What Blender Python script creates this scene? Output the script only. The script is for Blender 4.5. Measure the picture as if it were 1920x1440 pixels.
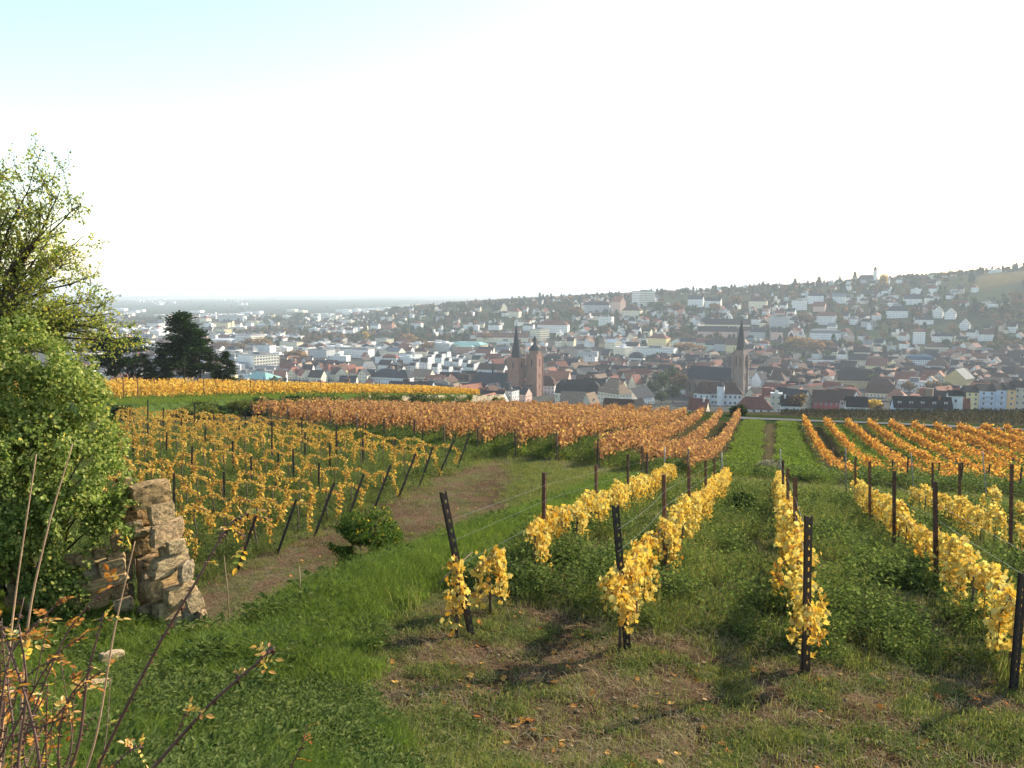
import bpy, math, random
import numpy as np
from mathutils import Vector, Matrix

random.seed(11)
rng = np.random.default_rng(11)
scene = bpy.context.scene
for o in list(bpy.data.objects):
    bpy.data.objects.remove(o)
COL = scene.collection
R = math.radians

# ------------------------------------------------------------------ camera, sky, sun, exposure
FPX = 1500.0                       # focal length in pixels of the 1920 px wide photograph
PITCH = R(6.84)
cam_d = bpy.data.cameras.new('camera')
cam_d.sensor_width = 36.0
cam_d.lens = 36.0 * FPX / 1920.0
cam_d.clip_start = 0.05
cam_d.clip_end = 90000.0
cam = bpy.data.objects.new('camera', cam_d)
COL.objects.link(cam)
cam.location = (0, 0, 0)
cam.rotation_euler = (math.pi / 2 - PITCH, 0, 0)
scene.camera = cam

SUN_AZ, SUN_EL = R(53.0), R(25.0)  # azimuth to the right of the view axis
world = bpy.data.worlds.new('World')
scene.world = world
world.use_nodes = True
wn = world.node_tree
bg = wn.nodes['Background']
sky = wn.nodes.new('ShaderNodeTexSky')
sky.sky_type = 'NISHITA'
sky.sun_disc = False
sky.sun_elevation = SUN_EL
sky.sun_rotation = SUN_AZ
sky.altitude = 100.0
sky.air_density = 1.3
sky.dust_density = 0.6
sky.ozone_density = 1.0
wn.links.new(sky.outputs['Color'], bg.inputs['Color'])
bg.inputs['Strength'].default_value = 0.132

sun_d = bpy.data.lights.new('sun', 'SUN')
sun_d.energy = 5.0
sun_d.angle = R(0.6)
sun_d.color = (1.0, 0.88, 0.69)
sun = bpy.data.objects.new('sun', sun_d)
COL.objects.link(sun)
SUN_DIR = Vector((math.sin(SUN_AZ) * math.cos(SUN_EL), math.cos(SUN_AZ) * math.cos(SUN_EL), math.sin(SUN_EL)))
sun.rotation_euler = SUN_DIR.to_track_quat('Z', 'Y').to_euler()
sun.location = SUN_DIR * 60

vs = scene.view_settings
vs.view_transform = 'Standard'
vs.look = 'None'
vs.exposure = 1.28
vs.gamma = 1.0
vs.use_curve_mapping = False
cy = scene.cycles
cy.use_adaptive_sampling = True
cy.adaptive_threshold = 0.02
cy.use_denoising = True
cy.denoiser = 'OPENIMAGEDENOISE'
cy.max_bounces = 4
cy.diffuse_bounces = 2
cy.glossy_bounces = 2
cy.transmission_bounces = 3
cy.transparent_max_bounces = 6
cy.volume_bounces = 0
cy.caustics_reflective = False
cy.caustics_refractive = False
cy.sample_clamp_indirect = 4.0

# ------------------------------------------------------------------ small helpers
def tag(o, label=None, cat=None, group=None, kind=None):
    if label: o['label'] = label
    if cat: o['category'] = cat
    if group: o['group'] = group
    if kind: o['kind'] = kind
    return o

def link(name, me, parent=None, mat=None, loc=None, rot=None, scl=None):
    o = bpy.data.objects.new(name, me)
    COL.objects.link(o)
    if mat is not None and me is not None and len(me.materials) == 0:
        for m in (mat if isinstance(mat, (list, tuple)) else [mat]):
            me.materials.append(m)
    if parent is not None: o.parent = parent
    if loc is not None: o.location = loc
    if rot is not None: o.rotation_euler = rot
    if scl is not None: o.scale = scl if hasattr(scl, '__len__') else (scl, scl, scl)
    return o

def empty(name, loc=(0, 0, 0), rz=0.0, label=None, cat=None, group=None):
    o = bpy.data.objects.new(name, None)
    COL.objects.link(o)
    o.empty_display_size = 0.2
    o.location = loc
    o.rotation_euler = (0, 0, rz)
    tag(o, label, cat, group)
    return o

def mesh_np(name, V, polys, smooth=False, mat_idx=None, uv=None, colors=None):
    """polys: list of int arrays (m,k); V (n,3)"""
    me = bpy.data.meshes.new(name)
    V = np.ascontiguousarray(V, dtype=np.float32)
    me.vertices.add(len(V))
    me.vertices.foreach_set('co', V.ravel())
    polys = [np.asarray(p, dtype=np.int32) for p in polys if len(p)]
    nl = sum(p.size for p in polys); nf = sum(len(p) for p in polys)
    me.loops.add(nl)
    me.polygons.add(nf)
    me.loops.foreach_set('vertex_index', np.concatenate([p.ravel() for p in polys]))
    tot = np.concatenate([np.full(len(p), p.shape[1], np.int32) for p in polys])
    start = np.concatenate([[0], np.cumsum(tot)[:-1]]).astype(np.int32)
    me.polygons.foreach_set('loop_start', start)
    me.polygons.foreach_set('loop_total', tot)
    me.polygons.foreach_set('use_smooth', np.full(nf, smooth, dtype=bool))
    if mat_idx is not None:
        me.polygons.foreach_set('material_index', np.asarray(mat_idx, np.int32))
    me.update(calc_edges=True)
    if uv is not None:
        l = me.uv_layers.new(name='wall')
        l.data.foreach_set('uv', np.asarray(uv, np.float32).ravel())
    if colors is not None:      # per face corner colour
        a = me.color_attributes.new('tint', 'FLOAT_COLOR', 'CORNER')
        a.data.foreach_set('color', np.asarray(colors, np.float32).ravel())
    me.validate()
    return me

class MB:
    """collects boxes, prisms and tubes into one mesh"""
    def __init__(s): s.v, s.f, s.m = [], [], []
    def add(s, verts, faces, mi=0):
        b = len(s.v)
        s.v += [tuple(p) for p in verts]
        s.f += [tuple(i + b for i in f) for f in faces]
        s.m += [mi] * len(faces)
    def box(s, x0, x1, y0, y1, z0, z1, mi=0):
        s.add([(x0, y0, z0), (x1, y0, z0), (x1, y1, z0), (x0, y1, z0), (x0, y0, z1), (x1, y0, z1), (x1, y1, z1), (x0, y1, z1)],
              [(0, 3, 2, 1), (4, 5, 6, 7), (0, 1, 5, 4), (1, 2, 6, 5), (2, 3, 7, 6), (3, 0, 4, 7)], mi)
    def prism(s, pts, z0, z1, mi=0, top=None):
        n = len(pts); top = top or pts
        vv = [(x, y, z0) for x, y in pts] + [(x, y, z1) for x, y in top]
        ff = [tuple(range(n))[::-1], tuple(range(n, 2 * n))] + [(i, (i + 1) % n, n + (i + 1) % n, n + i) for i in range(n)]
        s.add(vv, ff, mi)
    def cone(s, pts, z0, apex, mi=0):
        n = len(pts)
        s.add([(x, y, z0) for x, y in pts] + [apex], [tuple(range(n))[::-1]] + [(i, (i + 1) % n, n) for i in range(n)], mi)
    def tube(s, path, rad, n=6, mi=0):
        path = [Vector(p) for p in path]
        b = len(s.v)
        prev = None
        for i, p in enumerate(path):
            d = (path[min(i + 1, len(path) - 1)] - path[max(i - 1, 0)])
            if d.length < 1e-9: d = Vector((0, 0, 1))
            d.normalize()
            if prev is None:
                a = d.orthogonal().normalized()
            else:
                a = (prev - d * prev.dot(d))
                a = a.normalized() if a.length > 1e-6 else d.orthogonal().normalized()
            prev = a
            c = d.cross(a)
            r = rad[i] if hasattr(rad, '__len__') else rad
            for k in range(n):
                t = 2 * math.pi * k / n
                s.v.append(tuple(p + (a * math.cos(t) + c * math.sin(t)) * r))
        for i in range(len(path) - 1):
            for k in range(n):
                s.f.append((b + i * n + k, b + i * n + (k + 1) % n, b + (i + 1) * n + (k + 1) % n, b + (i + 1) * n + k)); s.m.append(mi)
        s.f.append(tuple(b + k for k in range(n))[::-1]); s.m.append(mi)
        s.f.append(tuple(b + (len(path) - 1) * n + k for k in range(n))); s.m.append(mi)
    def mesh(s, name, smooth=False):
        me = bpy.data.meshes.new(name)
        me.from_pydata(s.v, [], s.f)
        me.polygons.foreach_set('material_index', np.asarray(s.m, np.int32))
        if smooth: me.polygons.foreach_set('use_smooth', np.ones(len(s.f), bool))
        me.update()
        return me
    def build(s, name, mat, parent=None, smooth=False, **kw):
        me = s.mesh(name, smooth)
        return link(name, me, parent, mat, **kw)

def circ(n, r, ox=0, oy=0, ph=0): return [(ox + r * math.cos(2 * math.pi * k / n + ph), oy + r * math.sin(2 * math.pi * k / n + ph)) for k in range(n)]

# ---- value noise in numpy
def _hash(ix, iy, seed):
    h = (ix.astype(np.int64) * 374761393 + iy.astype(np.int64) * 668265263 + seed * 1442695041) & 0xFFFFFFFF
    h = ((h ^ (h >> 13)) * 1274126177) & 0xFFFFFFFF
    return ((h ^ (h >> 16)) & 0xFFFF) / 65535.0
def vnoise(x, y, seed=0):
    x = np.asarray(x, float); y = np.asarray(y, float)
    ix, iy = np.floor(x), np.floor(y)
    fx, fy = x - ix, y - iy
    fx = fx * fx * (3 - 2 * fx); fy = fy * fy * (3 - 2 * fy)
    a = _hash(ix, iy, seed); b = _hash(ix + 1, iy, seed); c = _hash(ix, iy + 1, seed); d = _hash(ix + 1, iy + 1, seed)
    return (a * (1 - fx) + b * fx) * (1 - fy) + (c * (1 - fx) + d * fx) * fy
def fbm(x, y, seed=0, oct=4):
    s = 0; amp = 0.5; tot = 0
    for k in range(oct):
        s = s + amp * vnoise(x * 2 ** k, y * 2 ** k, seed + 17 * k); tot += amp; amp *= 0.5
    return s / tot
def sstep(a, b, x):
    t = np.clip((x - a) / (b - a), 0, 1)
    return t * t * (3 - 2 * t)

# ------------------------------------------------------------------ picture <-> world
cp, sp = math.cos(PITCH), math.sin(PITCH)
def ray(u, v):
    a = (np.asarray(u, float) - 960) / FPX; b = (720 - np.asarray(v, float)) / FPX
    return a, cp + b * sp, -sp + b * cp
def at(u, v, Y):
    a, y, z = ray(u, v)
    return Vector((a / y * Y, Y, z / y * Y))
def proj(x, y, z):
    d = y * cp - z * sp
    return 960 + FPX * x / d, 720 - FPX * (y * sp + z * cp) / d

# ------------------------------------------------------------------ terrain
AZ = R(18.0)
SA, CA = math.sin(AZ), math.cos(AZ)
def st(x, y): return x * SA + y * CA, x * CA - y * SA       # along and across the vine rows
def xy(s, t): return s * SA + t * CA, s * CA - t * SA
def herm(px, py):
    px = np.array(px, float); py = np.array(py, float)
    m = np.gradient(py, px)
    def f(x):
        x = np.clip(np.asarray(x, float), px[0], px[-1])
        i = np.clip(np.searchsorted(px, x) - 1, 0, len(px) - 2)
        h = px[i + 1] - px[i]; t = (x - px[i]) / h
        return ((2 * t ** 3 - 3 * t ** 2 + 1) * py[i] + (t ** 3 - 2 * t ** 2 + t) * h * m[i] + (-2 * t ** 3 + 3 * t ** 2) * py[i + 1] + (t ** 3 - t ** 2) * h * m[i + 1])
    return f
prof_a = herm([-60, 0, 2, 4.5, 6, 9, 13.6, 20.7, 28, 38, 46, 55, 65, 80, 95, 112, 120, 128, 140, 165, 200, 230, 300, 600],
              [-1.0, -1.7, -2.25, -3.45, -3.95, -4.45, -5.1, -6.3, -7.6, -9.3, -10.6, -12.3, -13.85, -15.5, -16.8, -18.15, -18.7, -19.5, -21.5, -25.6, -31.2, -36.2, -47, -88])
prof_b = herm([-60, 0, 15, 25, 35, 42, 49, 60, 75, 90, 112, 125, 150, 300, 600],
              [-7.0, -7.5, -7.9, -8.35, -8.9, -9.5, -10.1, -11.4, -13.7, -15.8, -18.2, -19.4, -23.0, -47, -88])
prof_t = herm([100, 150, 175, 200, 300, 400, 520, 650, 800, 1200, 3000, 40000], [-18, -23.6, -26.8, -31, -47, -63, -78, -87, -90.5, -93, -97, -100])
# raised terrace behind the arched yellow block: edge points x, y, top height
EDGE = np.array([(-60, 44, -6.6), (-29, 62, -9.15), (-22.8, 95, -13.0), (-12.5, 125, -17.0), (-3.6, 150, -20.3), (-1.5, 156, -21.0)])
ridge_v = herm([560, 700, 830, 1000, 1100, 1250, 1400, 1500, 1600, 1700, 1800, 1920, 2200], [612, 590, 574, 562, 556, 547, 539, 533, 526, 519, 510, 499, 475])
def hill(x, y):
    u = 960 + FPX * x / np.maximum(y, 1)
    yc = np.interp(u, [560, 900, 1920, 2300], [2300, 1900, 1560, 1500])       # crest distance
    yf = np.interp(u, [560, 900, 1400, 1920], [1500, 1180, 1020, 860])        # foot distance
    v = ridge_v(np.clip(u, 560, 2200))
    a, yy, zz = ray(u, v)
    zc = zz / yy * yc + 93 - 5
    zc = np.maximum(zc, 0) * sstep(430, 720, u)
    k = np.clip((y - yf) / (yc - yf), 0, 1)
    up = 0.55 * k + 0.45 * k * k * (3 - 2 * k)
    down = 1 - sstep(0, 1, (y - yc) / 2600.0) * 0.93
    return zc * up * np.where(y > yc, down, 1.0)
def terr(x, y, fine=True):
    x = np.asarray(x, float); y = np.asarray(y, float)
    s, t = st(x, y)
    za = prof_a(s); zb = prof_b(s)
    # crest of the bank that parts the upper plot from the lower terrace; in front of the stone wall it turns to the left
    d = np.maximum(t + 6.35 + 0.35 * (fbm(s * 0.35, s * 0 + 3.1, 5) - 0.5), (9.75 - y) * 1.0 - 0.10 * (x + 4))
    wid = 2.1 + np.clip((s - 22) / 10, 0, 1) * 3
    w = sstep(-1, 0, d / wid)
    z = zb * (1 - w) + za * w
    z = z + 0.16 * np.exp(-((d - 0.4) / 0.9) ** 2) * (s < 40) - .22 * np.exp(-((x + 4.0) / 1.3) ** 2 - ((y - 9.6) / 1.0) ** 2)       # a soft lip on the crest
    # terrace
    ex = np.interp(y, EDGE[:, 1], EDGE[:, 0]); ez = np.interp(y, EDGE[:, 1], EDGE[:, 2])
    back = (ex - x)
    front_y = (y >= 40) & (y <= 156)
    wc = sstep(0.0, 0.9, back) * front_y * (1 - sstep(154.5, 156, y))
    zc = ez + 0.07 * np.clip(back, 0, 30) - 0.30 * np.clip(back - 30, 0, 500)
    z = z * (1 - wc) + np.maximum(zc, z - 40) * wc
    # valley and town
    k = sstep(140, 215, y)
    z = z * (1 - k) + prof_t(y) * k
    z = z + np.where(y > 500, hill(x, np.maximum(y, 1)), 0)
    if fine:
        near = np.exp(-np.maximum(y - 10, 0) / 22)
        z = z + near * (0.10 * (fbm(x * 0.9, y * 0.9, 3) - 0.5) + 0.06 * (fbm(x * 3.3, y * 3.3, 9, 3) - 0.5) + .045 * (fbm(x * 10, y * 8, 19, 2) - .5))
        z = z + (1 - near) * np.clip(y / 150, 0, 1) * 0.35 * (fbm(x * 0.12, y * 0.12, 21, 3) - 0.5)
    return z
def hit(u, v, y0=3.0, y1=60000.0, fine=False, skip=0.0):
    """first point where the ray through a pixel meets the terrain"""
    a, yy, zz = ray(u, v)
    Y = np.geomspace(max(y0, skip), y1, 2600)
    g = terr(a / yy * Y, Y, fine) - zz / yy * Y
    i = np.argmax(g > 0)
    if g[i] <= 0: i = len(Y) - 1
    lo, hi = Y[max(i - 1, 0)], Y[i]
    for _ in range(30):
        m = (lo + hi) / 2
        if float(terr(a / yy * m, m, fine) - zz / yy * m) > 0: hi = m
        else: lo = m
    return Vector((float(a / yy * hi), float(hi), float(terr(a / yy * hi, hi, True))))
def ground(x, y): return float(terr(x, y))

# ------------------------------------------------------------------ material helpers
def new_mat(name):
    m = bpy.data.materials.new(name); m.use_nodes = True
    nt = m.node_tree; nt.nodes.clear()
    out = nt.nodes.new('ShaderNodeOutputMaterial')
    return m, nt, out
def N(nt, t, **kw):
    n = nt.nodes.new(t)
    for k, v in kw.items():
        if k in n.inputs: n.inputs[k].default_value = v
        else: setattr(n, k, v)
    return n
def ramp(nt, stops, fac=None):
    r = nt.nodes.new('ShaderNodeValToRGB')
    e = r.color_ramp.elements
    while len(e) > 1: e.remove(e[-1])
    e[0].position = stops[0][0]; e[0].color = (*stops[0][1], 1)
    for p, c in stops[1:]:
        k = e.new(p); k.color = (*c, 1)
    if fac is not None: nt.links.new(fac, r.inputs[0])
    return r
def leaf_mat(name, stops, trans=0.4, gloss=0.0, rough=0.5, use_obj=False, tfac=1.25):
    """leaf: colour picked for each leaf, light passes through it"""
    m, nt, out = new_mat(name)
    g = nt.nodes.new('ShaderNodeNewGeometry')
    fac = g.outputs['Random Per Island']
    if use_obj:
        oi = nt.nodes.new('ShaderNodeObjectInfo')
        ad = N(nt, 'ShaderNodeMath', operation='MULTIPLY_ADD'); ad.inputs[1].default_value = 0.76
        nt.links.new(fac, ad.inputs[0])
        mm = N(nt, 'ShaderNodeMath', operation='MULTIPLY'); mm.inputs[1].default_value = 0.24
        nt.links.new(oi.outputs['Random'], mm.inputs[0]); nt.links.new(mm.outputs[0], ad.inputs[2])
        fac = ad.outputs[0]
    r = ramp(nt, stops, fac)
    d = nt.nodes.new('ShaderNodeBsdfDiffuse'); t = nt.nodes.new('ShaderNodeBsdfTranslucent')
    nt.links.new(r.outputs[0], d.inputs['Color'])
    h = N(nt, 'ShaderNodeHueSaturation'); h.inputs['Saturation'].default_value = 1.1; h.inputs['Value'].default_value = tfac
    nt.links.new(r.outputs[0], h.inputs['Color']); nt.links.new(h.outputs[0], t.inputs['Color'])
    mx = nt.nodes.new('ShaderNodeMixShader'); mx.inputs[0].default_value = trans
    nt.links.new(d.outputs[0], mx.inputs[1]); nt.links.new(t.outputs[0], mx.inputs[2])
    last = mx
    if gloss > 0:
        gl = N(nt, 'ShaderNodeBsdfGlossy'); gl.inputs['Roughness'].default_value = rough
        gl.inputs['Color'].default_value = (1, 1, 1, 1)
        m2 = nt.nodes.new('ShaderNodeMixShader'); m2.inputs[0].default_value = gloss
        nt.links.new(mx.outputs[0], m2.inputs[1]); nt.links.new(gl.outputs[0], m2.inputs[2]); last = m2
    nt.links.new(last.outputs[0], out.inputs['Surface'])
    return m
def plain_mat(name, col, rough=0.8, noise=0.0, scale=3.0, bump=0.0, metal=0.0, detail=4.0, col2=None, spec=0.3):
    m, nt, out = new_mat(name)
    b = N(nt, 'ShaderNodeBsdfPrincipled'); b.inputs['Roughness'].default_value = rough; b.inputs['Metallic'].default_value = metal
    b.inputs['Specular IOR Level'].default_value = spec
    b.inputs['Base Color'].default_value = (*col, 1)
    if noise > 0 or bump > 0 or col2:
        tc = nt.nodes.new('ShaderNodeTexCoord')
        n = N(nt, 'ShaderNodeTexNoise'); n.inputs['Scale'].default_value = scale; n.inputs['Detail'].default_value = detail
        n.inputs['Roughness'].default_value = 0.65
        nt.links.new(tc.outputs['Object'], n.inputs['Vector'])
        if col2 is None: col2 = tuple(c * (1 - noise) for c in col); c1 = tuple(min(1, c * (1 + noise)) for c in col)
        else: c1 = col
        r = ramp(nt, [(0.3, col2), (0.7, c1)], n.outputs['Fac'])
        nt.links.new(r.outputs[0], b.inputs['Base Color'])
        if bump > 0:
            bp = N(nt, 'ShaderNodeBump'); bp.inputs['Strength'].default_value = bump; bp.inputs['Distance'].default_value = 0.02
            nt.links.new(n.outputs['Fac'], bp.inputs['Height']); nt.links.new(bp.outputs[0], b.inputs['Normal'])
    nt.links.new(b.outputs[0], out.inputs['Surface'])
    return m

# ------------------------------------------------------------------ leaves scattered as real faces
def orient(tip, nrm):
    tip = tip / (np.linalg.norm(tip, axis=1, keepdims=True) + 1e-9)
    nrm = nrm - tip * np.sum(nrm * tip, axis=1, keepdims=True)
    nrm = nrm / (np.linalg.norm(nrm, axis=1, keepdims=True) + 1e-9)
    right = np.cross(tip, nrm)
    return right, tip, nrm
def rand_dirs(n):
    v = rng.normal(size=(n, 3))
    return v / np.linalg.norm(v, axis=1, keepdims=True)
LEAF_SIMPLE = (np.array([(0, 0, 0), (-.36, .48, .07), (0, 1, -.04), (.36, .48, .07)]), [np.array([(0, 2, 1)]), np.array([(0, 3, 2)])])
LEAF_VINE = (np.array([(0, 0.08, 0), (-.22, -.10, .05), (-.52, .22, .10), (-.36, .42, .06), (-.42, .72, .06), (-.12, .70, .0), (0, 1.0, -.10),
                       (.12, .70, .0), (.42, .72, .06), (.36, .42, .06), (.52, .22, .10), (.22, -.10, .05)]),
             [np.array([(0, 6, 5, 4, 3, 2, 1)]), np.array([(0, 11, 10, 9, 8, 7, 6)])])
LEAF_OVAL = (np.array([(0, 0, 0), (-.24, .25, .05), (-.27, .6, .05), (0, 1, -.06), (.27, .6, .05), (.24, .25, .05)]), [np.array([(0, 3, 2, 1)]), np.array([(0, 5, 4, 3)])])
LEAF_QUAD = (np.array([(-.5, 0, 0), (.5, 0, 0.08), (.45, 1, -.05), (-.45, .95, .08)]), [np.array([(0, 1, 2, 3)])])
def leaves(name, C, tip, nrm, size, shape=LEAF_SIMPLE, smooth=False, wid=1.0):
    T, polys = shape
    r, t, n = orient(np.asarray(tip, float), np.asarray(nrm, float))
    size = np.broadcast_to(np.asarray(size, float), (len(C),))
    V = (C[:, None, :] + size[:, None, None] * (T[None, :, 0:1] * wid * r[:, None, :] + T[None, :, 1:2] * t[:, None, :] + T[None, :, 2:3] * n[:, None, :]))
    k = len(T); off = (np.arange(len(C)) * k)[:, None]
    P = []
    for p in polys:
        P.append((off[:, :, None] + p[None]).reshape(-1, p.shape[1]))
    return mesh_np(name, V.reshape(-1, 3), P, smooth)
def join_arrays(parts):
    """parts: list of (V, [polys]) -> V, polys with equal k merged"""
    Vs, by = [], {}
    off = 0
    for V, polys in parts:
        for p in polys: by.setdefault(p.shape[1], []).append(p + off)
        Vs.append(V); off += len(V)
    return np.concatenate(Vs), [np.concatenate(x) for x in by.values()]

ORD = ['', 'first', 'second', 'third', 'fourth', 'fifth', 'sixth', 'seventh', 'eighth', 'ninth', 'tenth', 'eleventh', 'twelfth', 'thirteenth', 'fourteenth',
       'fifteenth', 'sixteenth', 'seventeenth', 'eighteenth', 'nineteenth', 'twentieth', 'twenty-first', 'twenty-second', 'twenty-third', 'twenty-fourth', 'twenty-fifth',
       'twenty-sixth', 'twenty-seventh', 'twenty-eighth', 'twenty-ninth', 'thirtieth', 'thirty-first', 'thirty-second', 'thirty-third', 'thirty-fourth', 'thirty-fifth']
ORD += ['%dth' % i for i in range(len(ORD), 120)]
def copy_tree(o, parent=None):
    c = o.copy(); COL.objects.link(c)
    if parent is not None: c.parent = parent
    for ch in o.children: copy_tree(ch, c)
    return c
# ================================================================== THE GROUND
def lerp(a, b, w): return a * (1 - w[..., None]) + np.asarray(b) * w[..., None]
def zones(x, y):
    """what grows or lies where: weights used for colour and for the scattered plants"""
    s, t = st(x, y)
    nz = fbm(x * 0.7, y * 0.7, 31); nz2 = fbm(x * 0.23 + 7, y * 0.23, 41)
    d = np.maximum(t + 6.35, (9.75 - y) - 0.10 * (x + 4))
    upper = sstep(-0.4, 0.1, d) * (s < 38)
    bank = np.exp(-((d - 0.1) / 1.3) ** 2) * (s < 39) * (d > -2.4)
    left_green = sstep(-0.3, -2.6, x + 0.18 * (y - 8) + 2.2 * (nz - 0.5)) * (y < 11)     # grass and herbs in the left foreground
    head = upper * sstep(10.9, 9.6, s + 1.3 * (nz - 0.5) + 0.25 * t * (t < 0)) * (1 - np.clip(bank + left_green, 0, 1))
    rows = upper * (1 - np.clip(head + bank, 0, 1)) * (s > 8) * (1 - left_green)
    low = (s < 41) * (t > -14.6 + 1.2 * (nz2 - 0.5)) * (1 - sstep(-.5, .5, t - np.interp(s, [8, 20, 30, 38, 42], [-7.9, -8.3, -9.9, -12.2, -14]) - 1.2 * (nz - .5))) * (d < -1.2)
    low_green = (1 - upper) * (s < 41) * (t > -14.6) * (1 - low)
    arch = (t <= -14.0) * (s < 53) * (y < 60)
    track = sstep(37, 38.5, s) * (1 - sstep(43, 45.5, s)) * (t > -16)
    return dict(s=s, t=t, d=d, nz=nz, nz2=nz2, upper=upper, bank=bank, left_green=left_green, head=head, rows=rows, low=low, low_green=low_green, arch=arch, track=track)
def ground_color(x, y):
    Z = zones(x, y); s, t, nz, nz2 = Z['s'], Z['t'], Z['nz'], Z['nz2']
    SOIL = np.array((.066, .041, .024)); SOIL2 = np.array((.112, .074, .045)); GRASS = np.array((.070, .085, .034)); DRY = np.array((.160, .132, .072)); LUSH = np.array((.055, .085, .024))
    n3 = fbm(x * 2.1, y * 2.1, 51)
    c = np.zeros(x.shape + (3,)) + GRASS
    c = lerp(c, DRY, sstep(.45, .7, nz) * 0.5)
    c = lerp(c, SOIL, Z['head'] * (.45 + .55 * sstep(.28, .5, n3 * .6 + nz * .4)))
    c = lerp(c, SOIL2, Z['head'] * sstep(.50, .64, n3) * 0.8)
    c = lerp(c, SOIL * .8 + GRASS * .2, Z['rows'] * 0.6)
    c = lerp(c, SOIL2, Z['low'] * (0.35 + 0.65 * sstep(.38, .6, n3)))
    c = lerp(c, SOIL, Z['low'] * sstep(.5, .7, nz2) * .6)
    c = lerp(c, LUSH, np.clip(Z['bank'], 0, 1) * .8)
    c = lerp(c, DRY * .8, Z['track'] * sstep(.45, .65, nz) * .7)
    # the block of red vines and the green strips along its track
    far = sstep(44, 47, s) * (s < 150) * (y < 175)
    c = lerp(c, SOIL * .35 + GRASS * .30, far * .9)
    strip = np.maximum(sstep(-2.9, -2.6, t) * sstep(-.7, -1.0, t), sstep(1.1, 1.4, t) * sstep(3.4, 3.1, t)) * far * (s < 113)
    c = lerp(c, np.array((.070, .100, .024)), strip * (.4 + .6 * nz))
    c = lerp(c, SOIL2 * .7 + GRASS * .3, far * np.exp(-((t - 0.2 - .5 * (nz2 - .5)) / .5) ** 2) * .6 * (s < 113))
    for k in range(3):
        g = (t - 4.5) / 2.6
        alt = (np.floor(g / 1.0) % 2 == 1) * (t > 4.4) * (s > 66) * (s < 113) * far
    c = lerp(c, np.array((.085, .13, .028)), alt * .85)
    # terrace
    ex = np.interp(y, EDGE[:, 1], EDGE[:, 0])
    c = lerp(c, LUSH * 1.05, ((ex - x > -1) * (y > 40) * (y < 156)).astype(float))
    # valley: dormant vineyard, then town ground, then the plain
    c = lerp(c, LUSH * .5, sstep(112, 114, s) * (y > 85))
    c = lerp(c, (.050, .043, .024), sstep(160, 168, y))
    c = lerp(c, (.045, .060, .030), sstep(260, 330, y))
    c = lerp(c, np.array((.075, .072, .068)), sstep(420, 470, y) * .8)
    h = hill(x, np.maximum(y, 1))
    c = lerp(c, np.array((.050, .060, .030)), sstep(6, 20, h) * (y > 500))
    u = 960 + FPX * x / np.maximum(y, 1)
    vine = sstep(1395, 1430, y + .25 * (1920 - u)) * sstep(1560, 1530, y) * sstep(1790, 1850, u)
    c = lerp(c, np.array((.15, .105, .035)) * (0.5 + 1.0 * fbm(x / 9, y / 30, 83)[..., None]), vine * .7)
    c = lerp(c, np.array((.05, .07, .035)), (y > 1250) * (y <= 2500) * .5 * (h < 10))
    pl = sstep(2300, 3200, y)
    f1 = vnoise(x / 420, y / 1300, 71); f2 = vnoise(x / 900, y / 2600, 77)
    pc = np.array((.165, .145, .12)) * (0.45 + 1.0 * f1[..., None]) + np.array((-.03, .01, -.01)) * (f2[..., None] - .5) * 2
    pc = np.where((f2 > .62)[..., None], np.array((.035, .045, .03)), pc)
    c = lerp(c, pc, pl)
    return np.clip(c * (0.85 + 0.3 * fbm(x * 5, y * 5, 61, 2))[..., None], 0, 1)

Ys = np.concatenate([np.linspace(1.2, 4, 16)[:-1], np.linspace(4, 13, 150)[:-1], np.geomspace(13, 45, 170)[:-1], np.geomspace(45, 170, 120)[:-1],
                     np.geomspace(170, 2600, 110)[:-1], np.geomspace(2600, 45000, 40)])
As = np.concatenate([np.linspace(-1.9, -.75, 24)[:-1], np.linspace(-.75, .75, 400)[:-1], np.linspace(.75, 1.9, 24)])
GA, GY = np.meshgrid(As, Ys)
GX = GA * np.maximum(GY, 2.5)
GZ = terr(GX, GY)
nr, nc = GX.shape
idx = np.arange(nr * nc).reshape(nr, nc)
quads = np.stack([idx[:-1, :-1], idx[:-1, 1:], idx[1:, 1:], idx[1:, :-1]], -1).reshape(-1, 4)
me = mesh_np('ground', np.stack([GX, GY, GZ], -1).reshape(-1, 3), [quads], True)
ca = me.color_attributes.new('tint', 'FLOAT_COLOR', 'POINT')
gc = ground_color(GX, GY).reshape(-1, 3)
ca.data.foreach_set('color', np.concatenate([gc, np.ones((len(gc), 1))], 1).astype(np.float32).ravel())
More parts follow.
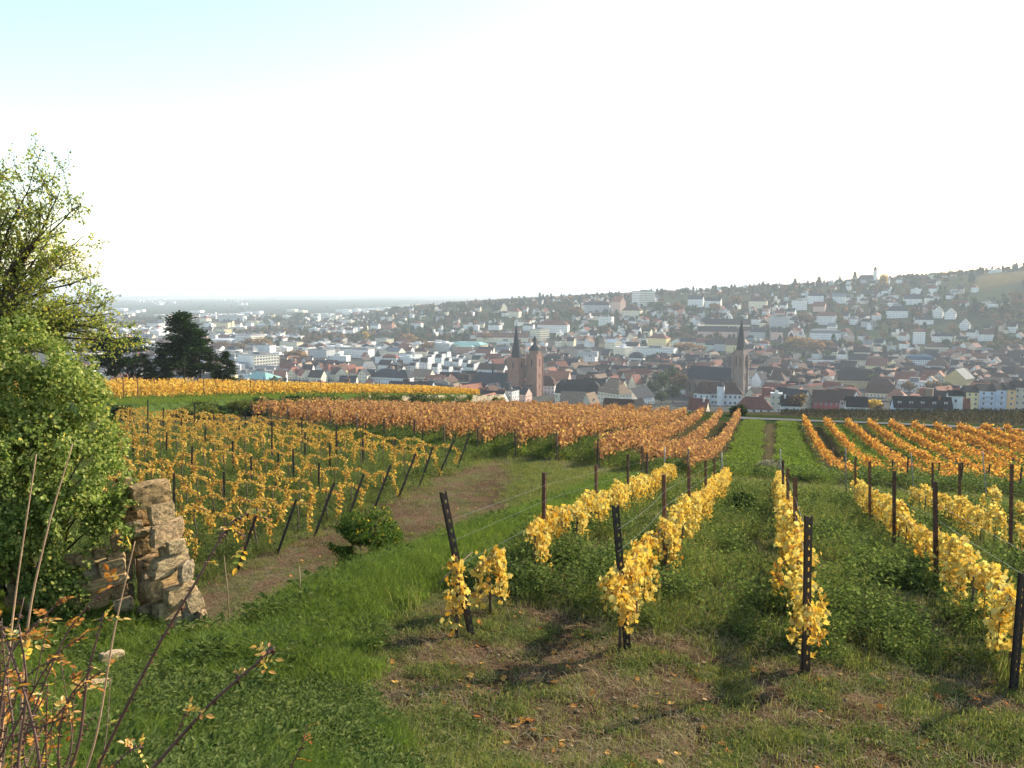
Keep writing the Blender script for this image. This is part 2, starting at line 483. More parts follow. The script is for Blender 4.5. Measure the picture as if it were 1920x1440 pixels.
def ground_mat():
    m, nt, out = new_mat('earth and grass')
    b = N(nt, 'ShaderNodeBsdfPrincipled'); b.inputs['Roughness'].default_value = 1.0; b.inputs['Specular IOR Level'].default_value = 0
    a = N(nt, 'ShaderNodeVertexColor'); a.layer_name = 'tint'
    tc = nt.nodes.new('ShaderNodeTexCoord')
    n = N(nt, 'ShaderNodeTexNoise'); n.inputs['Scale'].default_value = 9; n.inputs['Detail'].default_value = 8; n.inputs['Roughness'].default_value = .7
    nt.links.new(tc.outputs['Object'], n.inputs['Vector'])
    r = ramp(nt, [(.3, (.55, .55, .55)), (.52, (1, 1, 1)), (.75, (1.5, 1.45, 1.4))], n.outputs['Fac'])
    mx = N(nt, 'ShaderNodeMix', data_type='RGBA', blend_type='MULTIPLY'); mx.inputs[0].default_value = 1
    nt.links.new(a.outputs['Color'], mx.inputs[6]); nt.links.new(r.outputs[0], mx.inputs[7])
    nt.links.new(mx.outputs[2], b.inputs['Base Color'])
    n2 = N(nt, 'ShaderNodeTexNoise'); n2.inputs['Scale'].default_value = 34; n2.inputs['Detail'].default_value = 5; n2.inputs['Roughness'].default_value = .75
    nt.links.new(tc.outputs['Object'], n2.inputs['Vector'])
    r2 = ramp(nt, [(.36, (.30, .29, .28)), (.50, (.95, .95, .95)), (.66, (1.7, 1.62, 1.5))], n2.outputs['Fac'])
    m3 = N(nt, 'ShaderNodeMix', data_type='RGBA', blend_type='MULTIPLY'); m3.inputs[0].default_value = 1
    nt.links.new(mx.outputs[2], m3.inputs[6]); nt.links.new(r2.outputs[0], m3.inputs[7]); nt.links.new(m3.outputs[2], b.inputs['Base Color'])
    bp = N(nt, 'ShaderNodeBump'); bp.inputs['Strength'].default_value = 1.0; bp.inputs['Distance'].default_value = .07
    nt.links.new(n.outputs['Fac'], bp.inputs['Height']); nt.links.new(bp.outputs[0], b.inputs['Normal'])
    nt.links.new(b.outputs[0], out.inputs['Surface'])
    return m
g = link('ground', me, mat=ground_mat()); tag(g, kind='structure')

# the narrow asphalt road across the foot of the vine block
def strip_mesh(name, pts, width, lift, mat):
    V = []
    for i, (x, y) in enumerate(pts):
        a = pts[max(i - 1, 0)]; b = pts[min(i + 1, len(pts) - 1)]
        d = Vector((b[0] - a[0], b[1] - a[1])).normalized(); n = Vector((-d.y, d.x))
        for k in (-1, -.33, .33, 1):
            px, py = x + n.x * width / 2 * k, y + n.y * width / 2 * k
            V.append((px, py, ground(px, py) + lift))
    n = len(pts)
    F = [(i * 4 + k, i * 4 + k + 1, i * 4 + k + 5, i * 4 + k + 4) for i in range(n - 1) for k in range(3)]
    return link(name, mesh_np(name, np.array(V), [np.array(F)], True), mat=mat)
M_ASPH = plain_mat('asphalt', (.11, .11, .11), .95, .15, 1.0, spec=0)
rp = []
for t_ in np.linspace(-4, 120, 90):
    s_ = 119 + 2.0 * math.sin(t_ / 30) - 0.02 * max(t_ - 20, 0) ** 1.0
    rp.append(xy(s_, t_))
road = strip_mesh('road', rp, 3.4, 0.10, M_ASPH); tag(road, kind='structure')

# ================================================================== GRASS, WEEDS (stuff: nobody could count them)
def blades(n, h0, h1, spread, lean, w, seed):
    r = np.random.default_rng(seed)
    V, Q, T = [], [], []
    for i in range(n):
        a = r.uniform(0, 6.28); rad = spread * math.sqrt(r.uniform()); x0, y0 = rad * math.cos(a), rad * math.sin(a)
        h = r.uniform(h0, h1); az = r.uniform(0, 6.28); L = lean * r.uniform(.3, 1.2) * h
        dx, dy = math.cos(az), math.sin(az); px, py = -dy * w / 2, dx * w / 2
        b = len(V)
        for k, (f, ww) in enumerate(((0, 1), (.55, .8), (1, 0))):
            cx, cy, cz = x0 + dx * L * f * f, y0 + dy * L * f * f, h * f * (1 - .25 * f * lean)
            if ww > 0: V += [(cx - px * ww, cy - py * ww, cz), (cx + px * ww, cy + py * ww, cz)]
            else: V.append((cx, cy, cz))
        Q.append((b, b + 1, b + 3, b + 2)); T.append((b + 2, b + 3, b + 4))
    return np.array(V), [np.array(Q), np.array(T)]
M_GRASS = leaf_mat('grass', [(0, (.075, .095, .024)), (.45, (.125, .152, .038)), (.75, (.20, .205, .06)), (1, (.32, .26, .11))], .45, use_obj=True)
M_LUSH = leaf_mat('lush grass', [(0, (.070, .110, .020)), (.5, (.120, .180, .032)), (1, (.23, .27, .07))], .5, use_obj=True)
M_WEED = leaf_mat('weed leaf', [(0, (.042, .066, .018)), (.5, (.094, .130, .036)), (1, (.20, .225, .075))], .42, use_obj=True)
M_DRY = leaf_mat('dry grass', [(0, (.16, .12, .06)), (.6, (.24, .19, .10)), (1, (.36, .31, .18))], .3, use_obj=True)
def weed(n, h, spread, size, shape, seed, flat=0.3):
    r = np.random.default_rng(seed)
    a = r.uniform(0, 6.28, n); rad = spread * np.sqrt(r.uniform(size=n)); z = h * r.uniform(.15, 1, n)
    C = np.stack([rad * np.cos(a), rad * np.sin(a), z], 1)
    tip = np.stack([np.cos(a), np.sin(a), r.uniform(-.5, .5, n)], 1) + r.normal(size=(n, 3)) * .4
    nr_ = np.tile((0, 0, 1.0), (n, 1)) + r.normal(size=(n, 3)) * flat
    return leaves('weed', C, tip, nr_, size * r.uniform(.6, 1.2, n), shape)
CL = bpy.data.collections.new('ground plants')
def clump(name, me, mat):
    me.materials.append(mat)
    o = bpy.data.objects.new(name, me); CL.objects.link(o)
clump('a0', mesh_np('tuft', *blades(34, .10, .24, .16, .9, .008, 1)), M_LUSH)
clump('a1', mesh_np('tuft', *blades(30, .16, .34, .18, 1.2, .009, 2)), M_LUSH)
clump('a2', mesh_np('tuft', *blades(26, .05, .14, .15, 1.0, .007, 3)), M_GRASS)
clump('a3', weed(46, .26, .24, .085, LEAF_OVAL, 4), M_WEED)
clump('a4', weed(60, .48, .20, .055, LEAF_SIMPLE, 5, .8), M_WEED)
clump('a5', mesh_np('tuft', *blades(16, .05, .22, .16, 1.5, .006, 6)), M_DRY)
clump('a6', weed(70, .09, .22, .040, LEAF_OVAL, 7), M_WEED)
clump('a7', mesh_np('tuft', *blades(30, .22, .55, .2, .7, .009, 8)), M_GRASS)
M_MUST = leaf_mat('cover crop leaf', [(0, (.075, .115, .022)), (.5, (.135, .185, .038)), (1, (.26, .29, .075))], .5, use_obj=True)
clump('a9', weed(70, .34, .30, .095, LEAF_OVAL, 10, .5), M_MUST)
clump('a8', weed(90, .55, .32, .075, LEAF_OVAL, 9, .7), M_WEED)

def gn_scatter(name, P, idx, rot, scl, coll, label=None):
    me = bpy.data.meshes.new(name)
    me.vertices.add(len(P)); me.vertices.foreach_set('co', np.asarray(P, np.float32).ravel())
    a = me.attributes.new('idx', 'INT', 'POINT'); a.data.foreach_set('value', np.asarray(idx, np.int32))
    a = me.attributes.new('rot', 'FLOAT_VECTOR', 'POINT'); a.data.foreach_set('vector', np.asarray(rot, np.float32).ravel())
    a = me.attributes.new('scl', 'FLOAT', 'POINT'); a.data.foreach_set('value', np.asarray(scl, np.float32))
    o = link(name, me)
    ng = bpy.data.node_groups.new(name, 'GeometryNodeTree')
    ng.interface.new_socket('Geometry', in_out='INPUT', socket_type='NodeSocketGeometry')
    ng.interface.new_socket('Geometry', in_out='OUTPUT', socket_type='NodeSocketGeometry')
    gi = ng.nodes.new('NodeGroupInput'); go = ng.nodes.new('NodeGroupOutput')
    ip = ng.nodes.new('GeometryNodeInstanceOnPoints')
    ci = ng.nodes.new('GeometryNodeCollectionInfo'); ci.inputs['Collection'].default_value = coll
    ci.inputs['Separate Children'].default_value = True; ci.inputs['Reset Children'].default_value = True
    ip.inputs['Pick Instance'].default_value = True
    def na(nm, ty):
        n = ng.nodes.new('GeometryNodeInputNamedAttribute'); n.data_type = ty; n.inputs['Name'].default_value = nm
        return [q for q in n.outputs if q.enabled and q.name == 'Attribute'][0]
    ng.links.new(gi.outputs[0], ip.inputs['Points'])
    ng.links.new(ci.outputs[0], ip.inputs['Instance'])
    ng.links.new(na('idx', 'INT'), ip.inputs['Instance Index'])
    e2r = ng.nodes.new('FunctionNodeEulerToRotation')
    ng.links.new(na('rot', 'FLOAT_VECTOR'), e2r.inputs[0]); ng.links.new(e2r.outputs[0], ip.inputs['Rotation'])
    ng.links.new(na('scl', 'FLOAT'), ip.inputs['Scale'])
    ng.links.new(ip.outputs[0], go.inputs[0])
    md = o.modifiers.new('scatter', 'NODES'); md.node_group = ng
    tag(o, label, kind='stuff')
    return o

def scatter_plants():
    n = 230000
    Y = 4.2 * (56 / 4.2) ** rng.uniform(size=n)            # density falls with the square of the distance
    A = rng.uniform(-.80, .80, n)
    X = A * Y
    Z = zones(X, Y)
    s, t, nz, nz2 = Z['s'], Z['t'], Z['nz'], Z['nz2']
    n3 = fbm(X * 2.1, Y * 2.1, 51); n4 = fbm(X * 1.1 + 9, Y * 1.1, 57)
    r = rng.uniform(size=n); q = rng.uniform(size=n)
    kind = np.full(n, -1); sc = np.ones(n)
    def put(mask, k, lo, hi):
        m = mask & (kind < 0)
        kind[m] = k; sc[m] = rng.uniform(lo, hi, m.sum())
    bank = Z['bank']; head = Z['head']; rows = Z['rows']; lg = Z['left_green']
    put((bank > .3) & (r < .55 * bank) & (q < .55), 0, .7, 1.3)
    put((bank > .3) & (r < .55 * bank) & (q < .8), 1, .6, 1.2)
    put((bank > .3) & (r < .40 * bank) & (n4 > .55), 3, .5, 1.0)
    put((bank > .3) & (r < .45 * bank), 2, .8, 1.3)
    put((lg > .4) & (r < .34) & (n4 < .47), 6, .6, 1.25)
    put((lg > .4) & (r < .16) & (n4 < .50), 3, .4, .8)
    put((lg > .4) & (r < .38) & (q < .62), 0, .5, 1.15)
    put((lg > .4) & (r < .38) & (q < .75), 1, .4, .8)
    put((lg > .4) & (r < .38), 2, .7, 1.2)
    put((head > .4) & (n3 < .41) & (r < .24) & (q < .6), 2, .5, 1.2)
    put((head > .4) & (n3 < .44) & (r < .24) & (q < .78), 6, .4, .8)
    put((head > .4) & (r < .10) & (q > .6), 5, .5, 1.0)
    put((head > .4) & (r < .03), 2, .6, 1.1)
    put((head > .4) & (r < .012), 3, .3, .55)
    # tall weeds between the rows, thinner along the two wheel tracks
    row_off = np.abs(((t + 3.57) / 2.13) % 1 - .5) * 2         # 1 under the wire, 0 between the rows
    dens = rows * (0.12 + .88 * sstep(.38, .52, n4)) * (.35 + .65 * sstep(.2, .55, np.abs(row_off - .5) * 2))
    n5 = fbm(X * .8 + 3, Y * .8, 59)
    put((dens > .15) & (r < .24 * dens) & (q < .22), 4, .5, 1.45)
    put((dens > .15) & (r < .26 * dens) & (q < .50) & (n5 > .52), 8, .45, 1.05)
    put((dens > .15) & (r < .34 * dens) & (q < .74) & (n5 < .60), 7, .5, 1.25)
    put((dens > .15) & (r < .30 * dens) & (q < .86) & (n5 > .45), 3, .6, 1.2)
    put((dens > .15) & (r < .30 * dens) & (q < .95), 5, 1.0, 2.2)
    put((rows > .3) & (r < .20) & (q < .6), 2, .8, 1.5)
    put((rows > .3) & (r < .12), 5, .8, 1.6)
    put((Z['low'] > .4) & (r < .22) & (q < .45), 5, .5, 1.1)
    put((Z['low'] > .4) & (r < .30) & (q > .45) & (n3 < .47), 2, .4, .9)
    put((Z['low'] > .4) & (r < .05) & (q > .45), 6, .4, .9)
    put((Z['low_green'] > .4) & (r < .40), 2, .8, 1.6)
    arch = Z['arch']
    put(arch & (r < .16) & (q < .5), 7, .6, 1.1)
    put(arch & (r < .20) & (q < .75), 8, .5, 1.0)
    put(arch & (r < .30), 2, 1.0, 2.0)
    put((Z['track'] > .3) & (r < .08), 5, .8, 1.6)
    put((Z['track'] > .3) & (r < .34) & (q < .8), 2, .8, 1.8)
    put((Z['track'] > .3) & (r < .14), 7, .4, .8)
    put((s > 43) & (s < 50) & (r < .2) & (q < .6), 8, .6, 1.2)
    put((s > 43) & (r < .25), 2, 1.0, 2.0)
    sc *= np.where((rows > .3) & np.isin(kind, (3, 4, 7, 8)), .35 + .65 * sstep(9.2, 12.5, s + 1.5 * (nz - .5)), 1)
    kind[(np.abs(X + 3.75) < .8) & (Y < 10.1) & (Y > 9.0) & (r > .06)] = -1
    m = kind >= 0
    far = sstep(15, 40, Y)
    sc *= (1 + .35 * far)
    X, Y, kind, sc = X[m], Y[m], kind[m], sc[m]
    P = np.stack([X, Y, terr(X, Y) - .01], 1)
    rot = np.stack([rng.normal(0, .12, len(X)), rng.normal(0, .12, len(X)), rng.uniform(0, 6.28, len(X))], 1)
    print('ground plants', len(X))
    return gn_scatter('grass', P, kind, rot, sc, CL, 'grass and low weeds covering the vineyard ground')
scatter_plants()

# lush cover crop strips beside the track in the middle of the far block, ground cover in the far blocks
def scatter_far():
    S, T_, K, SC = [], [], [], []
    def band(s0, s1, t0, t1, n, kinds, lo, hi):
        u_ = rng.uniform(size=n)
        S.append(s0 * (s1 / s0) ** u_); T_.append(rng.uniform(t0, t1, n) + .25 * rng.normal(size=n)); K.append(rng.choice(kinds, n)); SC.append(rng.uniform(lo, hi, n))
    band(45.5, 113, -2.8, -1.0, 5200, [9, 9, 1, 0], .8, 1.5)
    band(45.0, 113, 1.4, 3.3, 5200, [9, 9, 1, 0], .8, 1.5)
    for k in range(0, 20):
        t0 = 4.5 + 2.6 * (2 * k + 1)
        if t0 > 60: break
        band(60, 113, t0 + .3, t0 + 2.3, 1500, [9, 1, 0, 9], .8, 1.6)
    band(44.5, 58, 3.5, 34, 2600, [7, 2, 8], .9, 1.8)
    band(42.5, 52, -30, -3, 3000, [8, 2, 7, 3, 9], .8, 1.5)
    s = np.concatenate(S); t = np.concatenate(T_); k = np.concatenate(K); sc = np.concatenate(SC)
    pt = fbm(s * .35, t * .9 + 4, 63); ok = rng.uniform(size=len(s)) < .25 + 1.3 * sstep(.3, .6, pt); s, t, k, sc = s[ok], t[ok] + .35 * (fbm(s[ok] * .25, t[ok] * 0 + 2, 67) - .5) * 2, k[ok], sc[ok] * (.6 + .8 * pt[ok])
    x, y = xy(s, t)
    P = np.stack([x, y, terr(x, y) - .02], 1)
    rot = np.stack([np.zeros(len(x)), np.zeros(len(x)), rng.uniform(0, 6.28, len(x))], 1)
    o = gn_scatter('cover_crop', P, k, rot, sc, CL, 'lush green cover crop growing between the far vine rows')
    # grass on the raised terrace
    n = 5200
    y = 62 * (155 / 62) ** rng.uniform(size=n); b = rng.uniform(0.2, 9, n)
    x = np.interp(y, EDGE[:, 1], EDGE[:, 0]) - b
    P = np.stack([x, y, terr(x, y) - .02], 1)
    rot = np.stack([np.zeros(n), np.zeros(n), rng.uniform(0, 6.28, n)], 1)
    gn_scatter('terrace_grass', P, rng.choice([0, 1, 2], n), rot, rng.uniform(1.0, 2.0, n), CL, 'bright green grass along the edge of the raised terrace')
scatter_far()

# fallen vine leaves, stones and clods on the bare headland
M_FALL = leaf_mat('fallen leaf', [(0, (.28, .10, .03)), (.5, (.45, .20, .05)), (.8, (.55, .33, .10)), (1, (.35, .24, .14))], .15)
n = 620
yy = 6.2 * (26 / 6.2) ** rng.uniform(size=n); xx = rng.uniform(-.45, .72, n) * yy
lo = rng.uniform(size=n) < .22
xx = np.where(lo, rng.uniform(-.30, -.02, n) * 22, xx); yy = np.where(lo, rng.uniform(19, 34, n), yy)
Cc = np.stack([xx, yy, terr(xx, yy) + .02], 1)
fl = link('fallen_leaves', leaves('fallen_leaves', Cc, rng.normal(size=(n, 3)) * (1, 1, .25), np.array((0, 0, 1.0)) + rng.normal(size=(n, 3)) * .35, rng.uniform(.05, .10, n), LEAF_VINE), mat=M_FALL)
tag(fl, 'orange and brown vine leaves fallen on the bare soil', kind='stuff')
def pebble_arrays(C, sz):
    base = np.array([(1, 0, 0), (-1, 0, 0), (0, 1, 0), (0, -1, 0), (0, 0, 1), (0, 0, -1)], float)
    tri = np.array([(0, 2, 4), (2, 1, 4), (1, 3, 4), (3, 0, 4), (2, 0, 5), (1, 2, 5), (3, 1, 5), (0, 3, 5)])
    nC = len(C)
    V = base[None] * (1 + .5 * rng.uniform(-1, 1, (nC, 6, 3))) + .35 * rng.normal(size=(nC, 6, 3)) * .4
    V = V * sz[:, None, None] * np.array((1, 1, .6)) + C[:, None]
    return V.reshape(-1, 3), (np.arange(nC) * 6)[:, None, None] + tri[None]
n = 4200
yy = 5.0 * (15 / 5.0) ** rng.uniform(size=n); xx = rng.uniform(-.5, .75, n) * yy
Zp = zones(xx, yy); keep = (Zp['head'] > .4) & (fbm(xx * 2.1, yy * 2.1, 51) > .42)
xx, yy = xx[keep], yy[keep]
n2 = 1500
y2 = rng.uniform(17, 36, n2); x2 = y2 * rng.uniform(-.38, .02, n2); k2 = zones(x2, y2)['low'] > .5
xx = np.concatenate([xx, x2[k2]]); yy = np.concatenate([yy, y2[k2]])
Cc = np.stack([xx, yy, terr(xx, yy) + .005], 1)
V, T3 = pebble_arrays(Cc, .007 + .028 * rng.uniform(size=len(xx)) ** 4 + .004)
gr = link('gravel', mesh_np('gravel', V, [T3.reshape(-1, 3)], True), mat=plain_mat('clod', (.17, .12, .08), .95, .5, 3.0, spec=.05))
tag(gr, 'small stones and soil clods on the bare headland', kind='stuff')
# dry stalks lying about
MBs = MB()
for i in range(120):
    y = 6.5 * (14 / 6.5) ** random.random(); x = random.uniform(-.25, .62) * y
    a = random.uniform(0, 6.28); L = random.uniform(.06, .22); z = ground(x, y) + .015
    MBs.tube([(x, y, z), (x + math.cos(a) * L * .5, y + math.sin(a) * L * .5, z + random.uniform(.01, .05)), (x + math.cos(a) * L, y + math.sin(a) * L, z)], [.003, .0035, .002], 4)
o = MBs.build('straw', plain_mat('straw', (.36, .29, .18), .9)); tag(o, 'pale dry stalks lying on the soil', kind='stuff')
# ================================================================== VINEYARD POSTS
def rust_mat(name, c1, c2, rough=.75):
    m, nt, out = new_mat(name)
    b = N(nt, 'ShaderNodeBsdfPrincipled'); b.inputs['Roughness'].default_value = rough; b.inputs['Metallic'].default_value = .15
    tc = nt.nodes.new('ShaderNodeTexCoord'); oi = nt.nodes.new('ShaderNodeObjectInfo')
    n = N(nt, 'ShaderNodeTexNoise'); n.inputs['Scale'].default_value = 9; n.inputs['Detail'].default_value = 6
    nt.links.new(tc.outputs['Object'], n.inputs['Vector'])
    ad = N(nt, 'ShaderNodeMath', operation='MULTIPLY_ADD'); ad.inputs[1].default_value = .35; ad.inputs[2].default_value = -.17
    nt.links.new(oi.outputs['Random'], ad.inputs[0])
    a2 = N(nt, 'ShaderNodeMath', operation='ADD'); nt.links.new(n.outputs['Fac'], a2.inputs[0]); nt.links.new(ad.outputs[0], a2.inputs[1])
    r = ramp(nt, [(.35, c1), (.65, c2)], a2.outputs[0])
    nt.links.new(r.outputs[0], b.inputs['Base Color']); nt.links.new(b.outputs[0], out.inputs['Surface'])
    return m
M_RUST = rust_mat('rusty steel', (.050, .026, .016), (.150, .066, .030))
M_DARKP = rust_mat('dark steel', (.022, .018, .015), (.060, .036, .024))
M_ZINC = rust_mat('weathered zinc', (.10, .09, .085), (.22, .21, .20), .5)
M_WOODP = rust_mat('old wood', (.10, .07, .045), (.21, .15, .10), .9)

def perforated_post(name, H=1.8):
    """folded steel post: slotted web and two bent flanges"""
    m = MB(); w, dpt, t = .036, .042, .005
    for sx in (-1, 1):
        m.box(min(sx * w, sx * (w - t)), max(sx * w, sx * (w - t)), 0, dpt, -.4, H)               # side flange
        m.box(min(sx * w, sx * (w + .011)), max(sx * w, sx * (w + .011)), dpt - t, dpt, -.4, H)    # lip
        m.box(min(sx * .012, sx * w), max(sx * .012, sx * w), -t, 0, -.4, H)                    # web left and right of the slots
    z = -.4; k = 0
    while z < H - .02:
        z1 = min(z + (.075 if z > .1 else .5), H)
        m.box(-.012, .012, -t, 0, z, z1)
        z = z1 + .045
    return m.mesh(name)
def channel_post(name, H=1.75):
    m = MB(); w, dpt, t = .032, .048, .005
    m.box(-w, w, 0, t, -.4, H)
    m.box(-w, -w + t, t, dpt, -.4, H); m.box(w - t, w, t, dpt, -.4, H)
    m.box(-w - .008, -w, dpt - t, dpt, -.4, H); m.box(w, w + .008, dpt - t, dpt, -.4, H)
    for z in np.arange(.5, H, .16): m.box(w, w + .012, 0, .010, z, z + .018)      # wire hooks
    return m.mesh(name)
def round_post(name, H=1.75, r=.035):
    m = MB(); m.tube([(0, 0, -.4), (0, 0, H * .5), (0.004, 0, H)], [r, r * .97, r * .9], 8)
    return m.mesh(name, True)
ME_PERF = perforated_post('perforated_post'); ME_PERF.materials.append(M_DARKP)
ME_CHAN = channel_post('channel_post'); ME_CHAN.materials.append(M_RUST)
ME_THIN = channel_post('thin_post', 1.7); ME_THIN.materials.append(M_DARKP)
ME_ZINC = round_post('zinc_post', 1.75, .026); ME_ZINC.materials.append(M_ZINC)
ME_WOOD = round_post('wooden_post', 1.7, .045); ME_WOOD.materials.append(M_WOODP)

G_POST = 'posts of the vineyard trellises'
def post(me, p, top=None, H=None, label='', rz=None, base_h=1.75, group=G_POST):
    """a post standing at p; when the pixel of its top is given it leans to reach it"""
    o = link('vineyard_post', me)
    p = Vector(p)
    if top is not None:
        q = at(top[0], top[1], p.y + top[2] if len(top) > 2 else p.y)
        d = q - p
        o.rotation_mode = 'QUATERNION'
        o.rotation_quaternion = Vector((0, 0, 1)).rotation_difference(d) @ Matrix.Rotation(rz or 0, 4, 'Z').to_quaternion()
        o.scale = (1, 1, d.length / base_h)
    else:
        o.rotation_euler = (random.gauss(0, .012), random.gauss(0, .012), rz if rz is not None else -AZ + random.gauss(0, .1))
        o.scale = (1, 1, (H or base_h) / base_h)
    o.location = p
    tag(o, label, 'post', group)
    return o

# upper plot: rows run away from the viewer (top pixel, base pixel)
ROWN = {1: 'row nearest the bank', 2: 'second row from the bank', 3: 'third row from the bank', 4: 'fourth row from the bank',
        5: 'fifth row from the bank', 6: 'sixth row from the bank'}
UP = {1: [('perf', 832, 922, 886, 1192), ('chan', 1019, 886, 1019, 1072), ('chan', 1117, 872, 1117, 995), ('chan', 1177, 852, 1177, 967), ('chan', 1213, 850, 1213, 942), ('zinc', 1246, 838, 1246, 912)],
      2: [('perf', 1155, 948, 1178, 1220), ('chan', 1244, 890, 1247, 1077), ('chan', 1291, 873, 1293, 1018), ('chan', 1323, 863, 1323, 970), ('chan', 1339, 860, 1339, 950), ('zinc', 1353, 848, 1353, 914)],
      3: [('perf', 1518, 968, 1513, 1265), ('chan', 1491, 895, 1492, 1085), ('chan', 1477, 878, 1478, 1010), ('chan', 1468, 863, 1469, 968), ('zinc', 1463, 842, 1464, 907)],
      4: [('perf', 1921, 1075, 1903, 1297), ('chan', 1754, 903, 1756, 1115), ('chan', 1677, 883, 1677, 1037), ('chan', 1631, 865, 1631, 990), ('chan', 1604, 862, 1604, 955), ('zinc', 1585, 840, 1587, 925)],
      5: [('chan', 1898, 870, 1895, 1050), ('chan', 1800, 868, 1800, 995), ('chan', 1749, 867, 1749, 960), ('zinc', 1708, 850, 1714, 928)],
      6: [('chan', 1925, 868, 1925, 985), ('zinc', 1842, 847, 1850, 938)]}
MEP = {'perf': ME_PERF, 'chan': ME_CHAN, 'zinc': ME_ZINC, 'thin': ME_THIN, 'wood': ME_WOOD}
DESC = {'perf': 'dark slotted steel end post', 'chan': 'rusty steel post', 'zinc': 'pale grey slanting end post'}
for rn, L in UP.items():
    for i, (k, u0, v0, u1, v1) in enumerate(L):
        p = hit(u1, v1)
        lab = f'{DESC[k]}, {ORD[i + 1]} from the near end of the {ROWN[rn]}'
        if k == 'perf': lab = f'{DESC[k]} at the near end of the {ROWN[rn]}'
        if k == 'zinc': lab = f'{DESC[k]} at the far end of the {ROWN[rn]}'
        if rn in (5, 6) and k == 'chan': lab = f'{DESC[k]}, {ORD[i + 1]} seen along the {ROWN[rn]}'
        lean = 0.0
        post(MEP[k], p, (u0, v0, lean), rz=(.55 if rn == 1 else .12) if k == 'perf' else -AZ, label=lab, base_h=1.8 if k == 'perf' else 1.75)

# lower terrace: slanting end posts and inner posts
ENDP = [(480, 968, 445, 1072), (556, 936, 520, 1040), (627, 905, 590, 1005), (682, 890, 650, 980), (733, 872, 700, 960), (780, 850, 748, 932), (812, 838, 787, 912), (852, 825, 822, 893), (882, 812, 857, 880)]
G_LOW = 'posts of the arched yellow vine block'
for i, (u0, v0, u1, v1) in enumerate(ENDP):
    p = hit(u1, v1, skip=14)
    post(ME_THIN, p, (u0, v0, .3), rz=.3, base_h=1.7, group=G_LOW, label=f'slanting dark end post by the bare track, {ORD[i + 1]} from the stone pier')
INP = [(244, 768, 800), (277, 750, 815), (306, 764, 812), (341, 784, 825), (364, 756, 815), (402, 777, 817), (460, 770, 807), (312, 810, 867), (359, 837, 900), (384, 805, 852), (449, 797, 835), (437, 827, 892),
       (510, 790, 867), (472, 857, 920), (421, 885, 957), (327, 887, 965), (551, 842, 912), (566, 782, 830), (572, 810, 865), (631, 797, 862), (619, 830, 892), (686, 792, 840), (681, 822, 875), (275, 862, 905),
       (277, 795, 850), (740, 812, 850), (792, 802, 845), (523, 850, 905), (250, 830, 872), (598, 868, 925)]
INP.sort(key=lambda q: q[0])
for i, (u, v0, v1) in enumerate(INP):
    p = hit(u, v1, skip=14)
    post(ME_THIN, p, (u + random.uniform(-1.5, 1.5), v0, 0), rz=.5, base_h=1.7, group=G_LOW, label=f'dark upright post among the arched yellow vines, {ORD[i + 1]} counting rightwards')
# three pale broken stakes in that block
for i, (a, b, c, d) in enumerate([(437, 788, 443, 806), (556, 803, 563, 820), (652, 808, 658, 832)]):
    p = hit(c, d, skip=14)
    o = post(ME_WOOD, p, (a, b, 0), base_h=1.7, group='pale stakes', label=f'short pale leaning stake among yellow vines, {ORD[i + 1]} counting rightwards')
    o.scale = (.6, .6, o.scale[2])

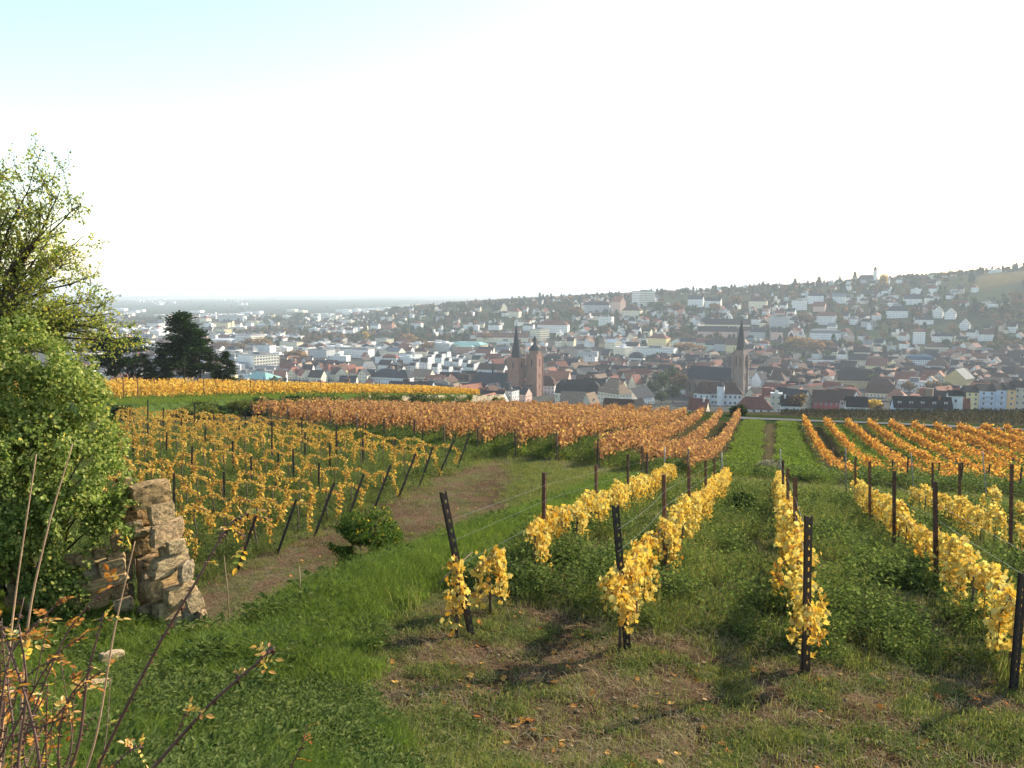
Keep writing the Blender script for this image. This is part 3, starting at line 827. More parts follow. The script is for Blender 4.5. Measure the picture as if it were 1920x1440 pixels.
# ================================================================== GRAPE VINES
M_VY = leaf_mat('yellow vine leaf', [(0, (.30, .13, .04)), (.14, (.52, .28, .06)), (.30, (.62, .40, .085)), (.58, (.69, .50, .125)), (.86, (.71, .59, .20)), (.96, (.46, .46, .14)), (1, (.28, .34, .09))], .34, use_obj=True, tfac=1.1)
M_VO = leaf_mat('golden vine leaf', [(0, (.32, .15, .05)), (.25, (.52, .29, .08)), (.65, (.68, .45, .10)), (1, (.74, .56, .16))], .36, use_obj=True, tfac=1.1)
M_VR = leaf_mat('rust red vine leaf', [(0, (.18, .088, .050)), (.35, (.315, .165, .085)), (.7, (.41, .235, .110)), (.92, (.50, .31, .12)), (1, (.64, .43, .12))], .42, tfac=1.12)
M_BARK = plain_mat('vine bark', (.10, .07, .048), .95, .4, 14, .5)
def shoot_points(kind, r):
    """centre lines of the leafy shoots of one vine; row along x"""
    L = []
    if kind == 'curtain':
        n = r.integers(3, 6)
        for i in range(n):
            x = -.46 + .92 * (i + r.uniform(.1, .9)) / n
            y = r.normal(0, .04); zt = r.uniform(.85, 1.16); zb = max(.12, r.normal(.46, .22))
            sy = r.choice([-1, 1]) * r.uniform(.05, .16); sx = r.normal(0, .08)
            L.append([(x, y, zt), (x + sx * .4, y + sy, zt - .12), (x + sx * .8, y + sy * 1.3, (zt + zb) / 2), (x + sx, y + sy * 1.1, zb)])
        a_, b_ = r.uniform(-.6, -.3), r.uniform(.3, .6)
        L.append([(a_, 0, .96), (a_ * .4, .02, 1.04), (b_ * .4, -.02, 1.04), (b_, 0, .96)])
    elif kind == 'arch':
        a, b = r.uniform(-.62, -.45), r.uniform(.42, .62)
        L.append([(a, 0, .88), (a * .4, .02, .98), (b * .4, -.02, 1.0), (b, 0, .90)])
        for x in ((a, b) if r.uniform() < .65 else (r.choice([a, b]),)):
            L.append([(x, 0, .9), (x + r.normal(0, .05), r.normal(0, .06), .65), (x + r.normal(0, .08), r.normal(0, .08), r.uniform(.15, .4))])
        if r.uniform() < .4: L.append([(0, 0, .95), (r.normal(0, .1), .05, .75), (r.normal(0, .12), .06, .55)])
    elif kind == 'column':
        L.append([(0, 0, 1.06), (.04, .05, .8), (.02, .05, .5), (.0, .04, .16)]); L.append([(-.08, 0, 1.0), (-.05, -.06, .75), (-.02, -.05, .45)])
    else:   # 'pillar': one column that hangs over
        L.append([(-.1, 0, .8), (.1, .03, 1.05), (.3, .05, .9), (.36, .06, .5), (.36, .05, .15)])
        L.append([(-.1, 0, .8), (-.2, -.03, 1.0), (-.32, -.05, .8), (-.34, -.06, .5), (-.33, -.05, .25)])
        L.append([(.0, .06, 1.0), (.05, .12, .8), (.04, .14, .35)])
    return L
def vine_leaves(name, kind, seed, per_m, spread, size, shape):
    r = np.random.default_rng(seed); C = []; L = shoot_points(kind, r)
    for pl in L:
        pl = np.array(pl); seg = np.linalg.norm(np.diff(pl, axis=0), axis=1); tot = seg.sum(); n = int(tot * per_m)
        f = np.sort(r.uniform(0, tot, n)); cum = np.concatenate([[0], np.cumsum(seg)])
        for q in range(3): pass
        P = np.stack([np.interp(f, cum, pl[:, q]) for q in range(3)], 1)
        C.append(P + r.normal(size=P.shape) * spread * np.array((1, 1.1, .8)))
    C = np.concatenate(C); C[:, 2] = np.maximum(C[:, 2], .04)
    n = len(C)
    out = np.stack([r.normal(0, .8, n), np.sign(C[:, 1] + r.normal(0, .05, n)) * r.uniform(.1, 1, n), r.uniform(-.4, 1.0, n)], 1)
    tip = np.stack([r.normal(0, .7, n), r.normal(0, .6, n), -np.ones(n) * r.uniform(.1, 1.3, n)], 1)
    return leaves(name, C, tip, out, size * (.45 + .8 * r.uniform(size=n)), shape), L
VINE = {}
def vine_proto(key, kind, seed, per_m, spread, size, shape, mat):
    me, L = vine_leaves('foliage', kind, seed, per_m, spread, size, shape); me.materials.append(mat)
    m = MB(); r = random.Random(seed)
    m.tube([(0, 0, -.1), (r.gauss(0, .02), 0, .3), (r.gauss(0, .03), r.gauss(0, .02), .62), (0, 0, .92)], [.030, .022, .020, .016], 6)
    tr = m.mesh('trunk', True); tr.materials.append(M_BARK)
    m = MB()
    for pl in L: m.tube(pl, [.008] * len(pl), 4)
    m.tube([(-.6, 0, .93), (0, 0, .95), (.6, 0, .93)], .007, 4)
    cn = m.mesh('cane', True); cn.materials.append(M_BARK)
    VINE.setdefault(key, []).append((tr, cn, me))
for k in range(10): vine_proto('near', 'curtain', 100 + k, 108, .052, .088, LEAF_VINE, M_VY)
for k in range(3): vine_proto('near_pillar', 'pillar', 120 + k, 112, .05, .088, LEAF_VINE, M_VY)
vine_proto('near_column', 'column', 131, 105, .05, .088, LEAF_VINE, M_VY)
for k in range(8): vine_proto('low', 'arch', 140 + k, 60, .038, .115, LEAF_SIMPLE, M_VO)
G_VUP, G_VLOW = 'golden vines of the upper plot', 'arched vines of the lower terrace'
def vine(key, p, rz, label, group, scl=1.0, mirror=False, i=None):
    tr, cn, fo = VINE[key][i if i is not None else random.randrange(len(VINE[key]))]
    o = empty('grape_vine', p, rz, label, 'vine', group)
    o.scale = (scl, scl * (-1 if mirror else 1), scl)
    link('trunk', tr, o); link('cane', cn, o); link('foliage', fo, o)
    return o
RZ_UP = math.pi / 2 - AZ
ROW_T = {1: -3.72, 2: -1.68, 3: .50, 4: 2.92, 5: 5.45, 6: 7.8}
ROW_S0 = {1: 9.3, 2: 9.5, 3: 9.7, 4: 10.6, 5: 15.5, 6: 22}
for rn, t0 in ROW_T.items():
    s = ROW_S0[rn]; i = 0
    while s < (35.5 if rn < 4 else 34):
        tt = t0 + .02 * (s - 10) * (rn == 4) - .012 * (s - 10) * (rn == 1)
        x, y = xy(s + random.uniform(-.1, .1), tt + random.uniform(-.04, .04))
        skip = (rn == 1 and i in (2,)) or (rn == 5 and i in (2, 5)) or (rn == 6 and i % 3 == 1)
        u, v = proj(x, y, ground(x, y))
        if not skip and u < 1960 and (i < 2 or rn in (1, 4) or random.random() > .10):
            key = 'near_column' if (rn, i) in ((1, 0),) else 'near_pillar' if (rn, i) in ((1, 1), (4, 0)) else 'near'
            sc = random.uniform(.80, 1.06)
            vine(key, (x, y, ground(x, y)), RZ_UP + random.uniform(-.1, .1), f'golden-yellow vine, {ORD[i + 1]} from the near end of the {ROWN[rn]}', G_VUP, sc, random.random() < .5)
        i += 1; s += 1.12
# lower terrace: rows leave the track to the left
rows_low = [(16.6, -14.6), (18.5, -14.6), (20.4, -14.6), (22.7, -14.6), (24.6, -14.6), (26.4, -14.6), (29.2, -14.7), (31.5, -14.8), (34.2, -15), (36.6, -15), (39.0, -18), (41.5, -22.5), (44.0, -27), (46.5, -33)]
SK = .10
for k, (s0, t0) in enumerate(rows_low):
    t = t0 - .4; i = 0
    while t > -48:
        s = s0 + SK * (t0 - t)
        x, y = xy(s, t)
        z = ground(x, y); u, v = proj(x, y, z + .8)
        if u < 205: break
        if random.random() > .17:
            vine('low', (x, y, z), -AZ - math.atan(SK) + random.uniform(-.12, .12) + (math.pi if random.random() < .5 else 0),
                 f'arched yellow vine, {ORD[i + 1]} from the track in {ORD[k + 1]} row behind the pier', G_VLOW, random.uniform(.95, 1.22))
        i += 1; t -= 1.22
# trellis wires of the upper plot
M_WIRE = plain_mat('galvanised wire', (.25, .25, .25), .4, metal=.8)
for rn, t0 in ROW_T.items():
    m = MB()
    for zz in (.95, 1.30, 1.58):
        pts = []
        for s in np.arange(ROW_S0[rn] - .2, 37, 1.5):
            x, y = xy(s, t0); pts.append((x, y, ground(x, y) + zz))
        m.tube(pts, .0018, 4)
    w = m.build('trellis_wire', M_WIRE)
    tag(w, f'thin steel trellis wire along the {ROWN[rn]}', 'wire', 'trellis wires')

# ================================================================== FAR VINE BLOCKS
def row_leaves(s, t, per_m, hmean, hsd, wsd, size, r, keep=None):
    """s range (s0, s1) of one row at offset t -> arrays"""
    s0, s1 = s
    n = int((s1 - s0) * per_m)
    ss = r.uniform(s0, s1, n)
    if keep is not None:
        ss = ss[r.uniform(size=n) < keep(ss)]; n = len(ss)
    clum = vnoise(ss * 1.4, np.full(n, t * 7.7), 5)
    h = np.clip(r.normal(hmean + .5 * (clum - .5), hsd, n), .35, 2.1); tt = t + r.normal(0, wsd, n)
    x, y = xy(ss, tt)
    C = np.stack([x, y, terr(x, y, False) + h], 1)
    tip = np.stack([r.normal(0, .7, n), r.normal(0, .7, n), -r.uniform(.2, 1.2, n)], 1)
    return C, tip, r.normal(size=(n, 3)) + np.array((.2, -.5, .4)), size * r.uniform(.6, 1.3, n)
rr = np.random.default_rng(77)
# dense red block left of the grassy track: mass of leaves, one object
parts = []
tl = -3.9; k = 0
red_rows = []
while tl > -37.5:
    s0 = np.interp(tl, [-41, -30, -17, -9, -3], [53, 47.5, 43.0, 42.0, 42.0])
    ex_s = 112.0
    # rows on the far left end at the terrace wall
    red_rows.append((tl, s0, ex_s)); tl -= 2.4
for k, (tl, s0, s1) in enumerate(red_rows):
    segs = [(s0, min(70, s1), 190, .115), (70, min(92, s1), 120, .14), (92, s1, 85, .16)]
    ds = [row_leaves((a, b), tl, pm, 1.34, .24, .13, sz, rr) for a, b, pm, sz in segs if b > a + 1]
    C, tp, nn, sz = [np.concatenate(q) for q in zip(*ds)]
    if k < 8:
        o = link('vine_row', leaves('vine_row', C, tp, nn, sz, LEAF_QUAD), mat=M_VR)
        tag(o, f'long rust-red vine row, {ORD[k + 1]} to the left of the grassy centre track', 'vine row', 'red vine rows left of the track')
    else: parts.append((C, tp, nn, sz))
C, tp, nn, sz = [np.concatenate(q) for q in zip(*parts)]
o = link('red_vineyard', leaves('red_vineyard', C, tp, nn, sz, LEAF_QUAD), mat=M_VR)
tag(o, 'dense mass of rust-red vines on the slope below the terrace', kind='stuff')
print('red leaves', len(C))
# rows to the right of the track: orange, patchy near the viewer
M_VOR = leaf_mat('orange vine leaf', [(0, (.26, .10, .04)), (.3, (.42, .19, .06)), (.7, (.54, .29, .08)), (1, (.62, .40, .11))], .45, tfac=1.12)
tr_ = 4.5; k = 0
while tr_ < 62:
    s0 = 46.0 + .06 * (tr_ - 4); s1 = 112
    pat = lambda ss, tr_=tr_: np.clip(.13 + .95 * sstep(62, 92, ss - .25 * tr_ + 26 * (vnoise(ss * .22, np.full(len(ss), tr_ * .9), 8) - .5)), 0, 1) * np.where(tr_ > 34, sstep(.3, .6, vnoise(ss * .12, np.full(len(ss), tr_ * .3), 12)), 1)
    ds = [row_leaves((a, b), tr_, pm, .95, .20, .10, sz, rr, pat) for a, b, pm, sz in ((s0, 75, 150, .115), (75, 95, 95, .14), (95, s1, 75, .16))]
    C, tp, nn, sz = [np.concatenate(q) for q in zip(*ds)]
    o = link('vine_row', leaves('vine_row', C, tp, nn, sz, LEAF_QUAD), mat=M_VOR)
    tag(o, f'patchy orange vine row, {ORD[k + 1]} to the right of the grassy centre track', 'vine row', 'orange vine rows right of the track')
    k += 1; tr_ += 2.6
# trunks of the front vines of the red block, as thin dark stems
m = MB()
for tl, s0, s1 in red_rows:
    for s in np.arange(s0 + .2, s0 + 9, 1.15):
        x, y = xy(s, tl + random.gauss(0, .05)); z = ground(x, y)
        m.tube([(x, y, z), (x + random.gauss(0, .04), y, z + .5), (x, y, z + 1.1)], [.030, .024, .02], 5)
for t_ in np.arange(4.5, 42, 2.6):
    for s in np.arange(46.5, 62, 1.2):
        x, y = xy(s, t_ + random.gauss(0, .05)); z = ground(x, y)
        m.tube([(x, y, z), (x + random.gauss(0, .04), y, z + .5), (x, y, z + 1.0)], [.028, .022, .018], 5)
o = m.build('vine_stems', M_BARK); tag(o, 'thin dark vine stems at the near edge of the far blocks', kind='stuff')
# posts at the near edges of the far blocks
G_FAR = 'posts of the far vine blocks'
for k, (tl, s0, s1) in enumerate(red_rows):
    for j, ds in enumerate((-.3, 5.2)):
        x, y = xy(s0 + ds + random.uniform(-.3, .3), tl)
        post(ME_THIN if k % 3 else ME_WOOD, (x, y, ground(x, y)), H=random.uniform(1.5, 1.75), base_h=1.7, group=G_FAR,
             label=f'dark post, {"first" if j == 0 else "second"} in the red row {ORD[k + 1]} to the left of the centre track')
k = 0
for t_ in np.arange(4.5, 52, 2.6):
    k += 1
    for j, ds in enumerate((-.4, 5.4)):
        x, y = xy(46 + .06 * (t_ - 4) + ds + random.uniform(-.3, .3), t_)
        if proj(x, y, ground(x, y))[0] > 1925: continue
        post(ME_THIN, (x, y, ground(x, y)), H=random.uniform(1.5, 1.8), base_h=1.7, group=G_FAR,
             label=f'thin dark post, {"first" if j == 0 else "second"} in the orange row {ORD[k]} to the right of the centre track')
# yellow vines on the raised terrace: three rows along its edge
pr = []
TEDGE = []
for y in np.arange(58, 152, .02): TEDGE.append(y)
TE = np.array(TEDGE)
for kk, off in enumerate((4.2, 6.4, 8.6, 10.8, 13)):
    off_y = off * np.interp(TE, [60, 150], [1.15, .85])
    n = len(TE) * 2
    y = rr.choice(TE, n); x = np.interp(y, EDGE[:, 1], EDGE[:, 0]) - off * np.interp(y, [60, 150], [1.1, .8]) + rr.normal(0, .15, n)
    cl = vnoise(y * 1.1 + kk * 13, np.zeros(n), 3)
    h = np.clip(rr.normal(.85, .25, n) + .2 * (cl - .5), .2, 1.35)
    C = np.stack([x, y, terr(x, y, False) + h], 1)
    kp = rr.uniform(size=n) < .35 + .9 * cl
    pr.append((C[kp], np.stack([rr.normal(0, .6, n), rr.normal(0, .6, n), -rr.uniform(.3, 1, n)], 1)[kp], (rr.normal(size=(n, 3)) + np.array((.3, -.6, .4)))[kp], (np.interp(y, [60, 150], [.13, .20]) * rr.uniform(.7, 1.3, n))[kp]))
C, tp, nn, sz = [np.concatenate(q) for q in zip(*pr)]
o = link('terrace_vines', leaves('terrace_vines', C, tp, nn, sz, LEAF_QUAD), mat=M_VO)
tag(o, 'band of golden vines along the raised terrace', kind='stuff')
k = 0
for y in np.geomspace(61, 149, 34):
    off = random.choice((4.2, 4.2, 6.4, 8.6))
    x = np.interp(y, EDGE[:, 1], EDGE[:, 0]) - off; z = ground(x, y)
    if proj(x, y, z)[0] < 170: continue
    k += 1
    post(ME_CHAN if y < 80 else ME_THIN, (x, y, z), H=random.uniform(1.7, 2.1), base_h=1.75 if y < 80 else 1.7, group='posts of the terrace vines', label=f'dark post among the golden terrace vines, {ORD[k]} counting rightwards')
# dormant brown vineyard beyond the road
pr = []
for y0 in np.arange(166, 236, 2.4):
    n = 260
    y = y0 + rr.normal(0, .2, n); x = rr.uniform(.34, .72, n) * y0
    C = np.stack([x, y, terr(x, y, False) + rr.uniform(.1, .7, n)], 1)
    pr.append((C, rr.normal(size=(n, 3)) * (.3, .3, 1), rr.normal(size=(n, 3)), rr.uniform(.3, .6, n)))
C, tp, nn, sz = [np.concatenate(q) for q in zip(*pr)]
o = link('dormant_vineyard', leaves('dormant_vineyard', C, tp, nn, sz, LEAF_QUAD, wid=.35), mat=leaf_mat('bare canes', [(0, (.036, .033, .016)), (1, (.066, .058, .028))], .1))
tag(o, 'brown leafless vineyard beyond the narrow road', kind='stuff')
# ================================================================== DRY STONE WALL with its broken end
def stone_mat():
    m, nt, out = new_mat('sandstone')
    b = N(nt, 'ShaderNodeBsdfPrincipled'); b.inputs['Roughness'].default_value = .9; b.inputs['Specular IOR Level'].default_value = .15
    tc = nt.nodes.new('ShaderNodeTexCoord'); oi = nt.nodes.new('ShaderNodeObjectInfo')
    ad = N(nt, 'ShaderNodeVectorMath', operation='ADD')
    cx = nt.nodes.new('ShaderNodeCombineXYZ')
    mu = N(nt, 'ShaderNodeMath', operation='MULTIPLY'); mu.inputs[1].default_value = 40
    nt.links.new(oi.outputs['Random'], mu.inputs[0]); nt.links.new(mu.outputs[0], cx.inputs[0])
    nt.links.new(tc.outputs['Object'], ad.inputs[0]); nt.links.new(cx.outputs[0], ad.inputs[1])
    n = N(nt, 'ShaderNodeTexNoise'); n.inputs['Scale'].default_value = 7; n.inputs['Detail'].default_value = 8; n.inputs['Roughness'].default_value = .65
    nt.links.new(ad.outputs[0], n.inputs['Vector'])
    base = ramp(nt, [(0, (.31, .21, .10)), (.25, (.43, .305, .155)), (.5, (.45, .355, .21)), (.7, (.33, .22, .12)), (.85, (.48, .40, .27)), (1, (.35, .29, .20))], oi.outputs['Random'])
    r = ramp(nt, [(.32, (.16, .145, .13)), (.46, (.66, .63, .60)), (.62, (1.12, 1.05, .97))], n.outputs['Fac'])
    mx = N(nt, 'ShaderNodeMix', data_type='RGBA', blend_type='MULTIPLY'); mx.inputs[0].default_value = 1
    nt.links.new(base.outputs[0], mx.inputs[6]); nt.links.new(r.outputs[0], mx.inputs[7])
    n2 = N(nt, 'ShaderNodeTexNoise'); n2.inputs['Scale'].default_value = 2.5; n2.inputs['Detail'].default_value = 5
    nt.links.new(ad.outputs[0], n2.inputs['Vector'])
    mm = ramp(nt, [(.60, (0, 0, 0)), (.72, (.7, .7, .7))], n2.outputs['Fac'])
    mo = N(nt, 'ShaderNodeMix', data_type='RGBA'); mo.inputs[7].default_value = (.12, .11, .05, 1)
    nt.links.new(mm.outputs[0], mo.inputs[0]); nt.links.new(mx.outputs[2], mo.inputs[6])
    nt.links.new(mo.outputs[2], b.inputs['Base Color'])
    bp = N(nt, 'ShaderNodeBump'); bp.inputs['Strength'].default_value = .7; bp.inputs['Distance'].default_value = .03
    nt.links.new(n.outputs['Fac'], bp.inputs['Height']); nt.links.new(bp.outputs[0], b.inputs['Normal'])
    nt.links.new(b.outputs[0], out.inputs['Surface'])
    return m
M_STONE = stone_mat()
def stone_mesh(seed, rough=.10, sub=4):
    """a quarried block with broken, worn faces: a subdivided box pushed by noise"""
    r = np.random.default_rng(seed)
    V = []; F = []; key = {}
    g = np.linspace(-1, 1, sub + 1)
    def vid(p):
        k = tuple(np.round(p, 4))
        if k not in key: key[k] = len(V); V.append(p)
        return key[k]
    for ax in range(3):
        for sg in (-1, 1):
            for i in range(sub):
                for j in range(sub):
                    q = []
                    for a, b in ((g[i], g[j]), (g[i + 1], g[j]), (g[i + 1], g[j + 1]), (g[i], g[j + 1])):
                        p = np.zeros(3); p[ax] = sg; p[(ax + 1) % 3] = a; p[(ax + 2) % 3] = b
                        q.append(vid(p))
                    F.append(q if sg > 0 else q[::-1])
    V = np.array(V)
    rnd = .86 + .14 / np.maximum(np.max(np.abs(V), axis=1), .01)
    L = np.linalg.norm(V, axis=1); V = V * (1 - .13 * np.clip(L - 1.15, 0, 1)[:, None] / .58)
    V = V + r.normal(size=V.shape) * rough * .35
    tw = r.normal(0, .09, 6)
    V[:, 0] += tw[0] * V[:, 2] * .7 + tw[1] * V[:, 1] * .7; V[:, 2] += tw[2] * V[:, 0] * .8; V[:, 1] += tw[3] * V[:, 2] * .6
    V *= 1 + rough * (r.uniform(-1, 1, (1, 3)))
    me = mesh_np('stone', V * .5, [np.array(F)], False)
    me.materials.append(M_STONE)
    return me
STONES = [stone_mesh(300 + k, .07 + .04 * (k % 3)) for k in range(14)]
wall_p = hit(300, 1168)
pier_y = 9.9
wall = empty('dry_stone_wall', (at(300, 1165, pier_y).x, pier_y, ground(at(300, 1165, pier_y).x, pier_y)), 0, 'broken end of a dry stone wall, pale sandstone blocks beside the big bush', 'wall')
WROT = R(52)      # end face of the wall turned to the sun
def stone(u0, v0, u1, v1, Y, depth=.5, rot=WROT, i=None, roll=0.0, parent=None, name='stone', lit=.66):
    uc, vc = (u0 + u1) / 2, (v0 + v1) / 2
    w = (u1 - u0) / FPX * Y / 1.0; h = (v1 - v0) / FPX * Y
    c = at(uc, vc, Y)
    o = link(name, STONES[(i if i is not None else random.randrange(len(STONES))) % len(STONES)])
    # a turned block shows its front by ww*cos and its side by dd*sin
    ww = lit * w / max(.3, abs(math.cos(rot))); dd = (1 - lit) * w / max(.3, abs(math.sin(rot))) if lit < 1 else depth
    o.scale = (ww * .98, max(dd, .10), h * .94)
    o.rotation_euler = (random.gauss(0, .03), roll, rot)
    o.location = c
    if parent:
        o.parent = parent; o.location = c - parent.location
    return o
def CR(x0, y0, x1, y1): return (x0 / 4, 880 + y0 / 4, x1 / 4, 880 + y1 / 4)
PIER = [((960, 85, 1285, 285), .40, 0.04), ((1120, 238, 1300, 408), .4, .05), ((1150, 378, 1352, 560), .4, .06), ((1245, 520, 1395, 635), .4, .03), ((1130, 625, 1400, 785), .45, .14),
        ((1335, 682, 1455, 850), .4, -.1), ((1110, 780, 1365, 955), .45, .0), ((1225, 850, 1470, 1010), .45, .05), ((1395, 930, 1518, 1062), .4, .2), ((1365, 1020, 1505, 1145), .4, .1),
        ((1480, 1050, 1555, 1195), .35, .1), ((1190, 575, 1252, 665), .3, .1), ((1160, 960, 1380, 1120), .45, .0), ((1250, 1080, 1480, 1230), .5, .0), ((1040, 990, 1230, 1150), .45, .0)]
for i, (q, dp, roll) in enumerate(PIER): stone(*CR(*q), pier_y, dp, WROT + random.gauss(0, .07), i, -roll, wall)
PIER2 = [((880, 285, 1075, 400), .35), ((905, 372, 1085, 480), .35), ((970, 490, 1148, 632), .35), ((1015, 640, 1195, 752), .35), ((1020, 740, 1112, 835), .3), ((1015, 840, 1132, 990), .35), ((960, 130, 1100, 290), .4),
         ((870, 470, 980, 600), .35), ((900, 600, 1020, 720), .35), ((890, 700, 1010, 850), .35), ((900, 850, 1020, 1000), .35), ((940, 440, 1150, 500), .35), ((860, 60, 1000, 120), .35)]
for i, (q, dp) in enumerate(PIER2): stone(*CR(*q), pier_y + .10, dp, R(40) + random.gauss(0, .08), i + 5, 0, wall, lit=.6)
# rubble core of the wall
for (q, Yd) in (((985, 190, 1230, 420), .30), ((1010, 400, 1290, 680), .30), ((1010, 640, 1370, 900), .30), ((1040, 860, 1420, 1160), .30)):
    stone(*CR(*q), pier_y + Yd, .3, R(46), 3, 0, wall, lit=.6)
# lower wall running to the left, under the bush: courses of flat stones
LEFTW = [((600, 800, 960, 885), .3), ((740, 660, 945, 800), .3), ((500, 835, 615, 925), .3), ((505, 890, 665, 965), .3), ((655, 850, 855, 965), .3), ((615, 735, 745, 835), .3), ((395, 735, 495, 825), .3), ((800, 610, 935, 705), .3),
         ((415, 925, 490, 1015), .3), ((300, 800, 410, 880), .3), ((290, 870, 420, 950), .3), ((170, 860, 300, 960), .3), ((480, 950, 640, 1040), .3), ((640, 950, 830, 1040), .3), ((60, 840, 180, 930), .3), ((40, 930, 200, 1020), .3),
         ((200, 950, 330, 1040), .3), ((330, 960, 450, 1050), .3), ((830, 850, 960, 960), .3), ((690, 560, 830, 670), .3), ((560, 620, 700, 740), .3), ((440, 640, 570, 740), .3), ((310, 690, 440, 800), .3), ((840, 950, 1010, 1070), .3), ((180, 740, 310, 860), .3),
         ((60, 740, 190, 850), .3), ((830, 480, 930, 620), .3)]
for i, (q, dp) in enumerate(LEFTW):
    Yl = pier_y - .1 - (900 - q[0]) / 900 * .5
    stone(*CR(*q), Yl, .36, R(32) + random.gauss(0, .05), i, -.10, wall, lit=.8)
for q in ((100, 700, 500, 1020), (420, 640, 920, 1020)):
    Yl = pier_y + .35 - (900 - q[0]) / 900 * .5
    stone(*CR(*q), Yl + .1, .5, R(20), 4, 0, wall, lit=.9)
# loose rocks in the grass
for i, (q, lab) in enumerate([((150, 1278, 210, 1322), 'flat grey-white rock lying in the grass by the thorny stems'), ((185, 1218, 232, 1262), 'pale rough rock in the grass below the wall'),
                              ((188, 1355, 220, 1388), 'small yellowish rock half hidden in grass near the bottom edge')]):
    uc = (q[0] + q[2]) / 2; p = hit(uc, q[3], y0=3.5)
    o = stone(*q, p.y + .1, (q[2] - q[0]) / FPX * p.y * .8, R(20 + 30 * i), i + 8, .2, None, 'rock', lit=.7)
    tag(o, lab, 'rock', 'loose rocks in the grass')

# ================================================================== TREES AND BUSHES CLOSE BY
M_BUSH = leaf_mat('privet leaf', [(0, (.055, .088, .020)), (.3, (.12, .17, .038)), (.7, (.235, .285, .075)), (.95, (.38, .40, .14)), (1, (.48, .38, .07))], .42)
M_TREEL = leaf_mat('plum leaf', [(0, (.13, .17, .04)), (.4, (.22, .265, .06)), (.8, (.33, .34, .085)), (1, (.48, .39, .08))], .55)
M_TBARK = plain_mat('dark bark', (.060, .050, .042), .95, .4, 9, .5)
def blob_points(n, blobs, r, shell=.45, rough=.22):
    """points through a union of lumpy ellipsoids, more of them near the surface"""
    out = []
    wt = np.array([b[3] * b[4] * b[5] for b in blobs]) ** .75; wt /= wt.sum()
    for (cx, cy_, cz, a, b_, c), w in zip(blobs, wt):
        k = int(n * w)
        d = r.normal(size=(k, 3)); d /= np.linalg.norm(d, axis=1, keepdims=True)
        rad = r.uniform(size=k) ** (1 / 3.); rad = np.maximum(rad, shell + (1 - shell) * r.uniform(size=k) ** .6 * (r.uniform(size=k) < .8))
        lump = 1 + rough * (2 * fbm(d[:, 0] * 2.3 + cx * 3, d[:, 1] * 2.3 + d[:, 2] * 3.1 + cz, 7, 3) - 1) * 1.6
        P = np.array((cx, cy_, cz)) + d * (rad * lump)[:, None] * np.array((a, b_, c))
        out.append(np.concatenate([P, d], 1))
    return np.concatenate(out)
def px_blob(u, v, Y, ru, rv, depth): # ellipsoid given by its pixel centre and radii
    p = at(u, v, Y); return (p.x, p.y, p.z, ru / FPX * Y, depth, rv / FPX * Y)
# --- dense green bush over the wall
BY = 9.6
bl = [px_blob(45, 760, BY + .5, 135, 130, 1.0), px_blob(30, 900, BY, 180, 140, 1.0), px_blob(120, 880, BY + .1, 108, 150, .8), px_blob(-40, 1020, BY - .3, 150, 110, .8), px_blob(70, 1010, BY - .1, 110, 80, .7),
      px_blob(140, 740, BY + .4, 52, 80, .6), px_blob(-120, 820, BY, 150, 220, 1.0), px_blob(10, 670, BY + .6, 140, 50, .8), px_blob(185, 850, BY + .35, 50, 75, .4), px_blob(105, 1075, BY - .25, 28, 40, .2), px_blob(190, 940, BY + .1, 40, 55, .3)]
r = np.random.default_rng(5)
extra = []
rb_ = np.random.default_rng(8)
for q in range(60):          # uneven outline: small leafy sprays pushed out of the main masses
    b = bl[q % len(bl)]; d0 = rb_.normal(size=3); d0[1] = -abs(d0[1]); d0 /= np.linalg.norm(d0); c0 = np.array(b[:3]) + d0 * np.array(b[3:]) * rb_.uniform(.85, 1.12)
    rs = rb_.uniform(.10, .28); extra.append((*c0, rs * rb_.uniform(.8, 1.3), rs, rs * rb_.uniform(.8, 1.4)))
bl = [(b[0], b[1], b[2], b[3] * .9, b[4] * .9, b[5] * .9) for b in bl] + extra
P = blob_points(98000, bl, r, .55, .38)
C = P[:, :3]; d = P[:, 3:]
big = fbm(C[:, 0] * 4.1 + C[:, 1] * 2, C[:, 2] * 4.1 + C[:, 1], 15, 3); kp = big > .37
C, d = C[kp], d[kp]; n = len(C)
base = empty('large_bush', (at(40, 1080, BY).x, BY, ground(at(40, 1080, BY).x, BY)), 0, 'large dense green bush hanging over the stone wall', 'bush')
me = leaves('foliage', C - np.array(base.location), d * .6 + r.normal(size=(n, 3)) * .8 + np.array((0, 0, -.3)), d * .5 + r.normal(size=(n, 3)) * .6 + np.array((.3, -.2, .5)), r.uniform(.030, .058, n), LEAF_SIMPLE, wid=1.2)
link('foliage', me, base, M_BUSH)
m = MB()
bc = np.array(base.location)
for k in range(26):
    b = bl[k % len(bl)]; d0 = rand_dirs(1)[0]; e = np.array(b[:3]) + d0 * np.array(b[3:]) * random.uniform(.7, 1.0)
    st0 = np.array((bc[0] - .3 + random.uniform(-.5, .5), BY + random.uniform(.0, .5), bc[2] + random.uniform(-.2, .5)))
    mid = (st0 + e) / 2 + np.array((0, 0, .25)) + rand_dirs(1)[0] * .15
    m.tube([Vector(st0 - bc), Vector(mid - bc), Vector(e - bc)], [.022, .012, .004], 5)
link('branches', m.mesh('branches', True), base, M_TBARK)
print('bush leaves', n)

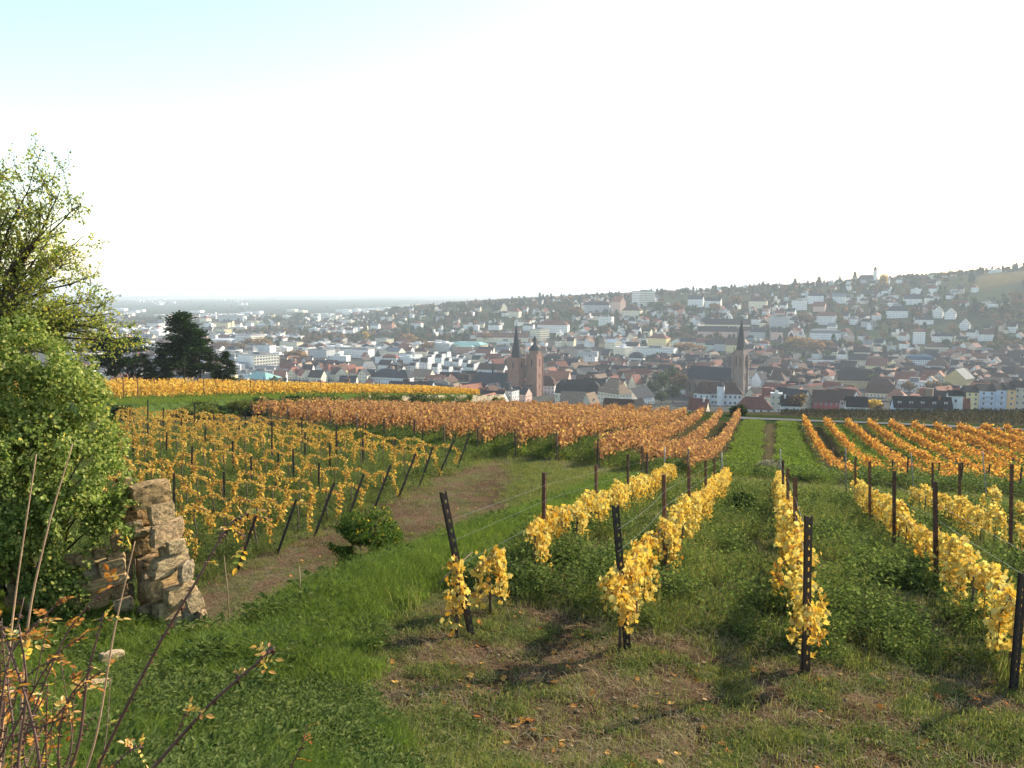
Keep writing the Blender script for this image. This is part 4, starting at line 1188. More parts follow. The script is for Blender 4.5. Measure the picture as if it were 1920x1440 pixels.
# --- taller tree behind it, thin crown with the limbs showing
TY = 11.6
fork = at(-45, 640, TY); tb = Vector((fork.x - .3, TY, ground(fork.x - .3, TY)))
tree = empty('plum_tree', tb, 0, 'tall thinly leaved tree with dark limbs at the left edge', 'tree')
m = MB(); rT = random.Random(3); tips = []
m.tube([Vector((0, 0, -.3)), (fork - tb) * .5 + Vector((.08, 0, 0)), fork - tb], [.13, .11, .095], 8)
def limb(p, q, r0, r1, depth):
    """a bowed limb from p to q with side twigs"""
    L = (q - p).length; n = max(4, int(L / .22)); pts = []; bow = Vector((rT.gauss(0, .06), rT.gauss(0, .06), rT.uniform(.02, .10))) * L
    for i in range(n + 1):
        f = i / n
        pts.append(p.lerp(q, f) + bow * math.sin(f * math.pi) + Vector((rT.gauss(0, .012), rT.gauss(0, .012), rT.gauss(0, .012))))
    m.tube(pts, [r0 + (r1 - r0) * i / n for i in range(n + 1)], 6 if depth == 0 else 4)
    if depth < 2:
        k = int(L / (.17 if depth == 0 else .13))
        for j in range(k):
            f = rT.uniform(.22, 1.0); i = int(f * n); b = pts[min(i, n)]
            dr = (q - p).normalized(); side = Vector((rT.gauss(0, 1), rT.gauss(0, 1), rT.gauss(.15, .9))).normalized()
            dd = (dr * rT.uniform(.5, 1.0) + side * .75).normalized()
            ln = (L * .42 if depth == 0 else .42) * rT.uniform(.4, 1.1) * (1.15 - .5 * f)
            limb(b, b + dd * ln, max(r0 * (1 - f) * .5, .006) if depth == 0 else .005, .0025, depth + 1)
    if depth >= 1: tips.append(pts)
ends = [(170, 335), (128, 310), (75, 295), (10, 265), (-60, 250), (175, 395), (150, 440), (205, 490), (185, 545), (228, 565), (190, 600), (140, 580), (-130, 320), (-200, 420), (-200, 540), (40, 340), (110, 400), (90, 470), (30, 420), (100, 540), (235, 620), (160, 640), (-80, 450), (60, 570), (30, 610), (110, 615), (205, 640), (-20, 560), (70, 640), (150, 500), (50, 500), (130, 360), (0, 330), (-100, 600), (215, 585), (180, 660), (120, 670), (200, 615), (165, 560), (60, 680), (228, 600), (100, 590), (20, 660), (-20, 620), (40, 630), (80, 600), (140, 625), (10, 585), (170, 590), (120, 550), (190, 640), (-60, 640), (60, 655), (100, 640)]
for (u, v) in ends:
    q = at(u - 16, v + (48 if v < 480 else 22), TY + rT.uniform(-.7, .8)) - tb
    limb(fork - tb, q, .042 * rT.uniform(.6, 1.0), .005, 0)
link('trunk', m.mesh('trunk', True), tree, M_TBARK)
LC, LT = [], []
for pts in tips:
    A = np.array([tuple(p) for p in pts]); nn_ = len(A)
    k = rT.randint(9, 16) if nn_ < 6 else rT.randint(12, 22)
    f = np.sort(np.random.default_rng(rT.randint(0, 9999)).uniform(.15, 1, k)) * (nn_ - 1)
    i = np.minimum(f.astype(int), nn_ - 2); fr = (f - i)[:, None]
    LC.append(A[i] * (1 - fr) + A[i + 1] * fr); LT.append(np.repeat((A[-1] - A[0])[None], k, 0))
LC = np.concatenate(LC); LT = np.concatenate(LT); n = len(LC)
LC = LC + r.normal(size=LC.shape) * .028
me = leaves('crown', LC, LT / np.linalg.norm(LT, axis=1, keepdims=True) * .6 + r.normal(size=(n, 3)) * .7, r.normal(size=(n, 3)) + np.array((0, -.3, .5)), r.uniform(.030, .055, n), LEAF_SIMPLE)
link('crown', me, tree, M_TREEL)
print('tree leaves', n)

# --- shrub below the bank
def shrub(name, u, v, Y, ru, rv, n, size, mat, label, lumps=7, seed=1, cat='shrub', group=None, depth=None, shell=.4, gap=.36, stems=8, shape=LEAF_SIMPLE):
    r = np.random.default_rng(seed); p = at(u, v, Y); g = ground(p.x, p.y)
    W, H = ru / FPX * Y, rv / FPX * Y; depth = depth or W
    b = [(0, 0, p.z - g, W * .75, depth * .75, H * .8)]
    for k in range(lumps):
        a = r.uniform(0, 6.28); e = r.uniform(-.7, 1)
        b.append((math.cos(a) * W * .5, math.sin(a) * depth * .5, p.z - g + e * H * .5, W * r.uniform(.35, .55), depth * r.uniform(.35, .55), H * r.uniform(.35, .55)))
    P = blob_points(n, b, r, shell, .3); C = P[:, :3]; d = P[:, 3:]
    kp = (fbm(C[:, 0] * 2.2 / W + 5, C[:, 2] * 2.2 / W + C[:, 1], seed, 3) > gap) & (C[:, 2] > .03)
    C, d = C[kp], d[kp]; k = len(C)
    o = empty(name, (p.x, p.y, g), 0, label, cat, group)
    link('foliage', leaves('foliage', C, d * .5 + r.normal(size=(k, 3)) * .8, d * .6 + r.normal(size=(k, 3)) * .6 + np.array((0, 0, .4)), size * r.uniform(.6, 1.3, k), shape), o, mat)
    m = MB()
    for j in range(stems):
        a = r.uniform(0, 6.28); q = Vector((math.cos(a) * W * .6, math.sin(a) * depth * .6, p.z - g + r.uniform(-.2, .6) * H))
        m.tube([Vector((0, 0, -.1)), q * .5 + Vector((0, 0, .1 * H)), q], [.02 * W + .006, .012 * W + .004, .004], 5)
    link('stems', m.mesh('stems', True), o, M_TBARK)
    return o
M_SHR = leaf_mat('shrub leaf', [(0, (.030, .060, .014)), (.5, (.060, .105, .022)), (.9, (.12, .16, .035)), (.97, (.2, .2, .05)), (1, (.65, .42, .05))], .4)
M_DKG = leaf_mat('dark evergreen leaf', [(0, (.014, .028, .012)), (.6, (.030, .055, .018)), (1, (.06, .085, .028))], .25)
M_OLIVE = leaf_mat('olive hedge leaf', [(0, (.05, .065, .015)), (.5, (.10, .12, .03)), (1, (.19, .19, .06))], .35)
shrub('shrub', 690, 1028, 17.0, 84, 84, 21000, .06, M_SHR, 'round dark green shrub standing below the grassy bank', 10, 21, gap=.40, shell=.3)
shrub('leafy_weed', 1388, 950, 26.0, 34, 24, 1300, .19, M_DKG, 'dark big-leaved weed between the second and third golden rows', 5, 22, cat='weed', shape=LEAF_OVAL, stems=5)
shrub('leafy_weed', 1685, 1090, 14.2, 95, 45, 2600, .12, M_WEED, 'spreading clump of tall weeds beside the dark slotted post', 7, 23, cat='weed', shape=LEAF_OVAL, stems=6)
shrub('brush_pile', 1447, 878, 47.0, 34, 17, 1600, .14, leaf_mat('brush', [(0, (.13, .12, .07)), (1, (.32, .29, .19))], .2), 'heap of cut brush in the grassy centre track', 5, 24, cat='brush pile', stems=14)
shrub('shrub', 1385, 772, 119, 17, 15, 1400, .35, M_DKG, 'dark bush at the foot of the red rows before the road', 5, 25)
# thin canes in the lower terrace
M_CANE = plain_mat('pale cane', (.30, .21, .12), .8, .2, 8)
for (a, b, c, d, lab) in [(420, 1042, 430, 1172, 'thin pale cane standing alone on the bare soil behind the pier'), (561, 1062, 559, 1125, 'short dry stalk on the bare soil near the bank'), (1562, 838, 1560, 900, 'thin pale stick before the orange rows')]:
    p = hit(c, d, skip=11 if a < 1000 else 30); q = at(a, b, p.y)
    m = MB(); m.tube([(0, 0, -.1), (q - p) * .5 + Vector((.02, 0, 0)), q - p], [.016, .013, .008], 6)
    o = m.build('cane', M_CANE, smooth=True, loc=p); tag(o, lab, 'cane')

# --- terrace wall with ivy and hedge shrubs along it
wallp = []
m = MB()
M_TWALL = plain_mat('terrace sandstone', (.40, .33, .23), .95, 0, .9, .8, col2=(.15, .12, .075), detail=10)
pts = [(float(np.interp(y, EDGE[:, 1], EDGE[:, 0])), float(y)) for y in np.linspace(104, 155.5, 44)]
for i in range(len(pts) - 1):
    (x0, y0), (x1, y1) = pts[i], pts[i + 1]
    dx, dy = x1 - x0, y1 - y0; L = math.hypot(dx, dy); nx, ny = dy / L, -dx / L
    f = .35
    top0 = float(np.interp(y0, EDGE[:, 1], EDGE[:, 2])) + .12 + .12 * math.sin(i * 1.7); top1 = float(np.interp(y1, EDGE[:, 1], EDGE[:, 2])) + .12 + .12 * math.sin(i * 1.7)
    b0 = float(terr(x0 + nx * 1.2, y0 + ny * 1.2, False)) - .6; b1 = float(terr(x1 + nx * 1.2, y1 + ny * 1.2, False)) - .6
    o_ = random.uniform(0, .10) + .02
    P4 = [(x0 + nx * o_, y0 + ny * o_), (x1 + nx * o_, y1 + ny * o_), (x1 - nx * .9, y1 - ny * .9), (x0 - nx * .9, y0 - ny * .9)]
    vv = [(*P4[0], b0), (*P4[1], b1), (*P4[2], b1), (*P4[3], b0), (*P4[0], top0), (*P4[1], top1), (*P4[2], top1), (*P4[3], top0)]
    m.add(vv, [(0, 3, 2, 1), (4, 5, 6, 7), (0, 1, 5, 4), (1, 2, 6, 5), (2, 3, 7, 6), (3, 0, 4, 7)])
o = m.build('terrace_wall', M_TWALL); tag(o, 'pale sandstone retaining wall below the raised grassy terrace', 'wall')
r = random.Random(9)
hk = 0
for y in list(np.linspace(58, 122, 30)) + list(np.linspace(124, 154, 16)):
    off = r.uniform(.4, 5.5) if y < 122 else .25
    x = float(np.interp(y, EDGE[:, 1], EDGE[:, 0])) + off
    top = float(np.interp(y, EDGE[:, 1], EDGE[:, 2])); u, v = proj(x, y, top - (.3 + .12 * off if y < 122 else r.uniform(.2, 1.0)))
    if u < 225 or (y > 122 and r.random() < .3): continue
    hk += 1
    ru = (r.uniform(24, 40) if y < 122 else r.uniform(6, 11)); rv = r.uniform(11, 17) if y < 122 else r.uniform(5, 9)
    dark = r.random() < .25
    shrub('hedge_shrub', u, v, y, ru, rv, 1500 if y < 122 else 500, .20, M_DKG if dark else (M_OLIVE if y < 122 else M_SHR),
          f'{"dark green" if dark else ("olive" if y < 122 else "ivy-like")} shrub along the foot of the terrace wall, {ORD[hk]} counting rightwards', 5, 400 + hk, cat='shrub', group='shrubs along the terrace wall', stems=4, depth=1.0)

# --- dark conifers behind the terrace
M_NEED = leaf_mat('pine needles', [(0, (.012, .026, .012)), (.6, (.026, .048, .018)), (1, (.055, .080, .028))], .2)
def conifer(u, vt, vb, Y, ru, label, style='pine', seed=1, n=5200, group='dark conifers behind the terrace', bare=.22, name='pine_tree'):
    r = np.random.default_rng(seed); top = at(u, vt, Y); bot = at(u, vb, Y); H = top.z - bot.z; W = ru / FPX * Y
    o = empty(name, (top.x, Y, bot.z), 0, label, 'tree', group)
    m = MB(); m.tube([(0, 0, -1.5), (.05, 0, H * .5), (0, 0, H * .97)], [.03 * H * .7 + .05, .02 * H * .6, .02], 7)
    Cs, Ts, Ns = [], [], []
    nb = 44 if style != 'cypress' else 60
    for k in range(nb):
        f = bare + (1 - bare) * (k + r.uniform()) / nb
        if style == 'pine': w = W * (1 - f) ** .62 * (1.0 + .25 * math.sin(k * 2.4)) * (1.0 if f > bare + .08 else .8)
        elif style == 'umbrella': w = W * math.sqrt(max(0, 1 - ((f - .72) / .34) ** 2)) if f > .36 else W * .12
        elif style == 'cone': w = W * (1 - f) ** .85
        else: w = W * math.sin(min(1, f * 1.1) * math.pi * .95) ** .5
        w = max(w, .05 * W)
        a = r.uniform(0, 6.28); L = w * r.uniform(.65, 1.08); z = f * H
        droop = {'pine': .05, 'umbrella': .12, 'cone': -.10, 'cypress': .9}[style]
        e = Vector((math.cos(a) * L, math.sin(a) * L, z + droop * L))
        if style != 'cypress': m.tube([(0, 0, z - .02 * H), Vector((e.x * .5, e.y * .5, z + droop * L * .3)), e], [.012 * H * .4 + .01, .02, .008], 4)
        kk = int(n / nb * (.35 + 1.3 * L / W))
        g = r.uniform(.18, 1, kk) ** .75
        P = np.stack([np.cos(a) * L * g, np.sin(a) * L * g, z + droop * L * g ** 2], 1) + r.normal(size=(kk, 3)) * np.array((.11 * W, .11 * W, .022 * H))
        Cs.append(P); Ts.append(np.stack([np.cos(a) + r.normal(0, .5, kk), np.sin(a) + r.normal(0, .5, kk), r.normal(.15, .35, kk)], 1)); Ns.append(r.normal(size=(kk, 3)) * .5 + np.array((0, 0, 1.0)))
    C = np.concatenate(Cs); k = len(C)
    link('crown', leaves('crown', C, np.concatenate(Ts), np.concatenate(Ns), .055 * H * r.uniform(.6, 1.2, k), LEAF_SIMPLE, wid=.7), o, M_NEED)
    link('trunk', m.mesh('trunk', True), o, M_TBARK)
    return o
conifer(340, 590, 722, 112, 66, 'tall spreading dark pine, largest conifer behind the terrace', 'pine', 31, 11000)
conifer(372, 640, 722, 116, 50, 'dark pine leaning against the right flank of the tallest pine', 'pine', 32, 9000)
conifer(212, 634, 722, 104, 60, 'umbrella-crowned dark pine beside the large bush', 'umbrella', 33, 12000)
conifer(268, 664, 722, 108, 34, 'dark broad yew left of the tallest pine', 'cone', 34, 9000, bare=.03)
conifer(300, 655, 722, 110, 30, 'dark dense conifer tucked against the tallest pine', 'cone', 37, 9000, bare=.03)
conifer(239, 672, 724, 106, 9, 'slim dark cypress, left one of the pair', 'cypress', 35, 1500, name='cypress_tree')
conifer(252, 664, 724, 106, 9, 'slim dark cypress, right one of the pair', 'cypress', 38, 1500, name='cypress_tree')
conifer(424, 660, 722, 118, 30, 'dark pointed spruce right of the tallest pine', 'cone', 36, 9000, bare=.04, name='spruce_tree')
conifer(452, 702, 724, 122, 15, 'low dark conifer at the foot of the pointed spruce', 'cone', 39, 1500, bare=.04, name='spruce_tree')
shrub('shrub', 405, 706, 119, 12, 14, 900, .25, M_SHR, 'light green bush between the tall pine and the pointed spruce', 4, 41)

# ================================================================== WILD ROSE STEMS in the left foreground
M_STEM = plain_mat('rose stem', (.11, .055, .038), .6, .35, 30, col2=(.06, .03, .022))
M_TAN = plain_mat('dry cane', (.30, .19, .11), .75, .25, 20)
M_RL = leaf_mat('rose leaf', [(0, (.38, .15, .04)), (.3, (.55, .30, .06)), (.6, (.62, .45, .10)), (.8, (.30, .32, .06)), (1, (.12, .18, .04))], .5, .04)
M_RLB = leaf_mat('brown rose leaf', [(0, (.20, .08, .03)), (.5, (.42, .17, .05)), (1, (.58, .33, .08))], .4)
def spl(P, n=14):
    P = [Vector(p) for p in P]; Q = [P[0] * 2 - P[1]] + P + [P[-1] * 2 - P[-2]]; out = []
    for i in range(len(P) - 1):
        a, b, c, d = Q[i:i + 4]
        for k in range(n):
            t = k / n; out.append(.5 * ((2 * b) + (c - a) * t + (2 * a - 5 * b + 4 * c - d) * t * t + (3 * b - a - 3 * c + d) * t ** 3))
    out.append(P[-1]); return out
def rose_leaf(L, base, dr, size, r):
    """one pinnate leaf: leaflets in pairs and one at the end"""
    dr = dr.normalized(); up = Vector((r.gauss(0, .4), r.gauss(0, .4), 1)); side = dr.cross(up).normalized(); nrm = side.cross(dr)
    for k in range(3):
        c = base + dr * size * (.5 + k * .55) - Vector((0, 0, .10 * size * k * k))
        for sg in (-1, 1):
            L.append((c, dr * .4 + side * sg, nrm + Vector((r.gauss(0, .3), r.gauss(0, .3), 0)), size * r.uniform(.6, .9)))
    L.append((base + dr * size * 2.1 - Vector((0, 0, .6 * size)), dr - Vector((0, 0, .4)), nrm, size))
def rose_plant(name, label, stems, loc, seed, leaf_mats=(M_RL,), cat='plant'):
    r = random.Random(seed); loc = Vector(loc); o = empty(name, loc, 0, label, cat)
    for (pix, Y0, Y1, rad, nleaf, mat, lm) in stems:
        n = len(pix); P = [at(u, v, Y0 + (Y1 - Y0) * i / (n - 1)) - loc for i, (u, v) in enumerate(pix)]
        S = spl(P, 8); m = MB(); k = len(S)
        m.tube(S, [rad * (1 - .6 * i / k) for i in range(k)], 6)
        if mat is M_STEM:
            for j in range(int(k * 1.6)):
                i = r.randrange(1, k - 1); d = (S[i + 1] - S[i - 1]).normalized(); s_ = Vector((r.gauss(0, 1), r.gauss(0, 1), r.gauss(0, 1))); s_ = (s_ - d * s_.dot(d)).normalized()
                p = S[i] + d * r.uniform(-.01, .01); w = rad * .9
                m.add([p + d * w, p - d * w, p + d.cross(s_) * w * .5, p + s_ * (rad + r.uniform(.005, .010)) - d * .003], [(0, 2, 3), (2, 1, 3), (1, 0, 3)])
        so = m.build('stem', mat, o, True)
        L = []
        for j in range(nleaf):
            i = min(k - 2, int(k * (1 - .55 * r.random() ** 1.4))); d = (S[i + 1] - S[i]).normalized()
            dr = (d * .4 + Vector((r.gauss(0, 1), r.gauss(0, .7), r.gauss(.1, .6)))).normalized()
            rose_leaf(L, S[i], dr, r.uniform(.011, .021), r)
        if L:
            C = np.array([tuple(q[0]) for q in L]); me = leaves('leaves', C, np.array([tuple(q[1]) for q in L]), np.array([tuple(q[2]) for q in L]), np.array([q[3] for q in L]), LEAF_OVAL)
            link('leaves', me, so, lm or M_RL)
    return o
rb = at(60, 1500, 1.75); rb.z = ground(rb.x, rb.y)
stems = [([(-10, 1560), (10, 1300), (30, 1110), (68, 852)], 1.7, 1.9, 0.0034, 0, M_TAN, None), ([(30, 1560), (48, 1210), (85, 1010), (136, 832)], 1.7, 1.85, 0.0034, 0, M_TAN, None),
         ([(110, 1560), (175, 1400), (215, 1180), (253, 1015)], 1.6, 1.75, .0032, 3, M_TAN, None), ([(60, 1560), (140, 1420), (165, 1265), (195, 1150)], 1.5, 1.6, .0042, 3, M_STEM, None),
         ([(0, 1560), (40, 1400), (130, 1180), (228, 1085)], 1.5, 1.7, .0030, 5, M_STEM, M_RLB), ([(-30, 1480), (20, 1380), (95, 1240), (160, 1190)], 1.45, 1.5, .003, 5, M_STEM, M_RLB),
         ([(30, 1560), (35, 1420), (50, 1290), (35, 1170)], 1.4, 1.5, .0036, 4, M_STEM, None), ([(80, 1560), (70, 1400), (30, 1250), (-10, 1150)], 1.4, 1.5, .0034, 4, M_STEM, M_RLB),
         ([(-20, 1520), (0, 1340), (20, 1230), (75, 1160)], 1.5, 1.6, .003, 5, M_STEM, M_RL), ([(130, 1560), (110, 1450), (120, 1330), (175, 1250)], 1.5, 1.55, .003, 4, M_STEM, M_RLB),
         ([(-20, 1400), (15, 1330), (60, 1260), (120, 1230)], 1.6, 1.7, .0026, 4, M_STEM, M_RLB), ([(50, 1560), (90, 1380), (150, 1290), (205, 1250)], 1.6, 1.7, .0028, 5, M_STEM, M_RL),
         ([(-30, 1300), (20, 1220), (70, 1170), (120, 1120)], 1.9, 2.0, .003, 5, M_STEM, M_RLB), ([(10, 1560), (25, 1380), (15, 1260), (45, 1120)], 1.5, 1.7, .0026, 4, M_STEM, M_RL),
         ([(100, 1560), (60, 1470), (45, 1390), (90, 1290)], 1.45, 1.5, .0026, 4, M_STEM, M_RL), ([(-40, 1430), (-5, 1390), (60, 1370), (130, 1340)], 1.45, 1.55, .0026, 3, M_STEM, M_RLB),
         ([(150, 1560), (190, 1470), (240, 1410), (270, 1400)], 1.5, 1.55, .0024, 4, M_STEM, M_RL), ([(-20, 1560), (-5, 1430), (10, 1300), (5, 1190)], 1.6, 1.7, .003, 3, M_STEM, M_RL)]
rz_ = random.Random(77)
for q in range(22):
    u0, v0 = rz_.uniform(-60, 150), 1560; u1 = u0 + rz_.uniform(-40, 90); v1 = rz_.uniform(1130, 1330) + max(0, u1 - 60) * .8
    um, vm = (u0 + u1) / 2 + rz_.uniform(-40, 40), (v0 + v1) / 2
    stems.append(([(u0, v0), ((u0 + um) / 2 + rz_.uniform(-15, 15), (v0 + vm) / 2), (um, vm), (u1, v1)], rz_.uniform(1.4, 1.8), rz_.uniform(1.5, 2.0), rz_.uniform(.0016, .0028), rz_.randint(1, 4), M_STEM, rz_.choice([M_RL, M_RLB, M_RLB])))
rose_plant('wild_rose_bush', 'tangled wild rose bush with thorny stems in the lower left corner', stems, rb, 51, cat='bush')
b2 = at(150, 1520, 1.7); b2.z = ground(b2.x, b2.y)
rose_plant('wild_rose_shoot', 'long thorny rose shoot rising across the stone wall to orange leaves', [([(130, 1560), (217, 1367), (300, 1205), (370, 1087), (412, 1012), (440, 975), (482, 958)], 1.6, 1.8, .0042, 7, M_STEM, M_RL), ([(408, 1020), (420, 990), (455, 1005), (462, 1030)], 1.76, 1.78, .002, 3, M_STEM, M_RL)], b2, 52)
b3 = at(250, 1540, 1.6); b3.z = ground(b3.x, b3.y)
rose_plant('wild_rose_shoot', 'stout thorny rose shoot slanting up over the grass to pale curled leaves', [([(240, 1500), (290, 1437), (395, 1320), (480, 1245), (515, 1213)], 1.5, 1.6, .0050, 6, M_STEM, M_RL), ([(330, 1380), (345, 1345), (352, 1330)], 1.52, 1.53, .002, 3, M_STEM, M_RL)], b3, 53)
b4 = at(530, 1500, 1.9); b4.z = ground(b4.x, b4.y)
rose_plant('wild_rose_shoot', 'small rose sprig with orange leaves at the bottom edge', [([(535, 1500), (545, 1440), (565, 1400), (575, 1360)], 1.9, 1.9, .0026, 3, M_STEM, M_RLB)], b4, 54)
# ================================================================== THE TOWN
def wall_mat(name, col=None, windows=True, attr=False):
    m, nt, out = new_mat(name)
    b = N(nt, 'ShaderNodeBsdfPrincipled'); b.inputs['Roughness'].default_value = .9; b.inputs['Specular IOR Level'].default_value = .0
    if attr:
        a = N(nt, 'ShaderNodeVertexColor'); a.layer_name = 'tint'; cs = a.outputs['Color']
    else:
        c = N(nt, 'ShaderNodeRGB'); c.outputs[0].default_value = (*col, 1); cs = c.outputs[0]
    tc = nt.nodes.new('ShaderNodeTexCoord')
    nz = N(nt, 'ShaderNodeTexNoise'); nz.inputs['Scale'].default_value = .35; nz.inputs['Detail'].default_value = 5
    nt.links.new(tc.outputs['Object'], nz.inputs['Vector'])
    rr_ = ramp(nt, [(.3, (.82, .81, .79)), (.65, (1, 1, 1))], nz.outputs['Fac'])
    mx = N(nt, 'ShaderNodeMix', data_type='RGBA', blend_type='MULTIPLY'); mx.inputs[0].default_value = 1
    nt.links.new(cs, mx.inputs[6]); nt.links.new(rr_.outputs[0], mx.inputs[7]); res = mx.outputs[2]
    if windows:     # too far away to tell the panes apart: dark openings in rows
        uv = N(nt, 'ShaderNodeUVMap'); uv.uv_map = 'wall'
        sx = nt.nodes.new('ShaderNodeSeparateXYZ'); nt.links.new(uv.outputs[0], sx.inputs[0])
        def band(sock, per, lo, hi):
            d = N(nt, 'ShaderNodeMath', operation='DIVIDE'); d.inputs[1].default_value = per; nt.links.new(sock, d.inputs[0])
            f = N(nt, 'ShaderNodeMath', operation='FRACT'); nt.links.new(d.outputs[0], f.inputs[0])
            g = N(nt, 'ShaderNodeMath', operation='GREATER_THAN'); g.inputs[1].default_value = lo; nt.links.new(f.outputs[0], g.inputs[0])
            l = N(nt, 'ShaderNodeMath', operation='LESS_THAN'); l.inputs[1].default_value = hi; nt.links.new(f.outputs[0], l.inputs[0])
            p = N(nt, 'ShaderNodeMath', operation='MULTIPLY'); nt.links.new(g.outputs[0], p.inputs[0]); nt.links.new(l.outputs[0], p.inputs[1]); return p.outputs[0]
        w = N(nt, 'ShaderNodeMath', operation='MULTIPLY'); nt.links.new(band(sx.outputs[0], 2.6, .30, .66), w.inputs[0]); nt.links.new(band(sx.outputs[1], 2.9, .34, .80), w.inputs[1])
        m2 = N(nt, 'ShaderNodeMix', data_type='RGBA'); m2.inputs[7].default_value = (.05, .055, .065, 1)
        wf = N(nt, 'ShaderNodeMath', operation='MULTIPLY'); wf.inputs[1].default_value = .62; nt.links.new(w.outputs[0], wf.inputs[0])
        nt.links.new(wf.outputs[0], m2.inputs[0]); nt.links.new(res, m2.inputs[6]); res = m2.outputs[2]
    nt.links.new(res, b.inputs['Base Color']); nt.links.new(b.outputs[0], out.inputs['Surface'])
    return m
def roof_mat(name, col=None, attr=False, rough=.8):
    m, nt, out = new_mat(name)
    b = N(nt, 'ShaderNodeBsdfPrincipled'); b.inputs['Roughness'].default_value = rough; b.inputs['Specular IOR Level'].default_value = .04
    if attr:
        a = N(nt, 'ShaderNodeVertexColor'); a.layer_name = 'tint'; cs = a.outputs['Color']
    else:
        c = N(nt, 'ShaderNodeRGB'); c.outputs[0].default_value = (*col, 1); cs = c.outputs[0]
    tc = nt.nodes.new('ShaderNodeTexCoord')
    nz = N(nt, 'ShaderNodeTexNoise'); nz.inputs['Scale'].default_value = .8; nz.inputs['Detail'].default_value = 8; nz.inputs['Roughness'].default_value = .7
    nt.links.new(tc.outputs['Object'], nz.inputs['Vector'])
    wv = N(nt, 'ShaderNodeTexWave'); wv.inputs['Scale'].default_value = 3.0; wv.inputs['Distortion'].default_value = .6; wv.bands_direction = 'Z'
    nt.links.new(tc.outputs['Object'], wv.inputs['Vector'])
    rr_ = ramp(nt, [(.28, (.6, .6, .6)), (.7, (1.2, 1.18, 1.15))], nz.outputs['Fac'])
    r2 = ramp(nt, [(.2, (.85, .85, .85)), (.8, (1.05, 1.05, 1.05))], wv.outputs['Fac'])
    mx = N(nt, 'ShaderNodeMix', data_type='RGBA', blend_type='MULTIPLY'); mx.inputs[0].default_value = 1
    nt.links.new(cs, mx.inputs[6]); nt.links.new(rr_.outputs[0], mx.inputs[7])
    m3 = N(nt, 'ShaderNodeMix', data_type='RGBA', blend_type='MULTIPLY'); m3.inputs[0].default_value = 1
    nt.links.new(mx.outputs[2], m3.inputs[6]); nt.links.new(r2.outputs[0], m3.inputs[7])
    nt.links.new(m3.outputs[2], b.inputs['Base Color']); nt.links.new(b.outputs[0], out.inputs['Surface'])
    return m
WALLC = {'white': (.72, .71, .68), 'cream': (.74, .66, .48), 'beige': (.56, .49, .38), 'grey': (.46, .46, .45), 'yellow': (.78, .64, .32), 'ochre': (.52, .39, .19), 'pink': (.66, .44, .36), 'pale green': (.60, .66, .56),
         'pale blue': (.50, .58, .68), 'crimson': (.36, .06, .06), 'orange': (.76, .46, .22), 'brick': (.36, .17, .11), 'sandstone': (.52, .43, .31)}
ROOFC = {'slate': (.045, .050, .058), 'dark': (.038, .034, .034), 'brown': (.095, .055, .042), 'red': (.20, .082, .060), 'orange-red': (.32, .14, .09), 'grey': (.20, .20, .20), 'tan': (.25, .18, .125), 'copper': (.24, .42, .38),
         'blue': (.05, .10, .16), 'white': (.66, .66, .64)}
_wm, _rm = {}, {}
def WM(c, win):
    if (c, win) not in _wm: _wm[(c, win)] = wall_mat(f'{c} render {"far" if win else "near"}', WALLC[c], win)
    return _wm[(c, win)]
def RM(c):
    if c not in _rm: _rm[c] = roof_mat(f'{c} roof', ROOFC[c])
    return _rm[c]
M_FRAME = plain_mat('window frame', (.62, .61, .58), .6); M_PANE = plain_mat('window pane', (.030, .036, .046), .15, spec=.5)
def window_mesh():
    m = MB(); t = .10
    m.box(-.5, .5, -.05, .02, -.5, -.5 + t * .6); m.box(-.5, .5, -.05, .02, .5 - t * .6, .5); m.box(-.5, -.5 + t, -.05, .02, -.44, .44); m.box(.5 - t, .5, -.05, .02, -.44, .44); m.box(-.03, .03, -.045, .02, -.44, .44)
    m.add([(-.4, -.015, -.44), (.4, -.015, -.44), (.4, -.015, .44), (-.4, -.015, .44)], [(0, 1, 2, 3)], 1)
    me = m.mesh('window'); me.materials.append(M_FRAME); me.materials.append(M_PANE); return me
ME_WIN = window_mesh()
def arch_window_mesh():
    m = MB(); pts = [(-.5, 0), (.5, 0), (.5, .68), (.34, .86), (0, 1.0), (-.34, .86), (-.5, .68)]
    m.add([(x, -.03, z) for x, z in pts], [tuple(range(7))], 1)
    for i in range(7):
        (x0, z0), (x1, z1) = pts[i], pts[(i + 1) % 7]
        m.add([(x0, -.08, z0), (x1, -.08, z1), (x1 * .84, -.08, .06 + z1 * .9), (x0 * .84, -.08, .06 + z0 * .9), (x0, .02, z0), (x1, .02, z1)], [(0, 1, 2, 3), (0, 4, 5, 1)], 0)
    me = m.mesh('window'); return me

